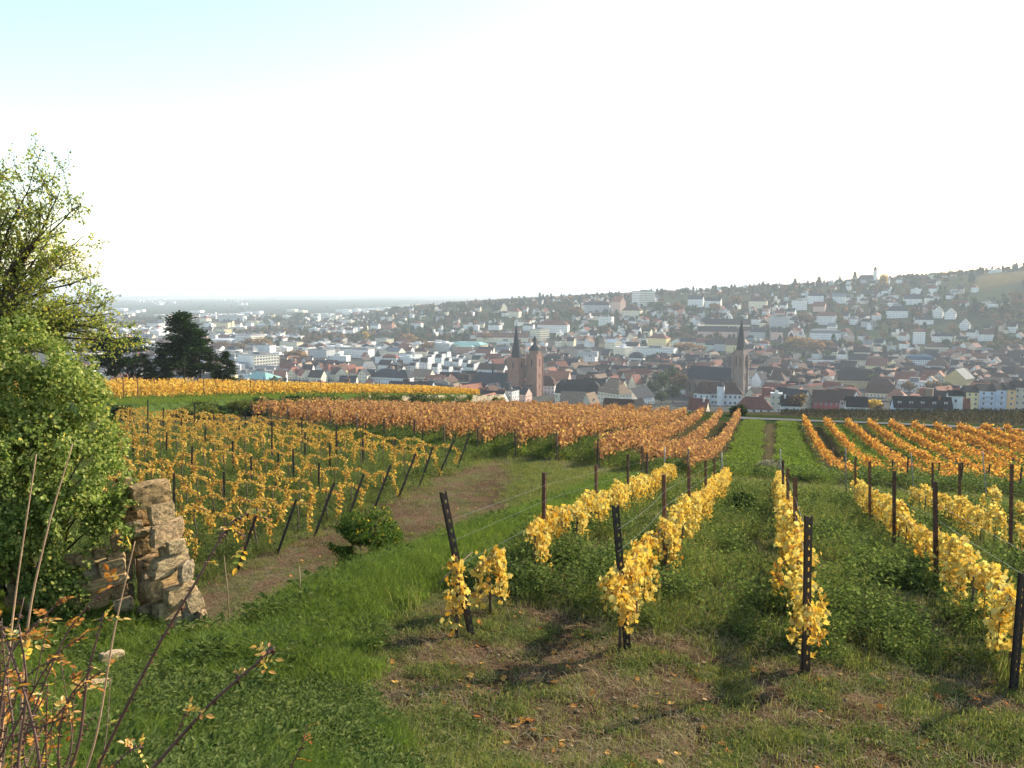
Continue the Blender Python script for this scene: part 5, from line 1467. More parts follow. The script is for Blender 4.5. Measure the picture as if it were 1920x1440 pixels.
def house_geo(w, d, h, rh, style, sink=3.0):
    """walls and roof: (V, faces, corner uv in metres), (V, faces)"""
    x, y = w / 2, d / 2
    WV = [(-x, -y, -sink), (x, -y, -sink), (x, y, -sink), (-x, y, -sink), (-x, -y, h), (x, -y, h), (x, y, h), (-x, y, h)]
    WF = [(0, 1, 5, 4), (1, 2, 6, 5), (2, 3, 7, 6), (3, 0, 4, 7)]
    L = (w, d, w, d)
    UV = []
    for f, l in zip(WF, L): UV += [(.2, -sink), (l + .2, -sink), (l + .2, h), (.2, h)]
    m = MB()
    if style == 'gabled':
        WV += [(-x, 0, h + rh), (x, 0, h + rh)]
        WF += [(5, 6, 9), (7, 4, 8)]; UV += [(.2, h), (d + .2, h), (d / 2, h + rh)] * 2
        ov = .45; th = .22; k = rh / y
        for sg in (-1, 1):
            ye = sg * (y + ov); ze = h - ov * k
            A = [(-x - .3, ye, ze + .05), (x + .3, ye, ze + .05), (x + .3, 0, h + rh + .05), (-x - .3, 0, h + rh + .05)]
            B = [(px, py, pz + th) for px, py, pz in A]
            fs = [(0, 3, 2, 1), (4, 5, 6, 7), (0, 1, 5, 4), (1, 2, 6, 5), (2, 3, 7, 6), (3, 0, 4, 7)]
            m.add(A + B, fs if sg < 0 else [f[::-1] for f in fs])
    elif style == 'hipped':
        o = .45; X, Y_ = x + o, y + o; r = max(x - y, 0)
        m.add([(-X, -Y_, h), (X, -Y_, h), (X, Y_, h), (-X, Y_, h), (-r, 0, h + rh), (r, 0, h + rh)], [(0, 3, 2, 1), (0, 1, 5, 4), (1, 2, 5), (2, 3, 4, 5), (3, 0, 4)])
    elif style == 'mansard':
        o = .35; X, Y_ = x + o, y + o; i = min(1.3, d * .14); a, b = X - i, Y_ - i; z1 = h + rh * .62; r = max(a - b, 0)
        m.add([(-X, -Y_, h), (X, -Y_, h), (X, Y_, h), (-X, Y_, h), (-a, -b, z1), (a, -b, z1), (a, b, z1), (-a, b, z1), (-r, 0, h + rh), (r, 0, h + rh)],
              [(0, 3, 2, 1), (0, 1, 5, 4), (1, 2, 6, 5), (2, 3, 7, 6), (3, 0, 4, 7), (4, 5, 9, 8), (5, 6, 9), (6, 7, 8, 9), (7, 4, 8)])
    else:       # flat, with a parapet and a small upper box
        m.box(-x - .12, x + .12, -y - .12, y + .12, h + .003, h + .45)
        m.box(-x * .25, x * .35, -y * .4, y * .3, h + .453, h + .45 + max(rh, 1.2))
    return (WV, WF, UV), m
MERGE = {'V': [], 'F': [], 'UV': [], 'C': [], 'M': [], 'n': 0}
def merge_house(pos, yaw, geo, wc, rc):
    (WV, WF, UV), m = geo
    c, s = math.cos(yaw), math.sin(yaw)
    def tx(P): return [(pos[0] + p[0] * c - p[1] * s, pos[1] + p[0] * s + p[1] * c, pos[2] + p[2]) for p in P]
    b = MERGE['n']
    MERGE['V'] += tx(WV); MERGE['F'] += [tuple(i + b for i in f) for f in WF]; MERGE['UV'] += UV; MERGE['M'] += [0] * len(WF)
    MERGE['C'] += [(*wc, 1)] * sum(len(f) for f in WF); b += len(WV)
    MERGE['V'] += tx(m.v); MERGE['F'] += [tuple(i + b for i in f) for f in m.f]; MERGE['M'] += [1] * len(m.f); k = sum(len(f) for f in m.f)
    MERGE['UV'] += [(0, 0)] * k; MERGE['C'] += [(*rc, 1)] * k; MERGE['n'] = b + len(m.v)
PLACED = []                 # (x, y, radius)
BOX = []                    # what the picked-out buildings cover: u0, u1, top, base, distance
AUTO = []                   # objects that still need a label: (object, description, u, v)
def windows_on(o, w, d, h, n_floor=None, sides='fr', wid=1.05, hei=1.45, step=2.5, storey=2.9, z0=1.5, name='window', me=None):
    me = me or ME_WIN
    nf = n_floor or max(1, int(h / storey))
    for sd in sides:
        L = w if sd in 'fb' else d
        n = max(1, int((L - .8) / step)); gap = L / n
        for f in range(nf):
            z = h - (nf - f) * (h / nf) + z0
            for i in range(n):
                q = -L / 2 + gap * (i + .5)
                wo = link(name, me, o)
                if sd == 'f': wo.location = (q, -d / 2 - .03, z)
                elif sd == 'b': wo.location = (q, d / 2 + .03, z); wo.rotation_euler = (0, 0, math.pi)
                elif sd == 'r': wo.location = (w / 2 + .03, q, z); wo.rotation_euler = (0, 0, math.pi / 2)
                else: wo.location = (-w / 2 - .03, q, z); wo.rotation_euler = (0, 0, -math.pi / 2)
                wo.scale = (min(wid, gap * .6), 1, min(hei, h / nf * .55))
def make_house(pos, yaw, w, d, h, rh, style, wc, rc, near, label=None, cat='house', name='house', dormers=0, chimneys=1, group=None, win=None, desc=None, uv=None):
    o = empty(name, pos, yaw, label, cat, group)
    (WV, WF, UV), m = house_geo(w, d, h, rh, style)
    by = {}
    me = bpy.data.meshes.new('wall'); me.from_pydata(WV, [], WF); l = me.uv_layers.new(name='wall')
    l.data.foreach_set('uv', np.asarray(UV, np.float32).ravel())
    link('wall', me, o, WM(wc, not near))
    ro = m.build('roof', RM(rc), o)
    for k in range(chimneys):
        if style == 'flat': break
        cx = (random.uniform(-.3, .3) if chimneys == 1 else (-.3 + .6 * k / max(1, chimneys - 1))) * w; cyy = random.choice((-1, 1)) * .12 * d
        mm = MB(); zz = h + rh * (1 - abs(cyy) / (d / 2)) - .4
        mm.box(cx - .35, cx + .35, cyy - .3, cyy + .3, zz, zz + 1.6); mm.box(cx - .42, cx + .42, cyy - .37, cyy + .37, zz + 1.603, zz + 1.75)
        mm.build('chimney', WM('brick' if random.random() < .6 else 'white', False), ro)
    for k in range(dormers):
        fx = -w / 2 + w * (k + .5) / dormers
        mm = MB(); yb = -d / 2 + (.5 if style == 'mansard' else d * .12); zb = h + (.35 if style == 'mansard' else rh * .22)
        mm.box(fx - .65, fx + .65, yb, yb + 1.6, zb, zb + 1.3); mm.add([(fx - .8, yb - .15, zb + 1.303), (fx + .8, yb - .15, zb + 1.303), (fx, yb - .15, zb + 1.95), (fx - .8, yb + 2.2, zb + 1.303), (fx + .8, yb + 2.2, zb + 1.303), (fx, yb + 2.2, zb + 1.95)], [(0, 1, 2), (0, 2, 5, 3), (1, 4, 5, 2)], 1)
        do = mm.build('dormer', [WM('white', False), RM(rc)], ro)
        wo = link('window', ME_WIN, do, loc=(fx, yb - .02, zb + .65), scl=(.8, 1, .9))
    if near: windows_on(o, w, d, h, **(win or {}))
    PLACED.append((pos[0], pos[1], max(w, d) * .55))
    if label is None and desc: AUTO.append((o, desc, uv[0], uv[1]))
    return o
def by_pixels(u0, u1, vb, ve, vr, yaw, ratio):
    """size and place of a building from the pixels it covers"""
    uc = (u0 + u1) / 2; p = hit(uc, vb, skip=330)
    k = p.y / FPX
    W = (u1 - u0) * k
    al = math.atan2(p.x, p.y); rel = R(yaw) + al
    w = W / (abs(math.cos(rel)) + ratio * abs(math.sin(rel)))
    BOX.append((u0, u1, vr, vb, p.y))
    return p, w, w * ratio, max(2.2, (vb - ve) * k), max(.3, (ve - vr) * k)
def H(u0, u1, vb, ve, vr, style, wc, rc, yaw=-28, ratio=.7, label=None, cat='house', name='house', **kw):
    p, w, d, h, rh = by_pixels(u0, u1, vb, ve, vr, yaw, ratio)
    near = p.y < 1000
    desc = None
    if label is None: desc = f'{wc} {style if style != "flat" else "flat-roofed"} house with {rc} roof' if style != 'flat' else f'{wc} flat-roofed building'
    return make_house(p, R(yaw), w, d, h, rh, style, wc, rc, near, label, cat, name, desc=desc, uv=((u0 + u1) / 2, (vb + ve) / 2), group='houses of the town', **kw)

# ---------------- the brick church with its two unequal towers
M_SST = plain_mat('red sandstone', (.29, .165, .115), .92, 0, .5, .3, col2=(.20, .105, .075), detail=9)
M_SLATE = RM('slate')
ME_ARCH = arch_window_mesh(); ME_ARCH.materials.append(plain_mat('stone tracery', (.30, .17, .125), .9)); ME_ARCH.materials.append(M_PANE)
def church():
    p = hit(968, 742, skip=330); k = p.y / FPX; yaw = R(-33)
    o = empty('town_church', p, yaw, 'red sandstone church with two unequal towers and long slate nave roof', 'church')
    PLACED.append((p.x, p.y, 24)); PLACED.append((p.x - 32, p.y + 12, 18)); PLACED.append((p.x - 50, p.y + 20, 16))
    T1 = (742 - 670) * k; S1 = (670 - 605) * k
    a = 4.8
    # near tower (left in view) and far tower (right in view) side by side along the west front, local x to the right/back
    def tower(cx, cy, a, H, nm):
        m = MB(); m.box(cx - a, cx + a, cy - a, cy + a, -6, H)
        for z in (H * .34, H * .66): m.box(cx - a - .18, cx + a + .18, cy - a - .18, cy + a + .18, z, z + .35)
        m.box(cx - a - .25, cx + a + .25, cy - a - .25, cy + a + .25, H + .003, H + .5)
        for sx in (-1, 1):
            for sy in (-1, 1): m.box(cx + sx * a - .35, cx + sx * a + .35, cy + sy * a - .35, cy + sy * a + .35, -6, H * .98)
        t = m.build('tower', M_SST, o)
        for (zz, hh, ww) in ((H * .72, H * .20, 1.3), (H * .18, H * .12, .8), (H * .44, H * .12, .8)):
            if zz == H * .44 and nm == 1: continue
            for (lx, ly, rz) in ((cx, cy - a - .05, 0), (cx + a + .05, cy, math.pi / 2), (cx - a - .05, cy, -math.pi / 2)):
                link('window', ME_ARCH, t, loc=(lx, ly, zz), rot=(0, 0, rz), scl=(ww, 1, hh))
        return t
    t1 = tower(0, 0, a, T1, 1)
    m = MB(); oc = circ(8, a * .93, 0, 0, math.pi / 8)
    m.cone(oc, T1 + .505, (0, 0, T1 + S1)); sp_ = m.build('spire', M_SLATE, t1)
    m = MB(); m.tube([(0, 0, T1 + S1 - .4), (0, 0, T1 + S1 + 4.6)], .12, 6); m.box(-1.3, 1.3, -.1, .1, T1 + S1 + 2.6, T1 + S1 + 2.9)
    m.prism(circ(8, .5), T1 + S1 + .1, T1 + S1 + .9); m.build('cross', plain_mat('gilded iron', (.34, .26, .12), .5), t1)
    T2 = (742 - 664) * k; cx, cy_ = 12.4, 8.2
    t2 = tower(cx, cy_, a * .98, T2, 2)
    m = MB(); m.prism(circ(8, a * .98, cx, cy_, math.pi / 8), T2 + .505, T2 + 3.4)
    m.build('octagon', M_SST, t2)
    m = MB(); r1 = a * 1.05
    zs = [(T2 + 3.4, r1), (T2 + 5.2, r1 * .86), (T2 + 7.2, r1 * .52), (T2 + 8.6, r1 * .26), (T2 + 11.0, r1 * .22)]
    for i in range(len(zs) - 1): m.prism(circ(8, zs[i][1], cx, cy_, math.pi / 8), zs[i][0] + (.003 if i else .003), zs[i + 1][0], 0, circ(8, zs[i + 1][1], cx, cy_, math.pi / 8))
    for i, (z, r) in enumerate([(T2 + 11.0, 1.0), (T2 + 11.8, 1.5), (T2 + 13, 1.45), (T2 + 14, .7)]):
        nz = [(T2 + 11.8, 1.5), (T2 + 13, 1.45), (T2 + 14, .7), (T2 + 15.6, .06)][i]
        m.prism(circ(8, r, cx, cy_), z + .003, nz[0], 0, circ(8, nz[1], cx, cy_))
    m.build('dome', M_SLATE, t2)
    # nave behind the towers, to the left in view: local -x direction, roof along it
    Ln = 46; wv = 8.5; hn = (742 - 726) * k; rn = (726 - 703) * k; ny = 6.0
    m = MB(); m.box(-Ln, -a - .3, ny - wv, ny + wv, -6, hn)
    m.add([(-a - .3, ny - wv, hn), (-a - .3, ny + wv, hn), (-a - .3, ny, hn + rn)], [(0, 1, 2)])
    m.box(-a + .4, cx + a * .2, cy_ - 9.5, cy_ + 3, -6, hn * 1.25)          # porch between the towers
    for i in range(9):
        x = -a - 3 - i * 4.6; m.box(x - .5, x + .5, ny - wv - 1.5, ny - wv - .003, -6, hn * .86)
    nv = m.build('nave', M_SST, o)
    for i in range(8): link('window', ME_ARCH, nv, loc=(-a - 5.3 - i * 4.6, ny - wv - .05, hn * .22), scl=(1.6, 1, hn * .62))
    m = MB(); X0, X1 = -Ln - 1, -a - .2
    m.add([(X0, ny - wv - .7, hn - .2), (X1, ny - wv - .7, hn - .2), (X1, ny, hn + rn), (X0 + 6, ny, hn + rn), (X0, ny + wv + .7, hn - .2), (X1, ny + wv + .7, hn - .2)], [(0, 1, 2, 3), (5, 4, 3, 2), (4, 0, 3), (0, 4, 5, 1)])
    m.box(-a + .3, cx + a * .2, cy_ - 9.6, cy_ + 3, hn * 1.25 + .003, hn * 1.25 + .4)
    rf = m.build('nave_roof', M_SLATE, o)
    m = MB(); fx = -27; m.prism(circ(6, .9, fx, ny), hn + rn - .5, hn + rn + 2.6); m.cone(circ(6, 1.1, fx, ny), hn + rn + 2.603, (fx, ny, hn + rn + 12)); m.build('ridge_turret', M_SLATE, rf)
    return o
church()
# ---------------- the neo-gothic church with its needle spire
def church2():
    p = hit(1386, 748, skip=330); k = p.y / FPX; yaw = R(-40)
    o = empty('parish_church', p, yaw, 'brown neo-gothic church with one tall needle spire and dark nave', 'church')
    PLACED.append((p.x, p.y, 16)); PLACED.append((p.x - 26, p.y + 14, 20)); PLACED.append((p.x - 44, p.y + 26, 14))
    M_BR = plain_mat('brown sandstone', (.26, .19, .15), .92, 0, .5, .3, col2=(.17, .12, .10), detail=9)
    T = (748 - 655) * k; S = (655 - 592) * k; a = 4.2
    m = MB(); m.box(-a, a, -a, a, -8, T * .62); m.box(-a * .88, a * .88, -a * .88, a * .88, T * .62 + .003, T)
    for sx in (-1, 1):
        for sy in (-1, 1):
            m.box(sx * a - .7, sx * a + .7, sy * a - .7, sy * a + .7, -8, T * .84); m.cone([(sx * a - .7, sy * a - .7), (sx * a + .7, sy * a - .7), (sx * a + .7, sy * a + .7), (sx * a - .7, sy * a + .7)], T * .84 + .003, (sx * a, sy * a, T * .84 + 4.5))
            m.box(sx * a * .88 - .3, sx * a * .88 + .3, sy * a * .88 - .3, sy * a * .88 + .3, T + .003, T + 2.2)
    m.box(-a - .2, a + .2, -a - .2, a + .2, T * .30, T * .30 + .4)
    t = m.build('tower', M_BR, o)
    for z, hh in ((T * .66, T * .24), (T * .38, T * .18), (T * .1, T * .14)):
        for q in (-.42, .42):
            for lx, ly, rz in ((q * a, -a - .05, 0), (a + .05, q * a, math.pi / 2)): link('window', ME_ARCH, t, loc=(lx * (.9 if z > T * .6 else 1), ly * (.9 if z > T * .6 else 1), z), rot=(0, 0, rz), scl=(1.5, 1, hh))
    m = MB(); m.cone(circ(8, a * .86, 0, 0, math.pi / 8), T + .01, (0, 0, T + S)); m.tube([(0, 0, T + S - .6), (0, 0, T + S + 3.5)], .12, 5); m.box(-.9, .9, -.08, .08, T + S + 2.0, T + S + 2.25); m.build('spire', M_SLATE, t)
    Ln = 42; wv = 9.5; hn = 14; rn = (722 - 699) * k; ny = 2
    m = MB(); m.box(-Ln, -a - .5, ny - wv, ny + wv, -8, hn); m.add([(-Ln, ny - wv, hn), (-Ln, ny + wv, hn), (-Ln, ny, hn + rn)], [(0, 2, 1)])
    for i in range(8): m.box(-a - 3 - i * 4.8 - .5, -a - 2 - i * 4.8, ny - wv - 1.4, ny - wv - .003, -8, hn * .85)
    n_ = m.build('nave', M_BR, o)
    for i in range(7): link('window', ME_ARCH, n_, loc=(-a - 5 - i * 4.8, ny - wv - .05, 3), scl=(1.8, 1, hn * .6))
    m = MB(); X0, X1 = -Ln - .5, -a
    m.add([(X0, ny - wv - .6, hn - .2), (X1, ny - wv - .6, hn - .2), (X1, ny, hn + rn), (X0, ny, hn + rn), (X0, ny + wv + .6, hn - .2), (X1, ny + wv + .6, hn - .2)], [(0, 1, 2, 3), (5, 4, 3, 2), (0, 4, 5, 1)])
    m.build('nave_roof', M_SLATE, o)
church2()
# ---------------- hilltop church
def church3():
    p = hit(1625, 531, skip=900); k = p.y / FPX; BOX.append((1604, 1646, 498, 531, p.y))
    o = empty('hilltop_church', p, R(-8), 'pale church with dark steep roof and square tower on the ridge', 'church')
    W = 24 * k
    m = MB(); m.box(-W * .62, W * .42, -6, 6, -6, 7); n_ = m.build('nave', WM('grey', False), o)
    m = MB(); m.add([(-W * .66, -6.6, 7.003), (W * .42, -6.6, 7.003), (W * .42, 6.6, 7.003), (-W * .66, 6.6, 7.003), (-W * .5, 0, 17), (W * .42, 0, 17)], [(0, 3, 2, 1), (0, 1, 5, 4), (1, 2, 5), (2, 3, 4, 5), (3, 0, 4)]); m.build('roof', M_SLATE, o)
    Tt = (531 - 503) * k; x = W * .58
    m = MB(); m.box(x - 3, x + 3, -3, 3, -6, Tt * .86); t = m.build('tower', WM('white', False), o)
    m = MB(); m.box(x - 2.4, x + 2.4, -2.4, 2.4, Tt * .86 + .003, Tt); m.cone(circ(4, 3.3, x, 0, math.pi / 4), Tt + .003, (x, 0, Tt + 3.5)); m.build('belfry', M_SLATE, t)
    PLACED.append((p.x, p.y, 22))
church3()

# ---------------- white office slab
def slab_block(u0, uc, u1, vb, vt, label, wc, floors, yaw, name='office_block', blank=True, rc='grey', bands=True):
    p = hit((u0 + u1) / 2, vb, skip=330); BOX.append((u0, u1, vt, vb, p.y)); k = p.y / FPX; al = math.atan2(p.x, p.y); th = R(yaw); rel = th + al
    d_ = max(6, (uc - u0) * k / max(.2, abs(math.cos(rel)))) ; w_ = (u1 - uc) * k / max(.2, abs(math.sin(rel)))
    h = (vb - vt) * k
    o = empty(name, p, th, label, 'building')
    x, y = d_ / 2, w_ / 2      # local x = blank front, local y = long facade on the right
    m = MB(); m.box(-x, x, -y, y, -4, h); m.build('wall', WM(wc, False), o)
    m = MB(); m.box(-x - .15, x + .15, -y - .15, y + .15, h + .003, h + .5); m.box(-x * .4, x * .5, -y * .2, y * .3, h + .503, h + 2.6); m.build('roof', RM(rc), o)
    fl = h / floors
    n = max(2, int(w_ / 3.4)); g = w_ / n
    for f in range(floors):
        if bands:
            m = MB(); m.box(x + .003, x + .35, -y + .3, y - .3, f * fl + .1, f * fl + .95); m.build('balcony_band', WM('cream' if wc == 'white' else wc, False), o)
        for i in range(n): link('window', ME_WIN, o, loc=(x + .03, -y + g * (i + .5), f * fl + fl * .62), rot=(0, 0, math.pi / 2), scl=(g * .78, 1, fl * .5))
    if not blank:
        n = max(2, int(d_ / 3.0)); g = d_ / n
        for f in range(floors):
            for i in range(n): link('window', ME_WIN, o, loc=(-x + g * (i + .5), -y - .03, f * fl + fl * .6), scl=(g * .6, 1, fl * .5))
    PLACED.append((p.x, p.y, max(d_, w_) * .55))
    return o
slab_block(449, 477, 523, 697, 664, 'long white office slab with a blank end wall and cream window bands', 'white', 6, -38)
slab_block(1185, 1200, 1227, 572, 546, 'white tower block with balconies on the hillside', 'white', 8, -52, 'tower_block', False)
slab_block(993, 1012, 1030, 637, 617, 'cream four-storey block below the hillside school', 'cream', 5, -42, 'office_block', False)
slab_block(443, 470, 496, 646, 627, 'pale eight-window flats above the brown tree mass', 'white', 5, -30, 'apartment_block', False)
# ---------------- copper-roofed hall
def hall():
    p = hit(875, 661, skip=330); k = p.y / FPX
    o = empty('festival_hall', p, R(-24), 'sandstone hall with green copper roofs and tall windows', 'hall')
    w = 62 * k; m = MB(); m.box(-w * .5, w * .5, -4, 22, -4, 11.5); wl = m.build('wall', WM('sandstone', False), o)
    m = MB(); m.box(-w * .22, w * .36, -16, -4.003, -4, 9.5); fw = m.build('front_wing', WM('brick', False), o)
    m = MB(); m.prism([(-w * .53, -5), (w * .53, -5), (w * .53, 23), (-w * .53, 23)], 11.503, 15.0, 0, [(-w * .36, 4), (w * .36, 4), (w * .36, 14), (-w * .36, 14)])
    m.prism([(-w * .24, -17), (w * .38, -17), (w * .38, -4.2), (-w * .24, -4.2)], 9.503, 11.2, 0, [(-w * .14, -12), (w * .28, -12), (w * .28, -7), (-w * .14, -7)]); m.build('roof', RM('copper'), o)
    for i in range(14): link('window', ME_WIN, wl, loc=(-w * .46 + i * w * .92 / 13, -4.03, 9.3), scl=(1.8, 1, 2.6))
    for i in range(8): link('window', ME_WIN, fw, loc=(-w * .19 + i * w * .52 / 7, -16.03, 6.6), scl=(1.5, 1, 2.8)); link('window', ME_WIN, fw, loc=(-w * .19 + i * w * .52 / 7, -16.03, 2.2), scl=(1.5, 1, 2.2))
    for i in range(3): link('window', ME_WIN, fw, loc=(w * .36 + .03, -14 + i * 4, 6.6), rot=(0, 0, math.pi / 2), scl=(1.5, 1, 2.8))
    PLACED.append((p.x, p.y, 24))
hall()
# ---------------- stepped white flats: boxes with dark roof panels, one thing per house
k = 0
for (u0, u1, vb, ve) in [(766, 788, 697, 676), (786, 812, 698, 666), (808, 828, 700, 678), (828, 850, 702, 684), (848, 873, 703, 686), (873, 897, 702, 678), (800, 815, 682, 662), (815, 836, 684, 660), (832, 848, 686, 668), (846, 868, 686, 670), (866, 884, 688, 672),
                         (800, 822, 672, 656), (824, 846, 672, 656), (846, 862, 674, 662), (858, 876, 676, 664), (772, 796, 684, 670), (880, 900, 692, 676)]:
    k += 1
    p, w, d, h, rh = by_pixels(u0, u1, vb, ve + 3, ve, -32, .8)
    o = empty('apartment_house', p, R(-32), f'stepped white flat with dark sloping roof panel, {ORD[k]} of its estate beside the copper-roofed hall', 'apartments', 'stepped white flats')
    m = MB(); m.box(-w / 2, w / 2, -d / 2, d / 2, -4, h * .66); m.box(-w * .1, w / 2 - .4, -d * .3, d / 2, h * .66 + .003, h); m.box(-w / 2, -w * .12, 0, d / 2, h * .66 + .003, h * .85); m.build('wall', WM('white', False), o)
    m = MB(); y0 = -d / 2 - .05
    m.add([(-w * .42, y0, h * .62), (w * .36, y0, h * .62), (w * .36, -d * .3 - .05, h * .98), (-w * .42, -d * .3 - .05, h * .98)], [(0, 1, 2, 3)])
    m.box(-w * .08, w / 2 - .42, -d * .28, d / 2 - .02, h + .003, h + .3); m.build('roof', RM('dark'), o)
    windows_on(o, w, d, h * .62, None, 'fr', 1.3, 1.5, 3.0)
    PLACED.append((p.x, p.y, 7))
# ---------------- mansion with the white stair tower
def mansion():
    p = hit(1345, 759, skip=330); k = p.y / FPX; w = 88 * k
    o = empty('mansion', p, R(-14), 'long white mansion with round stair tower and brown hipped wings', 'building')
    h = (759 - 736) * k
    m = MB(); m.box(-w * .5, w * .5, -5, 6, -4, h); m.box(-w * .40, -w * .16, -8, -5.003, -4, h * .98); wl = m.build('wall', WM('white', False), o)
    m = MB(); m.add([(-w * .52, -5.6, h + .003), (w * .52, -5.6, h + .003), (w * .52, 6.6, h + .003), (-w * .52, 6.6, h + .003), (-w * .36, 0.5, h + 7.5), (w * .36, .5, h + 7.5)], [(0, 3, 2, 1), (0, 1, 5, 4), (1, 2, 5), (2, 3, 4, 5), (3, 0, 4)])
    m.cone([(-w * .42, -8.5), (-w * .14, -8.5), (-w * .14, -3), (-w * .42, -3)], h + .05, (-w * .28, -5, h + 8.5)); rf = m.build('roof', RM('brown'), o)
    m = MB(); m.prism(circ(10, 2.6, w * .06, -6.5), -4, h + 5.5); t = m.build('stair_tower', WM('white', False), o)
    m = MB(); m.prism(circ(10, 2.9, w * .06, -6.5), h + 5.503, h + 7.0, 0, circ(10, 2.0, w * .06, -6.5)); m.prism(circ(10, 2.0, w * .06, -6.5), h + 7.003, h + 8.2, 0, circ(10, .5, w * .06, -6.5)); m.cone(circ(10, .5, w * .06, -6.5), h + 8.203, (w * .06, -6.5, h + 14)); m.build('cap', M_SLATE, t)
    for i, f in enumerate((-.46, -.10, .02 - .06, .16, .26, .36, .45)):
        for z in (h * .28, h * .76): link('window', ME_WIN, wl, loc=(w * f, -5.03, z), scl=(1.7, 1, 1.9))
    for f in (-.34, -.22):
        link('window', ME_WIN, wl, loc=(w * f, -8.03, h * .76), scl=(1.5, 1, 1.9)); link('door', ME_ARCH, wl, loc=(w * f, -8.05, 0), scl=(2.4, 1, 4.2))
    for i in range(3): link('window', ME_WIN, wl, loc=(w * .5 + .03, -3 + 3.4 * i, h * .76), rot=(0, 0, math.pi / 2), scl=(1.5, 1, 1.9))
    PLACED.append((p.x, p.y, 20))
mansion()
# ---------------- coloured flats with balconies at the right edge
def flats():
    p = hit(1862, 770, skip=330); k = p.y / FPX; o = empty('apartment_block', p, R(-12), 'long flats painted yellow, pale blue and orange with blue balconies', 'apartments', None)
    xs = [(-52, -30, 'yellow'), (-30, -2, 'pale blue'), (-2, 16, 'pale blue'), (16, 30, 'orange'), (30, 52, 'beige')]
    h = 44 * k
    for i, (a, b, c) in enumerate(xs):
        hh = h * (.80, .88, .94, .96, 1.06)[i]; y0 = (-4, -4.6, -5.2, -6, -3.5)[i]
        m = MB(); m.box(a * k + .002, b * k - .002, y0, 8, -6, hh); w_ = m.build('wall', WM(c, False), o)
        m = MB(); m.add([(a * k - .2, y0 - .5, hh + .003), (b * k + .2, y0 - .5, hh + .003), (b * k + .2, 2, hh + 3.6), (a * k - .2, 2, hh + 3.6), (a * k - .2, 8.5, hh + .003), (b * k + .2, 8.5, hh + .003)], [(0, 1, 2, 3), (5, 4, 3, 2), (0, 3, 4), (1, 5, 2), (0, 4, 5, 1)]); m.build('roof', RM('dark'), o)
        for f in range(4):
            z = hh / 4 * (f + .55)
            if c == 'pale blue':
                m = MB(); m.box(a * k + 1.2, b * k - 1.2, y0 - 1.3, y0 - 1.2, hh / 4 * f + .1, hh / 4 * f + 1.05); m.box(a * k + 1.2, b * k - 1.2, y0 - 1.2, y0 - .003, hh / 4 * f + .1, hh / 4 * f + .25); m.build('balcony', WM('pale blue', False), w_)
            n = max(1, int((b - a) * k / 3))
            for j in range(n): link('window', ME_WIN, w_, loc=(a * k + (b - a) * k * (j + .5) / n, y0 - .03, z), scl=(1.4, 1, 1.5))
    PLACED.append((p.x, p.y, 22))
flats()
# red crane mast seen over the terrace trees
p = hit(262, 690, skip=330); kk = p.y / FPX
m = MB()
hh = 42 * kk
for sx in (-.6, .6):
    for sy in (-.6, .6): m.tube([(sx, sy, -1), (sx, sy, hh)], .12, 4)
for i in range(int(hh / 1.5)):
    z = i * 1.5; m.tube([(-.6, -.6, z), (.6, -.6, z + 1.5)], .08, 4); m.tube([(.6, -.6, z), (.6, .6, z + 1.5)], .08, 4)
m.box(-.8, .8, -.8, .8, hh + .003, hh + .5)
o = m.build('crane_mast', plain_mat('red paint', (.45, .04, .03), .5), loc=p); tag(o, 'red lattice crane mast beside the tallest pine', 'crane')
# white factory chimney
p = hit(405, 604, skip=330); kk = p.y / FPX
m = MB(); m.tube([(0, 0, -2), (0, 0, 9 * kk), (0, 0, 19 * kk)], [2.4 * kk * .7, 2.1 * kk * .7, 1.8 * kk * .7], 12); o = m.build('factory_chimney', WM('white', False), smooth=True, loc=p); tag(o, 'tall white chimney tower among the far industrial sheds', 'chimney')

# ---------------- houses picked out one by one
H(232, 248, 638, 628, 627, 'flat', 'orange', 'grey', -30, .8)
H(205, 255, 649, 639, 637, 'flat', 'white', 'white', -12, .35)
H(262, 290, 647, 638, 633, 'hipped', 'white', 'slate', -25, .7)
H(278, 309, 631, 620, 618, 'flat', 'white', 'white', -20, .6)
H(277, 308, 614, 606, 603, 'hipped', 'white', 'slate', -20, .6)
H(375, 396, 606, 597, 592, 'hipped', 'cream', 'red', -25, .7)
H(410, 462, 603, 594, 591, 'gabled', 'grey', 'grey', -10, .3)
H(400, 434, 626, 617, 615, 'flat', 'yellow', 'grey', -35, .5)
H(396, 441, 643, 637, 634, 'hipped', 'white', 'white', -15, .4)
H(458, 487, 663, 656, 649, 'hipped', 'white', 'grey', -25, .8)
H(453, 528, 722, 708, 697, 'hipped', 'brick', 'copper', -25, .7, 'brown walled house under a low green copper roof by the terrace', win=dict(step=3.5))
H(514, 539, 641, 634, 630, 'hipped', 'white', 'red', -20, .7)
H(525, 568, 652, 641, 639, 'flat', 'cream', 'grey', -32, .35)
H(511, 549, 659, 651, 649, 'flat', 'white', 'white', -25, .5)
H(627, 651, 642, 634, 632, 'flat', 'white', 'brown', -35, .7)
H(703, 738, 647, 635, 633, 'flat', 'cream', 'grey', -38, .6)
H(638, 702, 670, 654, 650, 'mansard', 'white', 'grey', -20, .4, 'long white modern block with grey glazed top floor', cat='building', name='office_block')
H(578, 628, 676, 655, 651, 'flat', 'grey', 'grey', -30, .5)
H(610, 657, 677, 667, 663, 'flat', 'white', 'white', -15, .4)
H(717, 749, 681, 671, 664, 'mansard', 'white', 'red', -16, .5, 'white house with red mansard roof beside the dark-capped round turret', dormers=3)
H(619, 652, 712, 700, 689, 'gabled', 'cream', 'brown', -55, .9, 'cream gabled house with broad sunlit gable and brown roof', chimneys=1)
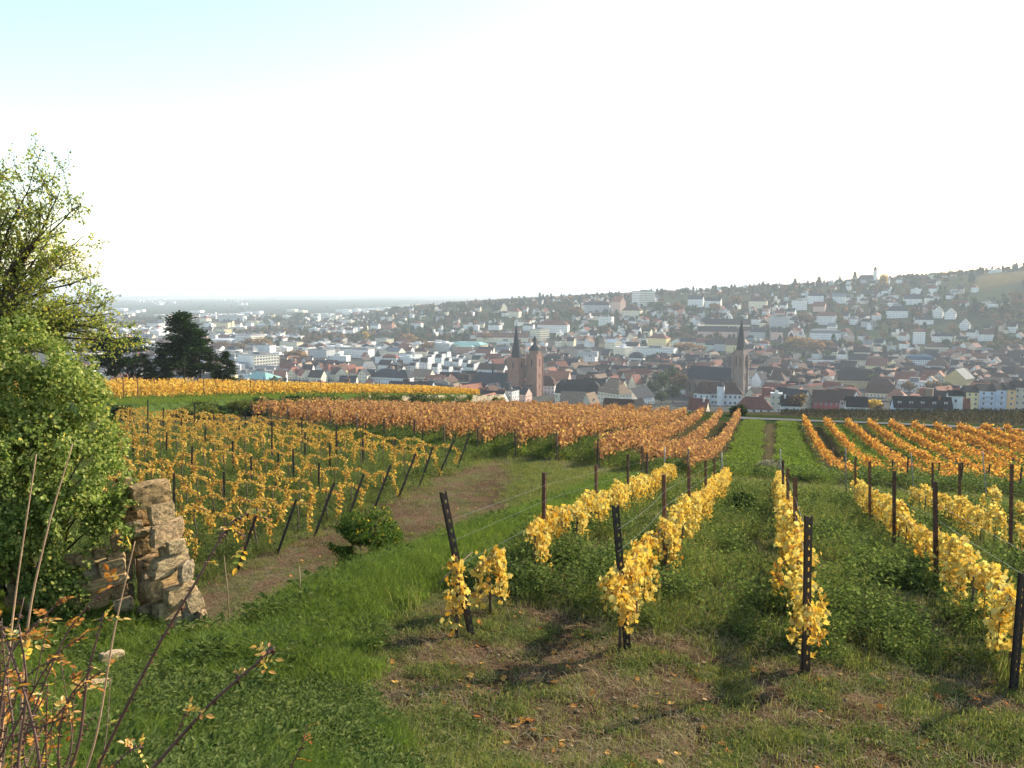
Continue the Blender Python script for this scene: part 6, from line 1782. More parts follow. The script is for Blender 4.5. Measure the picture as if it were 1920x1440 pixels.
H(578, 614, 715, 706, 694, 'gabled', 'cream', 'dark', -22, .7)
H(557, 582, 712, 703, 692, 'gabled', 'cream', 'orange-red', -50, .9)
H(700, 776, 721, 707, 692, 'mansard', 'white', 'slate', -22, .32, 'long white house under a blue-grey slate mansard roof', dormers=8, cat='building')
H(570, 624, 733, 724, 712, 'hipped', 'cream', 'red', -28, .7)
H(680, 710, 733, 724, 712, 'gabled', 'cream', 'orange-red', -52, .9)
H(714, 740, 617, 608, 602, 'gabled', 'brick', 'brown', -20, .5)
H(694, 714, 617, 610, 606, 'gabled', 'white', 'grey', -20, .6)
H(678, 704, 696, 688, 678, 'gabled', 'white', 'grey', 48, .9)
H(678, 693, 674, 668, 661, 'gabled', 'pink', 'orange-red', -50, .9)
H(893, 992, 641, 632, 624, 'gabled', 'cream', 'red', -8, .12, 'very long low cream building with one straight red roof', cat='building', dormers=14)
H(1007, 1068, 623, 609, 601, 'hipped', 'white', 'red', -18, .3, 'long white hillside school with a red roof', cat='building', name='school_building')
H(953, 978, 595, 584, 577, 'hipped', 'cream', 'red', -20, .8, 'cream hillside villa with red hipped roof above the twin towers', cat='house')
H(926, 951, 585, 576, 567, 'gabled', 'cream', 'slate', -45, .9)
H(815, 853, 660, 643, 640, 'flat', 'grey', 'white', -28, .6)
H(772, 817, 709, 704, 692, 'gabled', 'cream', 'tan', -25, .6)
H(890, 924, 658, 651, 643, 'mansard', 'cream', 'brown', -15, .5, dormers=4)
H(895, 953, 704, 692, 682, 'gabled', 'white', 'brown', -24, .4)
H(771, 794, 615, 606, 602, 'hipped', 'white', 'red', -15, .7)
H(869, 887, 616, 608, 603, 'gabled', 'white', 'red', -50, .9)
H(888, 899, 619, 610, 609, 'flat', 'white', 'white', -15, .8)
H(915, 942, 618, 609, 605, 'hipped', 'white', 'slate', -22, .6)
H(980, 1003, 619, 610, 607, 'gabled', 'white', 'slate', -20, .6)
H(849, 864, 614, 609, 604, 'hipped', 'pink', 'red', -30, .9)
# old town below the churches
H(1006, 1042, 737, 722, 704, 'mansard', 'white', 'brown', -10, .6, 'white house with brown mansard roof right beside the church towers', dormers=4)
H(1010, 1072, 722, 711, 695, 'gabled', 'pink', 'orange-red', -20, .5)
H(1040, 1127, 757, 736, 711, 'mansard', 'cream', 'dark', -14, .28, 'long cream school with dark mansard roof and white dormers', dormers=9, cat='building', name='school_building', chimneys=2)
H(1120, 1184, 760, 735, 709, 'hipped', 'cream', 'tan', -52, .6, 'cream corner block with tan hipped roof and sunlit facade', cat='building', dormers=4, chimneys=2)
H(1166, 1227, 757, 742, 726, 'gabled', 'white', 'slate', 42, .75, 'white half-timbered villa with slate gables', dormers=0)
H(1050, 1100, 768, 752, 734, 'gabled', 'beige', 'tan', -15, .6)
H(1088, 1125, 772, 757, 736, 'gabled', 'beige', 'tan', 50, .9, dormers=1)
H(1130, 1190, 775, 764, 748, 'gabled', 'beige', 'brown', -20, .5)
H(1180, 1212, 775, 766, 750, 'gabled', 'cream', 'dark', 40, .9)
H(1178, 1204, 728, 718, 702, 'gabled', 'cream', 'orange-red', 40, .9)
H(1200, 1218, 727, 716, 703, 'gabled', 'cream', 'brown', -50, .9)
H(1179, 1209, 681, 671, 660, 'mansard', 'white', 'slate', -20, .6, dormers=3)
H(1094, 1121, 681, 669, 666, 'flat', 'white', 'grey', -30, .6)
H(1083, 1122, 670, 659, 656, 'flat', 'grey', 'grey', -14, .4)
H(1150, 1186, 669, 651, 646, 'flat', 'cream', 'white', -48, .8)
H(1134, 1165, 653, 641, 636, 'gabled', 'cream', 'white', -45, .8)
H(1186, 1271, 667, 652, 648, 'flat', 'white', 'grey', -24, .5, 'broad flat-roofed white market hall', cat='building', name='market_hall')
H(1214, 1257, 650, 634, 626, 'hipped', 'yellow', 'red', -32, .6, 'yellow corner house with red roof above the flat market hall')
H(1258, 1290, 653, 640, 634, 'gabled', 'pale green', 'slate', 55, .8)
H(1274, 1304, 656, 640, 634, 'gabled', 'pale green', 'slate', -8, .5)
H(1304, 1324, 658, 642, 634, 'gabled', 'pale green', 'red', -8, .6)
H(1322, 1340, 660, 646, 638, 'gabled', 'pale green', 'slate', -8, .6)
H(1338, 1364, 660, 644, 636, 'gabled', 'grey', 'dark', -8, .6)
H(1360, 1381, 661, 646, 637, 'gabled', 'yellow', 'brown', -8, .6)
H(1308, 1380, 632, 621, 612, 'gabled', 'pink', 'dark', -10, .3, 'long pink block with white balconies behind the needle spire', cat='building', name='apartment_block')
H(1322, 1404, 620, 608, 598, 'gabled', 'cream', 'dark', -14, .2)
H(1390, 1420, 632, 620, 613, 'gabled', 'pink', 'brown', -10, .5)
H(1404, 1434, 634, 622, 614, 'gabled', 'grey', 'slate', -10, .6)
H(1444, 1467, 636, 622, 616, 'gabled', 'pink', 'slate', -12, .7, dormers=1)
H(1443, 1478, 614, 594, 590, 'flat', 'grey', 'grey', -20, .5, 'grey block of stacked balconies on the hill foot', cat='building', name='apartment_block')
H(1519, 1574, 638, 624, 616, 'mansard', 'white', 'grey', -14, .4, dormers=3)
H(1532, 1566, 607, 592, 585, 'gabled', 'white', 'red', -25, .6)
H(1409, 1438, 726, 710, 696, 'gabled', 'white', 'slate', 40, .9)
H(1438, 1478, 727, 712, 697, 'hipped', 'cream', 'brown', -38, .7)
H(1444, 1465, 772, 737, 734, 'flat', 'beige', 'white', -20, .8, 'tall pale concrete stair block among dark roofs', cat='building', name='stair_block')
H(1463, 1498, 775, 757, 742, 'gabled', 'white', 'dark', -14, .6)
H(1523, 1571, 772, 750, 731, 'gabled', 'crimson', 'brown', -16, .5, 'crimson walled house with brown roof and white windows')
H(1380, 1446, 776, 768, 746, 'hipped', 'white', 'red', -16, .5, 'broad red hipped roof at the end of the red vine rows')
H(1290, 1330, 778, 768, 750, 'gabled', 'cream', 'red', -30, .7)
H(1515, 1590, 682, 674, 667, 'flat', 'white', 'slate', -10, .3)
H(1589, 1625, 686, 674, 663, 'gabled', 'cream', 'slate', -14, .5)
H(1624, 1663, 694, 684, 671, 'gabled', 'yellow', 'red', -30, .6)
H(1569, 1626, 727, 711, 695, 'gabled', 'ochre', 'dark', -18, .5)
H(1584, 1624, 776, 760, 745, 'gabled', 'white', 'dark', -14, .6)
H(1625, 1676, 744, 736, 709, 'mansard', 'cream', 'brown', -24, .6, dormers=4)
H(1664, 1698, 752, 742, 728, 'hipped', 'ochre', 'orange-red', -30, .8)
H(1684, 1741, 734, 715, 708, 'flat', 'white', 'grey', -34, .6, 'white flat-roofed school with a row of windows on the right', cat='building', name='school_building', win=dict(step=2.2))
H(1699, 1748, 684, 674, 664, 'mansard', 'white', 'blue', -8, .4, 'low hall with blue glazed roof', cat='building', name='sports_hall')
H(1674, 1778, 778, 764, 747, 'gabled', 'pale blue', 'dark', -10, .22, 'long dark-roofed row of terraced houses along the brown vineyard', dormers=5, chimneys=2, cat='building', name='terraced_houses')
H(1774, 1802, 776, 740, 733, 'gabled', 'white', 'dark', -14, .6, 'tall white house with stacked balconies right of the long row', cat='house')
H(1799, 1816, 776, 764, 749, 'gabled', 'white', 'red', -14, .7)
H(1771, 1822, 732, 708, 691, 'gabled', 'ochre', 'grey', 42, .9, 'large ochre house with broad grey gable', dormers=0)
H(1736, 1776, 661, 650, 642, 'hipped', 'beige', 'brown', -20, .7)
H(1737, 1778, 695, 685, 670, 'hipped', 'white', 'brown', -26, .7)
H(1712, 1733, 644, 622, 616, 'mansard', 'white', 'red', -25, .7)
H(1748, 1783, 640, 630, 623, 'hipped', 'white', 'slate', -22, .5)
H(1749, 1768, 595, 584, 575, 'gabled', 'white', 'slate', 55, .9)
H(1772, 1792, 597, 587, 578, 'gabled', 'white', 'slate', 55, .9)
H(1799, 1818, 618, 608, 598, 'gabled', 'white', 'slate', 55, .9)
H(1834, 1861, 638, 626, 618, 'gabled', 'white', 'brown', -20, .6)
H(1662, 1700, 595, 583, 574, 'hipped', 'white', 'slate', -20, .5)
H(1695, 1727, 570, 560, 552, 'gabled', 'white', 'slate', -22, .5)
H(1708, 1727, 551, 542, 540, 'flat', 'white', 'white', -22, .7)
H(1714, 1748, 608, 599, 592, 'gabled', 'white', 'slate', -14, .4)
H(1290, 1319, 575, 561, 554, 'gabled', 'white', 'slate', -20, .6)
H(1322, 1353, 575, 564, 558, 'gabled', 'white', 'slate', -24, .6)
H(1404, 1438, 577, 565, 556, 'hipped', 'cream', 'brown', -22, .6)
H(1486, 1512, 580, 564, 562, 'flat', 'white', 'grey', -20, .8)
H(1515, 1543, 568, 555, 548, 'hipped', 'white', 'slate', -18, .7)
H(1560, 1585, 568, 556, 550, 'gabled', 'white', 'grey', -24, .7)
H(1525, 1548, 583, 574, 566, 'gabled', 'pink', 'red', -30, .8)
H(1122, 1151, 610, 594, 591, 'flat', 'white', 'grey', -22, .7)
H(1146, 1173, 586, 566, 556, 'gabled', 'pink', 'orange-red', -45, .8, 'pink villa with tall orange-red roof left of the white tower block')
H(1096, 1146, 585, 572, 564, 'mansard', 'grey', 'slate', -20, .4)
H(1166, 1205, 593, 582, 573, 'hipped', 'cream', 'brown', -25, .5)
H(1326, 1336, 541, 532, 531, 'flat', 'grey', 'dark', -15, .8, 'small dark tower block standing above the hill trees', cat='building', name='tower_block')
# turret with the dark cap
p = hit(709, 681, skip=330); kk = p.y / FPX
o = empty('round_turret', p, 0, 'round white turret with dark pointed cap', 'tower')
m = MB(); m.prism(circ(10, 6.0 * kk), -3, 13 * kk); m.build('wall', WM('white', False), o, loc=(0, 0, 0))
m = MB(); m.prism(circ(10, 7 * kk), 13 * kk + .003, 18 * kk, 0, circ(10, 4.6 * kk)); m.cone(circ(10, 4.6 * kk), 18 * kk + .003, (0, 0, 26 * kk)); m.build('cap', M_SLATE, o)
PLACED.append((p.x, p.y, 6))
print('hand houses', len(AUTO))

BOX += [(845, 1010, 640, 744, 640), (1292, 1402, 640, 752, 590), (840, 912, 627, 661, 1100), (1298, 1392, 715, 758, 560), (1806, 1925, 715, 768, 480), (1215, 1300, 690, 752, 620)]
# ---------------- the rest of the town: filled in street by street
VEDGE = lambda u: np.interp(u, [150, 450, 900, 930, 1000, 1400, 1500, 1920], [712, 716, 738, 752, 758, 772, 772, 772])
def fill():
    out = []
    r = random.Random(5)
    def zone(y0, y1, step, f):
        y = y0
        while y < y1:
            sx = step(y)
            x = -.72 * y + r.uniform(0, sx)
            while x < .74 * y:
                out.append((x + r.uniform(-.28, .28) * sx, y + r.uniform(-.28, .28) * sx, f)); x += sx
            y += sx * .92
    zone(430, 960, lambda y: 14.5, 'old'); zone(960, 1500, lambda y: 21, 'mid'); zone(1500, 2600, lambda y: 34, 'out'); zone(2600, 4200, lambda y: 75, 'far')
    return out, r
cand, fr = fill()
CX = np.array([c[0] for c in cand]); CY = np.array([c[1] for c in cand]); CZ = terr(CX, CY, False)
CU, CV = proj(CX, CY, CZ + 9)
HH = hill(CX, CY)
dens = fbm(CX / 90, CY / 90, 91, 3)
PX = np.array([q[0] for q in PLACED]); PY = np.array([q[1] for q in PLACED]); PR = np.array([q[2] for q in PLACED])
BX = np.array(BOX)
todo = []
for i, (x, y, f) in enumerate(cand):
    u, v = CU[i], CV[i]
    if u < 130 or u > 1965 or v > VEDGE(u) - 1: continue
    h = HH[i]
    hw = 9 * FPX / y
    cover = (BX[:, 4] > y - 4) & (BX[:, 0] < u + hw) & (BX[:, 1] > u - hw) & (v - 3 * FPX / y < BX[:, 3] - .22 * (BX[:, 3] - BX[:, 2]))
    if cover.any() or (925 < u < 1060 and v > 733): continue
    if ((x - PX) ** 2 + (y - PY) ** 2 < (PR + 5.5) ** 2).any(): continue
    if h > 8 and y < 2600:
        if dens[i] < .40 or fr.random() < (.50 if f == 'mid' else .64): continue
        kind = 'hill'
        if 1380 < y < 1570 and u > 1790: continue
    elif f == 'old':
        if dens[i] < .27: continue
        if 1215 < u < 1290 and 560 < y < 700: continue            # the dark trees beside the needle-spired church
        kind = 'old' if u > 520 or y < 700 else 'modern'
    elif f == 'mid':
        if dens[i] < .40 or (u > 560 and u < 900 and 1250 < y < 1500): continue
        kind = 'modern' if u < 950 else 'old'
    elif f == 'out':
        if u > 880 or dens[i] < .545: continue
        kind = 'modern'
    else:
        if u > 820 or y > 3500 or dens[i] < .64: continue
        kind = 'shed'
    todo.append((x, y, CZ[i], u, v, kind))
def params(x, y, kind):
    al = math.degrees(math.atan2(x, y)); fld = vnoise(x / 140, y / 140, 13) * 50 - 25
    yaw = -24 - al * .7 + fld
    if kind in ('old', 'hill') and fr.random() < .45: yaw += 90 if fr.random() < .5 else 75
    c = fr.random
    if kind == 'old':
        w, d, h, rh = fr.uniform(10, 20), fr.uniform(8.5, 11.5), fr.uniform(5.5, 9.5), fr.uniform(4.2, 6.2); st_ = 'gabled' if c() < .74 else fr.choice(['hipped', 'mansard', 'flat'])
        dk = vnoise(x / 120, y / 120, 19) + (.18 if x > .28 * y else 0)
        rc = fr.choices(['brown', 'dark', 'slate', 'red', 'orange-red', 'tan'], [3, 3 + 5 * dk, 2 + 2 * dk, 2.6, 1.1 * (1 - dk) + .2, 1.2])[0]; wc = fr.choices(['white', 'cream', 'beige', 'grey', 'pink', 'ochre', 'pale green'], [6, 3, 2, 1.5, .7, .5, .4])[0]
    elif kind == 'modern':
        w, d, h, rh = fr.uniform(13, 34), fr.uniform(10, 16), fr.uniform(6, 13), 2.4; st_ = 'flat' if c() < .62 else fr.choice(['gabled', 'hipped'])
        if st_ != 'flat': rh = 4.5; w = min(w, 20)
        rc = fr.choice(['grey', 'white', 'grey']) if st_ == 'flat' else fr.choice(['brown', 'slate', 'red', 'grey']); wc = fr.choices(['white', 'cream', 'grey', 'beige', 'yellow'], [6, 3, 2, 1, .4])[0]
    elif kind == 'hill':
        w, d, h, rh = fr.uniform(9, 15), fr.uniform(8, 11), fr.uniform(5, 8.5), fr.uniform(3.5, 5.5); st_ = fr.choices(['gabled', 'hipped', 'flat', 'mansard'], [5, 2.5, 1.6, .6])[0]
        rc = fr.choices(['slate', 'brown', 'red', 'dark', 'grey', 'orange-red'], [4, 2.5, 1.6, 2, 1.5, .5])[0]; wc = fr.choices(['white', 'cream', 'beige', 'grey', 'pink'], [8, 2, 1, 1, .4])[0]
        if st_ == 'flat': rc = fr.choice(['grey', 'white'])
    else:
        w, d, h, rh = fr.uniform(25, 80), fr.uniform(18, 40), fr.uniform(6, 11), 1.5; st_ = 'flat'; rc = fr.choice(['white', 'grey', 'white']); wc = fr.choices(['white', 'cream', 'grey'], [4, 2, 1])[0]
    return R(yaw), w, d, h, rh, st_, wc, rc
todo.sort(key=lambda q: q[1])
N_IND = 300 - 112
# the nearest ones in view become houses of their own, the others one far mass
ind = 0
for (x, y, z, u, v, kind) in todo:
    yaw, w, d, h, rh, st_, wc, rc = params(x, y, kind)
    inview = 0 < u < 1920 and v < VEDGE(u) - 4
    if inview and ind < N_IND and y < 1250 and (y > 520 or fr.random() < .95):
        near = y < 620
        desc = f'{wc} {st_} house with {rc} roof' if st_ != 'flat' else f'{wc} flat-roofed building'
        make_house((x, y, z), yaw, w, d, h, rh, st_, wc, rc, near, None, 'house', 'house', dormers=0, chimneys=1, group='houses of the town', desc=desc, uv=(u, v), win=dict(sides='fr', step=3.0)); ind += 1
    else:
        merge_house((x, y, z), yaw, house_geo(w, d, h, rh, st_), WALLC[wc], ROOFC[rc])
# specks of villages out on the plain
for k in range(34):
    u = fr.choice([fr.uniform(250, 330), fr.uniform(420, 470), fr.uniform(900, 1300), fr.uniform(250, 340)]); v = fr.uniform(560, 572)
    if v > ridge_v(u) - 2 and u > 700: v = ridge_v(u) - fr.uniform(3, 14)
    p = hit(u, v, skip=2500)
    merge_house((p.x, p.y, p.z), fr.uniform(-.8, .2), house_geo(fr.uniform(15, 34), 15, fr.uniform(6, 10), 4, fr.choice(['flat', 'gabled'])), WALLC['white'], ROOFC[fr.choice(['white', 'red', 'grey'])])
F3 = [f for f in MERGE['F']]
me = bpy.data.meshes.new('distant_houses'); me.from_pydata(MERGE['V'], [], F3)
l = me.uv_layers.new(name='wall'); l.data.foreach_set('uv', np.asarray(MERGE['UV'], np.float32).ravel())
a = me.color_attributes.new('tint', 'FLOAT_COLOR', 'CORNER'); a.data.foreach_set('color', np.asarray(MERGE['C'], np.float32).ravel())
me.polygons.foreach_set('material_index', np.asarray(MERGE['M'], np.int32)); me.update()
o = link('distant_houses', me, mat=[wall_mat('far walls', windows=True, attr=True), roof_mat('far roofs', attr=True)]); tag(o, 'mass of distant houses filling the town and hillside', kind='stuff')
print('houses single', ind, 'merged', len(todo) - ind)

# ---------------- trees of the town and hillside
TM = {'brown': leaf_mat('autumn brown foliage', [(0, (.075, .048, .024)), (.6, (.15, .095, .045)), (1, (.23, .15, .07))], .3), 'orange': leaf_mat('autumn orange foliage', [(0, (.16, .085, .03)), (.6, (.30, .17, .06)), (1, (.42, .27, .09))], .35),
      'green': leaf_mat('green foliage', [(0, (.022, .036, .014)), (.6, (.045, .066, .022)), (1, (.085, .10, .035))], .3), 'dark': M_NEED, 'yellow': leaf_mat('yellow foliage', [(0, (.34, .22, .04)), (1, (.58, .42, .09))], .4)}
def crown_arrays(style, seed, n):
    r = np.random.default_rng(seed)
    if style == 'round':
        b = [(0, 0, .62, .30, .30, .30)] + [(r.uniform(-.2, .2), r.uniform(-.2, .2), r.uniform(.45, .82), r.uniform(.16, .26), r.uniform(.16, .26), r.uniform(.14, .22)) for _ in range(7)]
        P = blob_points(n, b, r, .55, .3)
    elif style == 'tall':
        b = [(r.uniform(-.06, .06), r.uniform(-.06, .06), z, .13, .13, .17) for z in (.3, .45, .6, .75, .88)]
        P = blob_points(n, b, r, .5, .3)
    else:
        z = r.uniform(.06, 1, n) ** .9; a = r.uniform(0, 6.28, n); rad = .24 * (1 - z) ** .8 * r.uniform(.5, 1.1, n) * (1 + .25 * np.sin(z * 40)) + .01
        P = np.stack([rad * np.cos(a), rad * np.sin(a), z, np.cos(a), np.sin(a), np.full(n, .3)], 1)
    return P, r
def tree_mesh(style, seed, n, size):
    P, r = crown_arrays(style, seed, n); k = len(P)
    return leaves('crown', P[:, :3], P[:, 3:] * .6 + r.normal(size=(k, 3)) * .7 + np.array((0, 0, -.2)), P[:, 3:] * .7 + r.normal(size=(k, 3)) * .5 + np.array((0, 0, .4)), size * r.uniform(.6, 1.3, k), LEAF_QUAD)
def trunk_mesh():
    m = MB(); m.tube([(0, 0, -.15), (.01, 0, .2), (0, .01, .55)], [.03, .022, .012], 6)
    for k in range(5):
        a = k * 1.3; m.tube([(0, 0, .25 + .05 * k), (math.cos(a) * .12, math.sin(a) * .12, .45 + .06 * k), (math.cos(a) * .2, math.sin(a) * .2, .58 + .06 * k)], [.012, .008, .004], 4)
    me = m.mesh('trunk', True); me.materials.append(M_TBARK); return me
ME_TRUNK = trunk_mesh()
CROWN = {}
for ck in ('brown', 'orange', 'green', 'yellow'):
    for st_ in ('round', 'tall'):
        CROWN[(ck, st_)] = []
        for q in range(2):
            me = tree_mesh(st_, 700 + q, 420, .085); me.materials.append(TM[ck]); CROWN[(ck, st_)].append(me)
CROWN[('dark', 'cone')] = []
for q in range(2):
    me = tree_mesh('cone', 720 + q, 420, .075); me.materials.append(M_NEED); CROWN[('dark', 'cone')].append(me)
TAUTO = []
def town_tree(u, vb, hpx, wpx, ck, st_='round', label=None, skip=330):
    p = hit(u, vb, skip=skip); k = p.y / FPX
    o = empty('conifer_tree' if st_ == 'cone' else 'autumn_tree' if ck in ('brown', 'orange', 'yellow') else 'leafy_tree', p, random.uniform(0, 6.28), label, 'tree', 'trees of the town')
    Hm = hpx * k; Wm = wpx * k / {'round': .72, 'tall': .34, 'cone': .48}[st_]
    o.scale = (Wm, Wm, Hm)
    link('trunk', ME_TRUNK, o); link('crown', random.choice(CROWN[(ck, st_)]), o)
    cn = {'brown': 'brown', 'orange': 'orange-brown', 'green': 'dull green', 'yellow': 'bright yellow', 'dark': 'dark'}[ck]; sn = {'round': 'round-crowned', 'tall': 'slender', 'cone': 'pointed conifer'}[st_]
    if label is None: TAUTO.append((o, f'{cn} {sn} tree', u, vb - hpx / 2))
    return o
TL = [(395, 664, 24, 30, 'brown'), (420, 665, 26, 36, 'brown'), (446, 664, 22, 28, 'brown'), (470, 658, 24, 30, 'brown'), (492, 660, 28, 34, 'orange'), (548, 683, 27, 34, 'brown'), (565, 682, 25, 30, 'orange'), (518, 730, 25, 28, 'green'),
      (752, 652, 27, 24, 'brown'), (770, 654, 28, 30, 'orange'), (786, 655, 22, 24, 'brown'), (800, 660, 20, 26, 'orange'), (912, 642, 17, 18, 'orange'), (686, 645, 22, 10, 'yellow', 'tall'), (620, 640, 18, 20, 'brown'), (600, 645, 14, 18, 'brown'),
      (1275, 664, 22, 26, 'orange'), (1292, 664, 23, 30, 'orange'), (1312, 664, 18, 26, 'orange'), (1226, 745, 34, 26, 'green'), (1240, 742, 46, 32, 'green'), (1256, 735, 50, 34, 'green'), (1272, 745, 48, 30, 'brown'), (1288, 742, 34, 26, 'green'), (1262, 756, 36, 30, 'green'), (1240, 760, 28, 26, 'green'),
      (1300, 735, 26, 22, 'brown'), (1315, 725, 22, 22, 'green'), (1494, 778, 38, 36, 'brown'), (1632, 776, 27, 26, 'yellow'), (1646, 776, 18, 16, 'brown'), (1480, 660, 24, 30, 'brown'), (1500, 662, 32, 34, 'orange'), (1530, 664, 28, 34, 'orange'), (1548, 660, 24, 28, 'brown'), (1460, 665, 22, 28, 'green'), (1510, 612, 26, 30, 'brown'), (1345, 640, 18, 20, 'brown'), (1376, 655, 18, 18, 'orange'),
      (1704, 740, 26, 26, 'brown'), (1752, 745, 32, 34, 'brown'), (1770, 742, 26, 26, 'green'), (1700, 690, 18, 22, 'brown'), (1712, 672, 18, 20, 'brown'), (1655, 540, 24, 12, 'yellow', 'tall'), (1020, 680, 12, 14, 'orange'), (880, 675, 10, 14, 'orange'), (1250, 672, 9, 18, 'orange'),
      (1012, 567, 18, 8, 'dark', 'cone'), (1018, 568, 16, 8, 'dark', 'cone'), (1033, 567, 16, 7, 'dark', 'cone'), (842, 581, 16, 12, 'dark'), (1430, 546, 18, 10, 'dark', 'cone'), (1455, 546, 14, 8, 'dark', 'cone'), (1490, 543, 20, 11, 'dark', 'cone'), (1535, 539, 20, 12, 'dark', 'cone'), (1574, 536, 18, 7, 'dark', 'cone'),
      (1602, 535, 24, 12, 'dark', 'cone'), (1580, 560, 30, 16, 'dark', 'cone'), (1822, 532, 26, 14, 'dark', 'cone'), (1878, 510, 18, 8, 'dark', 'cone'), (1903, 508, 14, 10, 'dark'), (1703, 527, 14, 10, 'dark'), (1760, 524, 14, 12, 'green'), (1240, 557, 16, 12, 'dark', 'cone'), (1285, 555, 16, 18, 'dark'), (1885, 590, 30, 16, 'dark', 'cone'), (1828, 592, 28, 18, 'dark', 'cone'),
      (500, 612, 14, 16, 'dark'), (470, 603, 14, 6, 'dark', 'cone'), (560, 606, 20, 18, 'dark'), (575, 604, 18, 14, 'dark'), (520, 610, 18, 20, 'dark'), (660, 606, 18, 12, 'dark', 'cone'), (735, 596, 14, 14, 'dark'), (1010, 770, 14, 40, 'dark'), (1040, 770, 13, 36, 'dark'), (930, 590, 20, 18, 'green'), (870, 592, 22, 22, 'green'), (1080, 600, 26, 30, 'brown'), (1060, 604, 22, 26, 'green'),
      (740, 590, 16, 20, 'green'), (800, 596, 18, 18, 'green'), (1380, 575, 20, 24, 'brown'), (1340, 590, 22, 26, 'brown'), (1270, 590, 24, 28, 'brown'), (1300, 595, 24, 30, 'green'), (1235, 590, 24, 30, 'green')]
for q in TL:
    st_ = q[5] if len(q) > 5 else 'round'; ck = q[4]
    if ck == 'dark' and st_ == 'round': ck = 'green'
    town_tree(q[0], q[1], q[2], q[3], ck, st_)
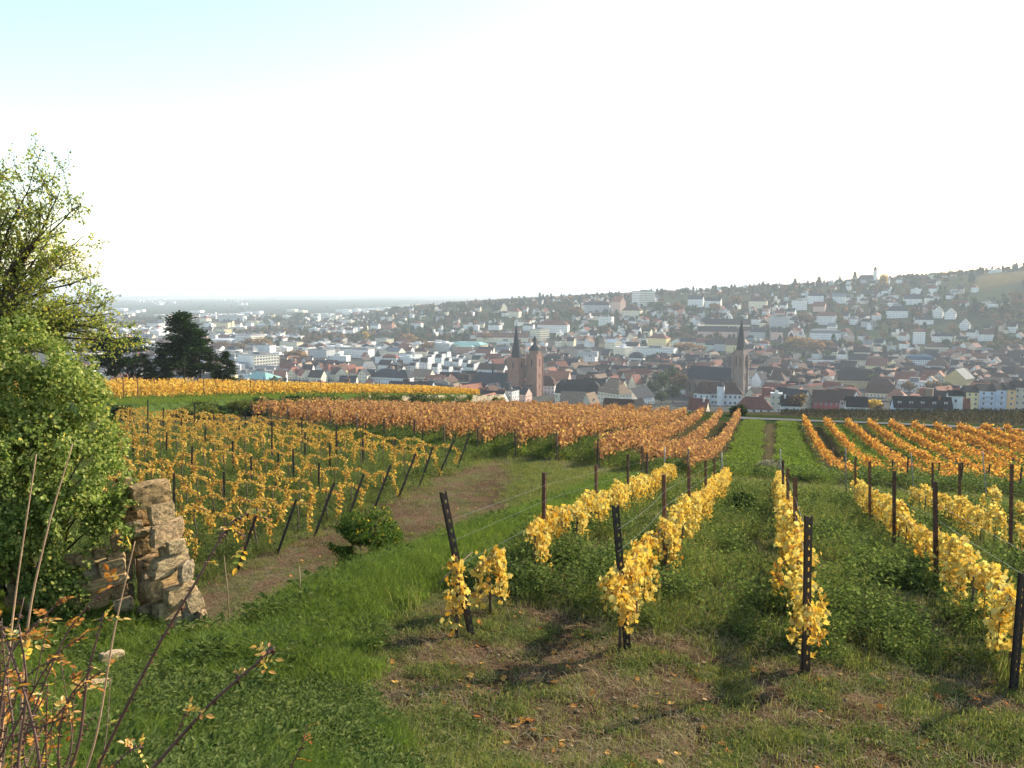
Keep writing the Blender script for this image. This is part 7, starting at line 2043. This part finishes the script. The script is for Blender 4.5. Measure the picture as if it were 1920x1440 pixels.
# woods and gardens that read as one mass
WC = bpy.data.collections.new('wood trees')
wi = 0
for ck, st_ in (('brown', 'round'), ('green', 'round'), ('orange', 'round'), ('dark', 'cone'), ('green', 'tall')):
    me = tree_mesh(st_, 760 + wi, 300, .10); me.materials.append(TM[ck]); o = bpy.data.objects.new('w%d' % wi, me); WC.objects.link(o); wi += 1
def woods():
    r = np.random.default_rng(3); n = 21000
    Y = r.uniform(450, 2500, n) ** 1.0; A = r.uniform(-.70, .72, n); X = A * Y
    Hh = hill(X, Y); u = 960 + FPX * A
    dn = fbm(X / 60, Y / 60, 33, 3); dn2 = fbm(X / 160, Y / 160, 37, 3)
    keep = np.zeros(n, bool)
    on = Hh > 6
    keep |= on & (dn > .38) & (r.uniform(size=n) < .75) & (Y < 2400)
    keep |= (~on) & (Y > 900) & (Y < 2500) & (dn2 > .50) & (r.uniform(size=n) < .8)
    keep |= (~on) & (Y <= 900) & (dn > .60) & (r.uniform(size=n) < .35)
    keep |= (~on) & (Y > 1250) & (Y < 1520) & (u > 470) & (u < 930) & (r.uniform(size=n) < .9)
    keep &= ~((Y > 1390) & (Y < 1560) & (u > 1800))
    keep &= ~((Y < 900) & (u < 1000) & (dn < .66))
    # keep clear of the houses
    hx = np.array([t_[0] for t_ in todo] + list(PX)); hy = np.array([t_[1] for t_ in todo] + list(PY)); hr = np.array([7.0] * len(todo) + list(PR))
    keep &= ~((Y <= 900) & (u > 925) & (u < 1215))
    zt = terr(X, Y, False); _, vt = proj(X, Y, zt + 10)
    i = np.where(keep)[0]; ok = []
    for j in i:
        d2 = (hx - X[j]) ** 2 + (hy - Y[j]) ** 2
        # also nothing right before a facade
        if (d2 < (hr + 2.0) ** 2).any(): continue
        if ((BX[:, 4] > Y[j] - 4) & (BX[:, 0] < u[j] + 4 * FPX / Y[j]) & (BX[:, 1] > u[j] - 4 * FPX / Y[j]) & (vt[j] < BX[:, 3] - .2 * (BX[:, 3] - BX[:, 2]))).any(): continue
        front = (np.abs(hx - X[j]) < hr * .8) & (hy > Y[j]) & (hy - Y[j] < 24)
        if front.any() and r.uniform() < .72: continue
        ok.append(j)
    ok = np.array(ok); X, Y, u = X[ok], Y[ok], u[ok]
    k = len(ok); q = r.uniform(size=k)
    idx = np.where(q < .30, 0, np.where(q < .74, 1, np.where(q < .77, 2, np.where(q < .92, 3, 4))))
    sc = r.uniform(7, 14, k) * np.where(idx == 3, 1.2, 1.0)
    P = np.stack([X, Y, terr(X, Y, False) - .4], 1); rot = np.stack([np.zeros(k), np.zeros(k), r.uniform(0, 6.28, k)], 1)
    print('wood trees', k)
    gn_scatter('woods', P, idx, rot, sc, WC, 'autumn gardens and woods between the hillside houses')
    # tree belts on the slope under the vineyard and far hedges out on the plain
    n = 900; Y = r.uniform(2600, 9000, n); A = r.uniform(-.68, .35, n); X = A * Y; kp = fbm(X / 500, Y / 900, 47, 3) > .58; X, Y = X[kp], Y[kp]; k = len(X)
    P = np.stack([X, Y, terr(X, Y, False) - .5], 1); rot = np.stack([np.zeros(k), np.zeros(k), r.uniform(0, 6.28, k)], 1)
    gn_scatter('plain_hedges', P, r.choice([0, 1], k), rot, r.uniform(9, 16, k), WC, 'far hedges and tree lines on the hazy plain')
woods()
# bright yellow vineyard slopes seen on the far right ridge are part of the ground

# ---------------- labels that single each one out
LM = [(975, 690, 'the twin-towered church'), (1386, 670, 'the needle-spired church'), (875, 645, 'the copper-roofed hall'), (486, 680, 'the long office slab'), (1206, 558, 'the hillside tower block'), (1632, 515, 'the hilltop church'), (1862, 748, 'the pale blue flats'),
      (738, 706, 'the slate mansard house'), (1037, 612, 'the red-roofed hillside school'), (1228, 657, 'the flat market hall'), (1547, 750, 'the crimson house'), (1712, 722, 'the white flat school'), (1345, 745, 'the stair-tower mansion'), (1723, 674, 'the blue-roofed hall'), (330, 660, 'the tallest pine'), (1083, 735, 'the dark mansard school')]
def label_all(items):
    bucket = {}
    for o, desc, u, v in items:
        d = [((u - a) ** 2 + ((v - b) * 1.6) ** 2, i) for i, (a, b, c) in enumerate(LM)]; dist, i = min(d); a, b, c = LM[i]
        dx, dy = u - a, (v - b) * 1.6
        side = ('right of' if dx > 0 else 'left of') if abs(dx) > abs(dy) else ('below' if dy > 0 else 'above')
        bucket.setdefault((desc, side, c), []).append((dist, o))
    for (desc, side, c), L in bucket.items():
        L.sort(key=lambda q: q[0])
        for k, (dd, o) in enumerate(L):
            o['label'] = f'{desc}, {side} {c}' if len(L) == 1 else f'{desc}, {ORD[k + 1]} such one {side} {c}'
label_all(AUTO); label_all(TAUTO)
# ================================================================== THE AIR
hz = MB(); hz.box(-46000, 46000, -300, 46500, -112, 110)
HM, hnt, hout = new_mat('haze')
pv = hnt.nodes.new('ShaderNodeVolumePrincipled')
pv.inputs['Color'].default_value = (.80, .90, 1.0, 1)
pv.inputs['Density'].default_value = 0.00013
pv.inputs['Anisotropy'].default_value = 0.1
hnt.links.new(pv.outputs[0], hout.inputs['Volume'])
hb = hz.build('haze', HM); tag(hb, kind='stuff')
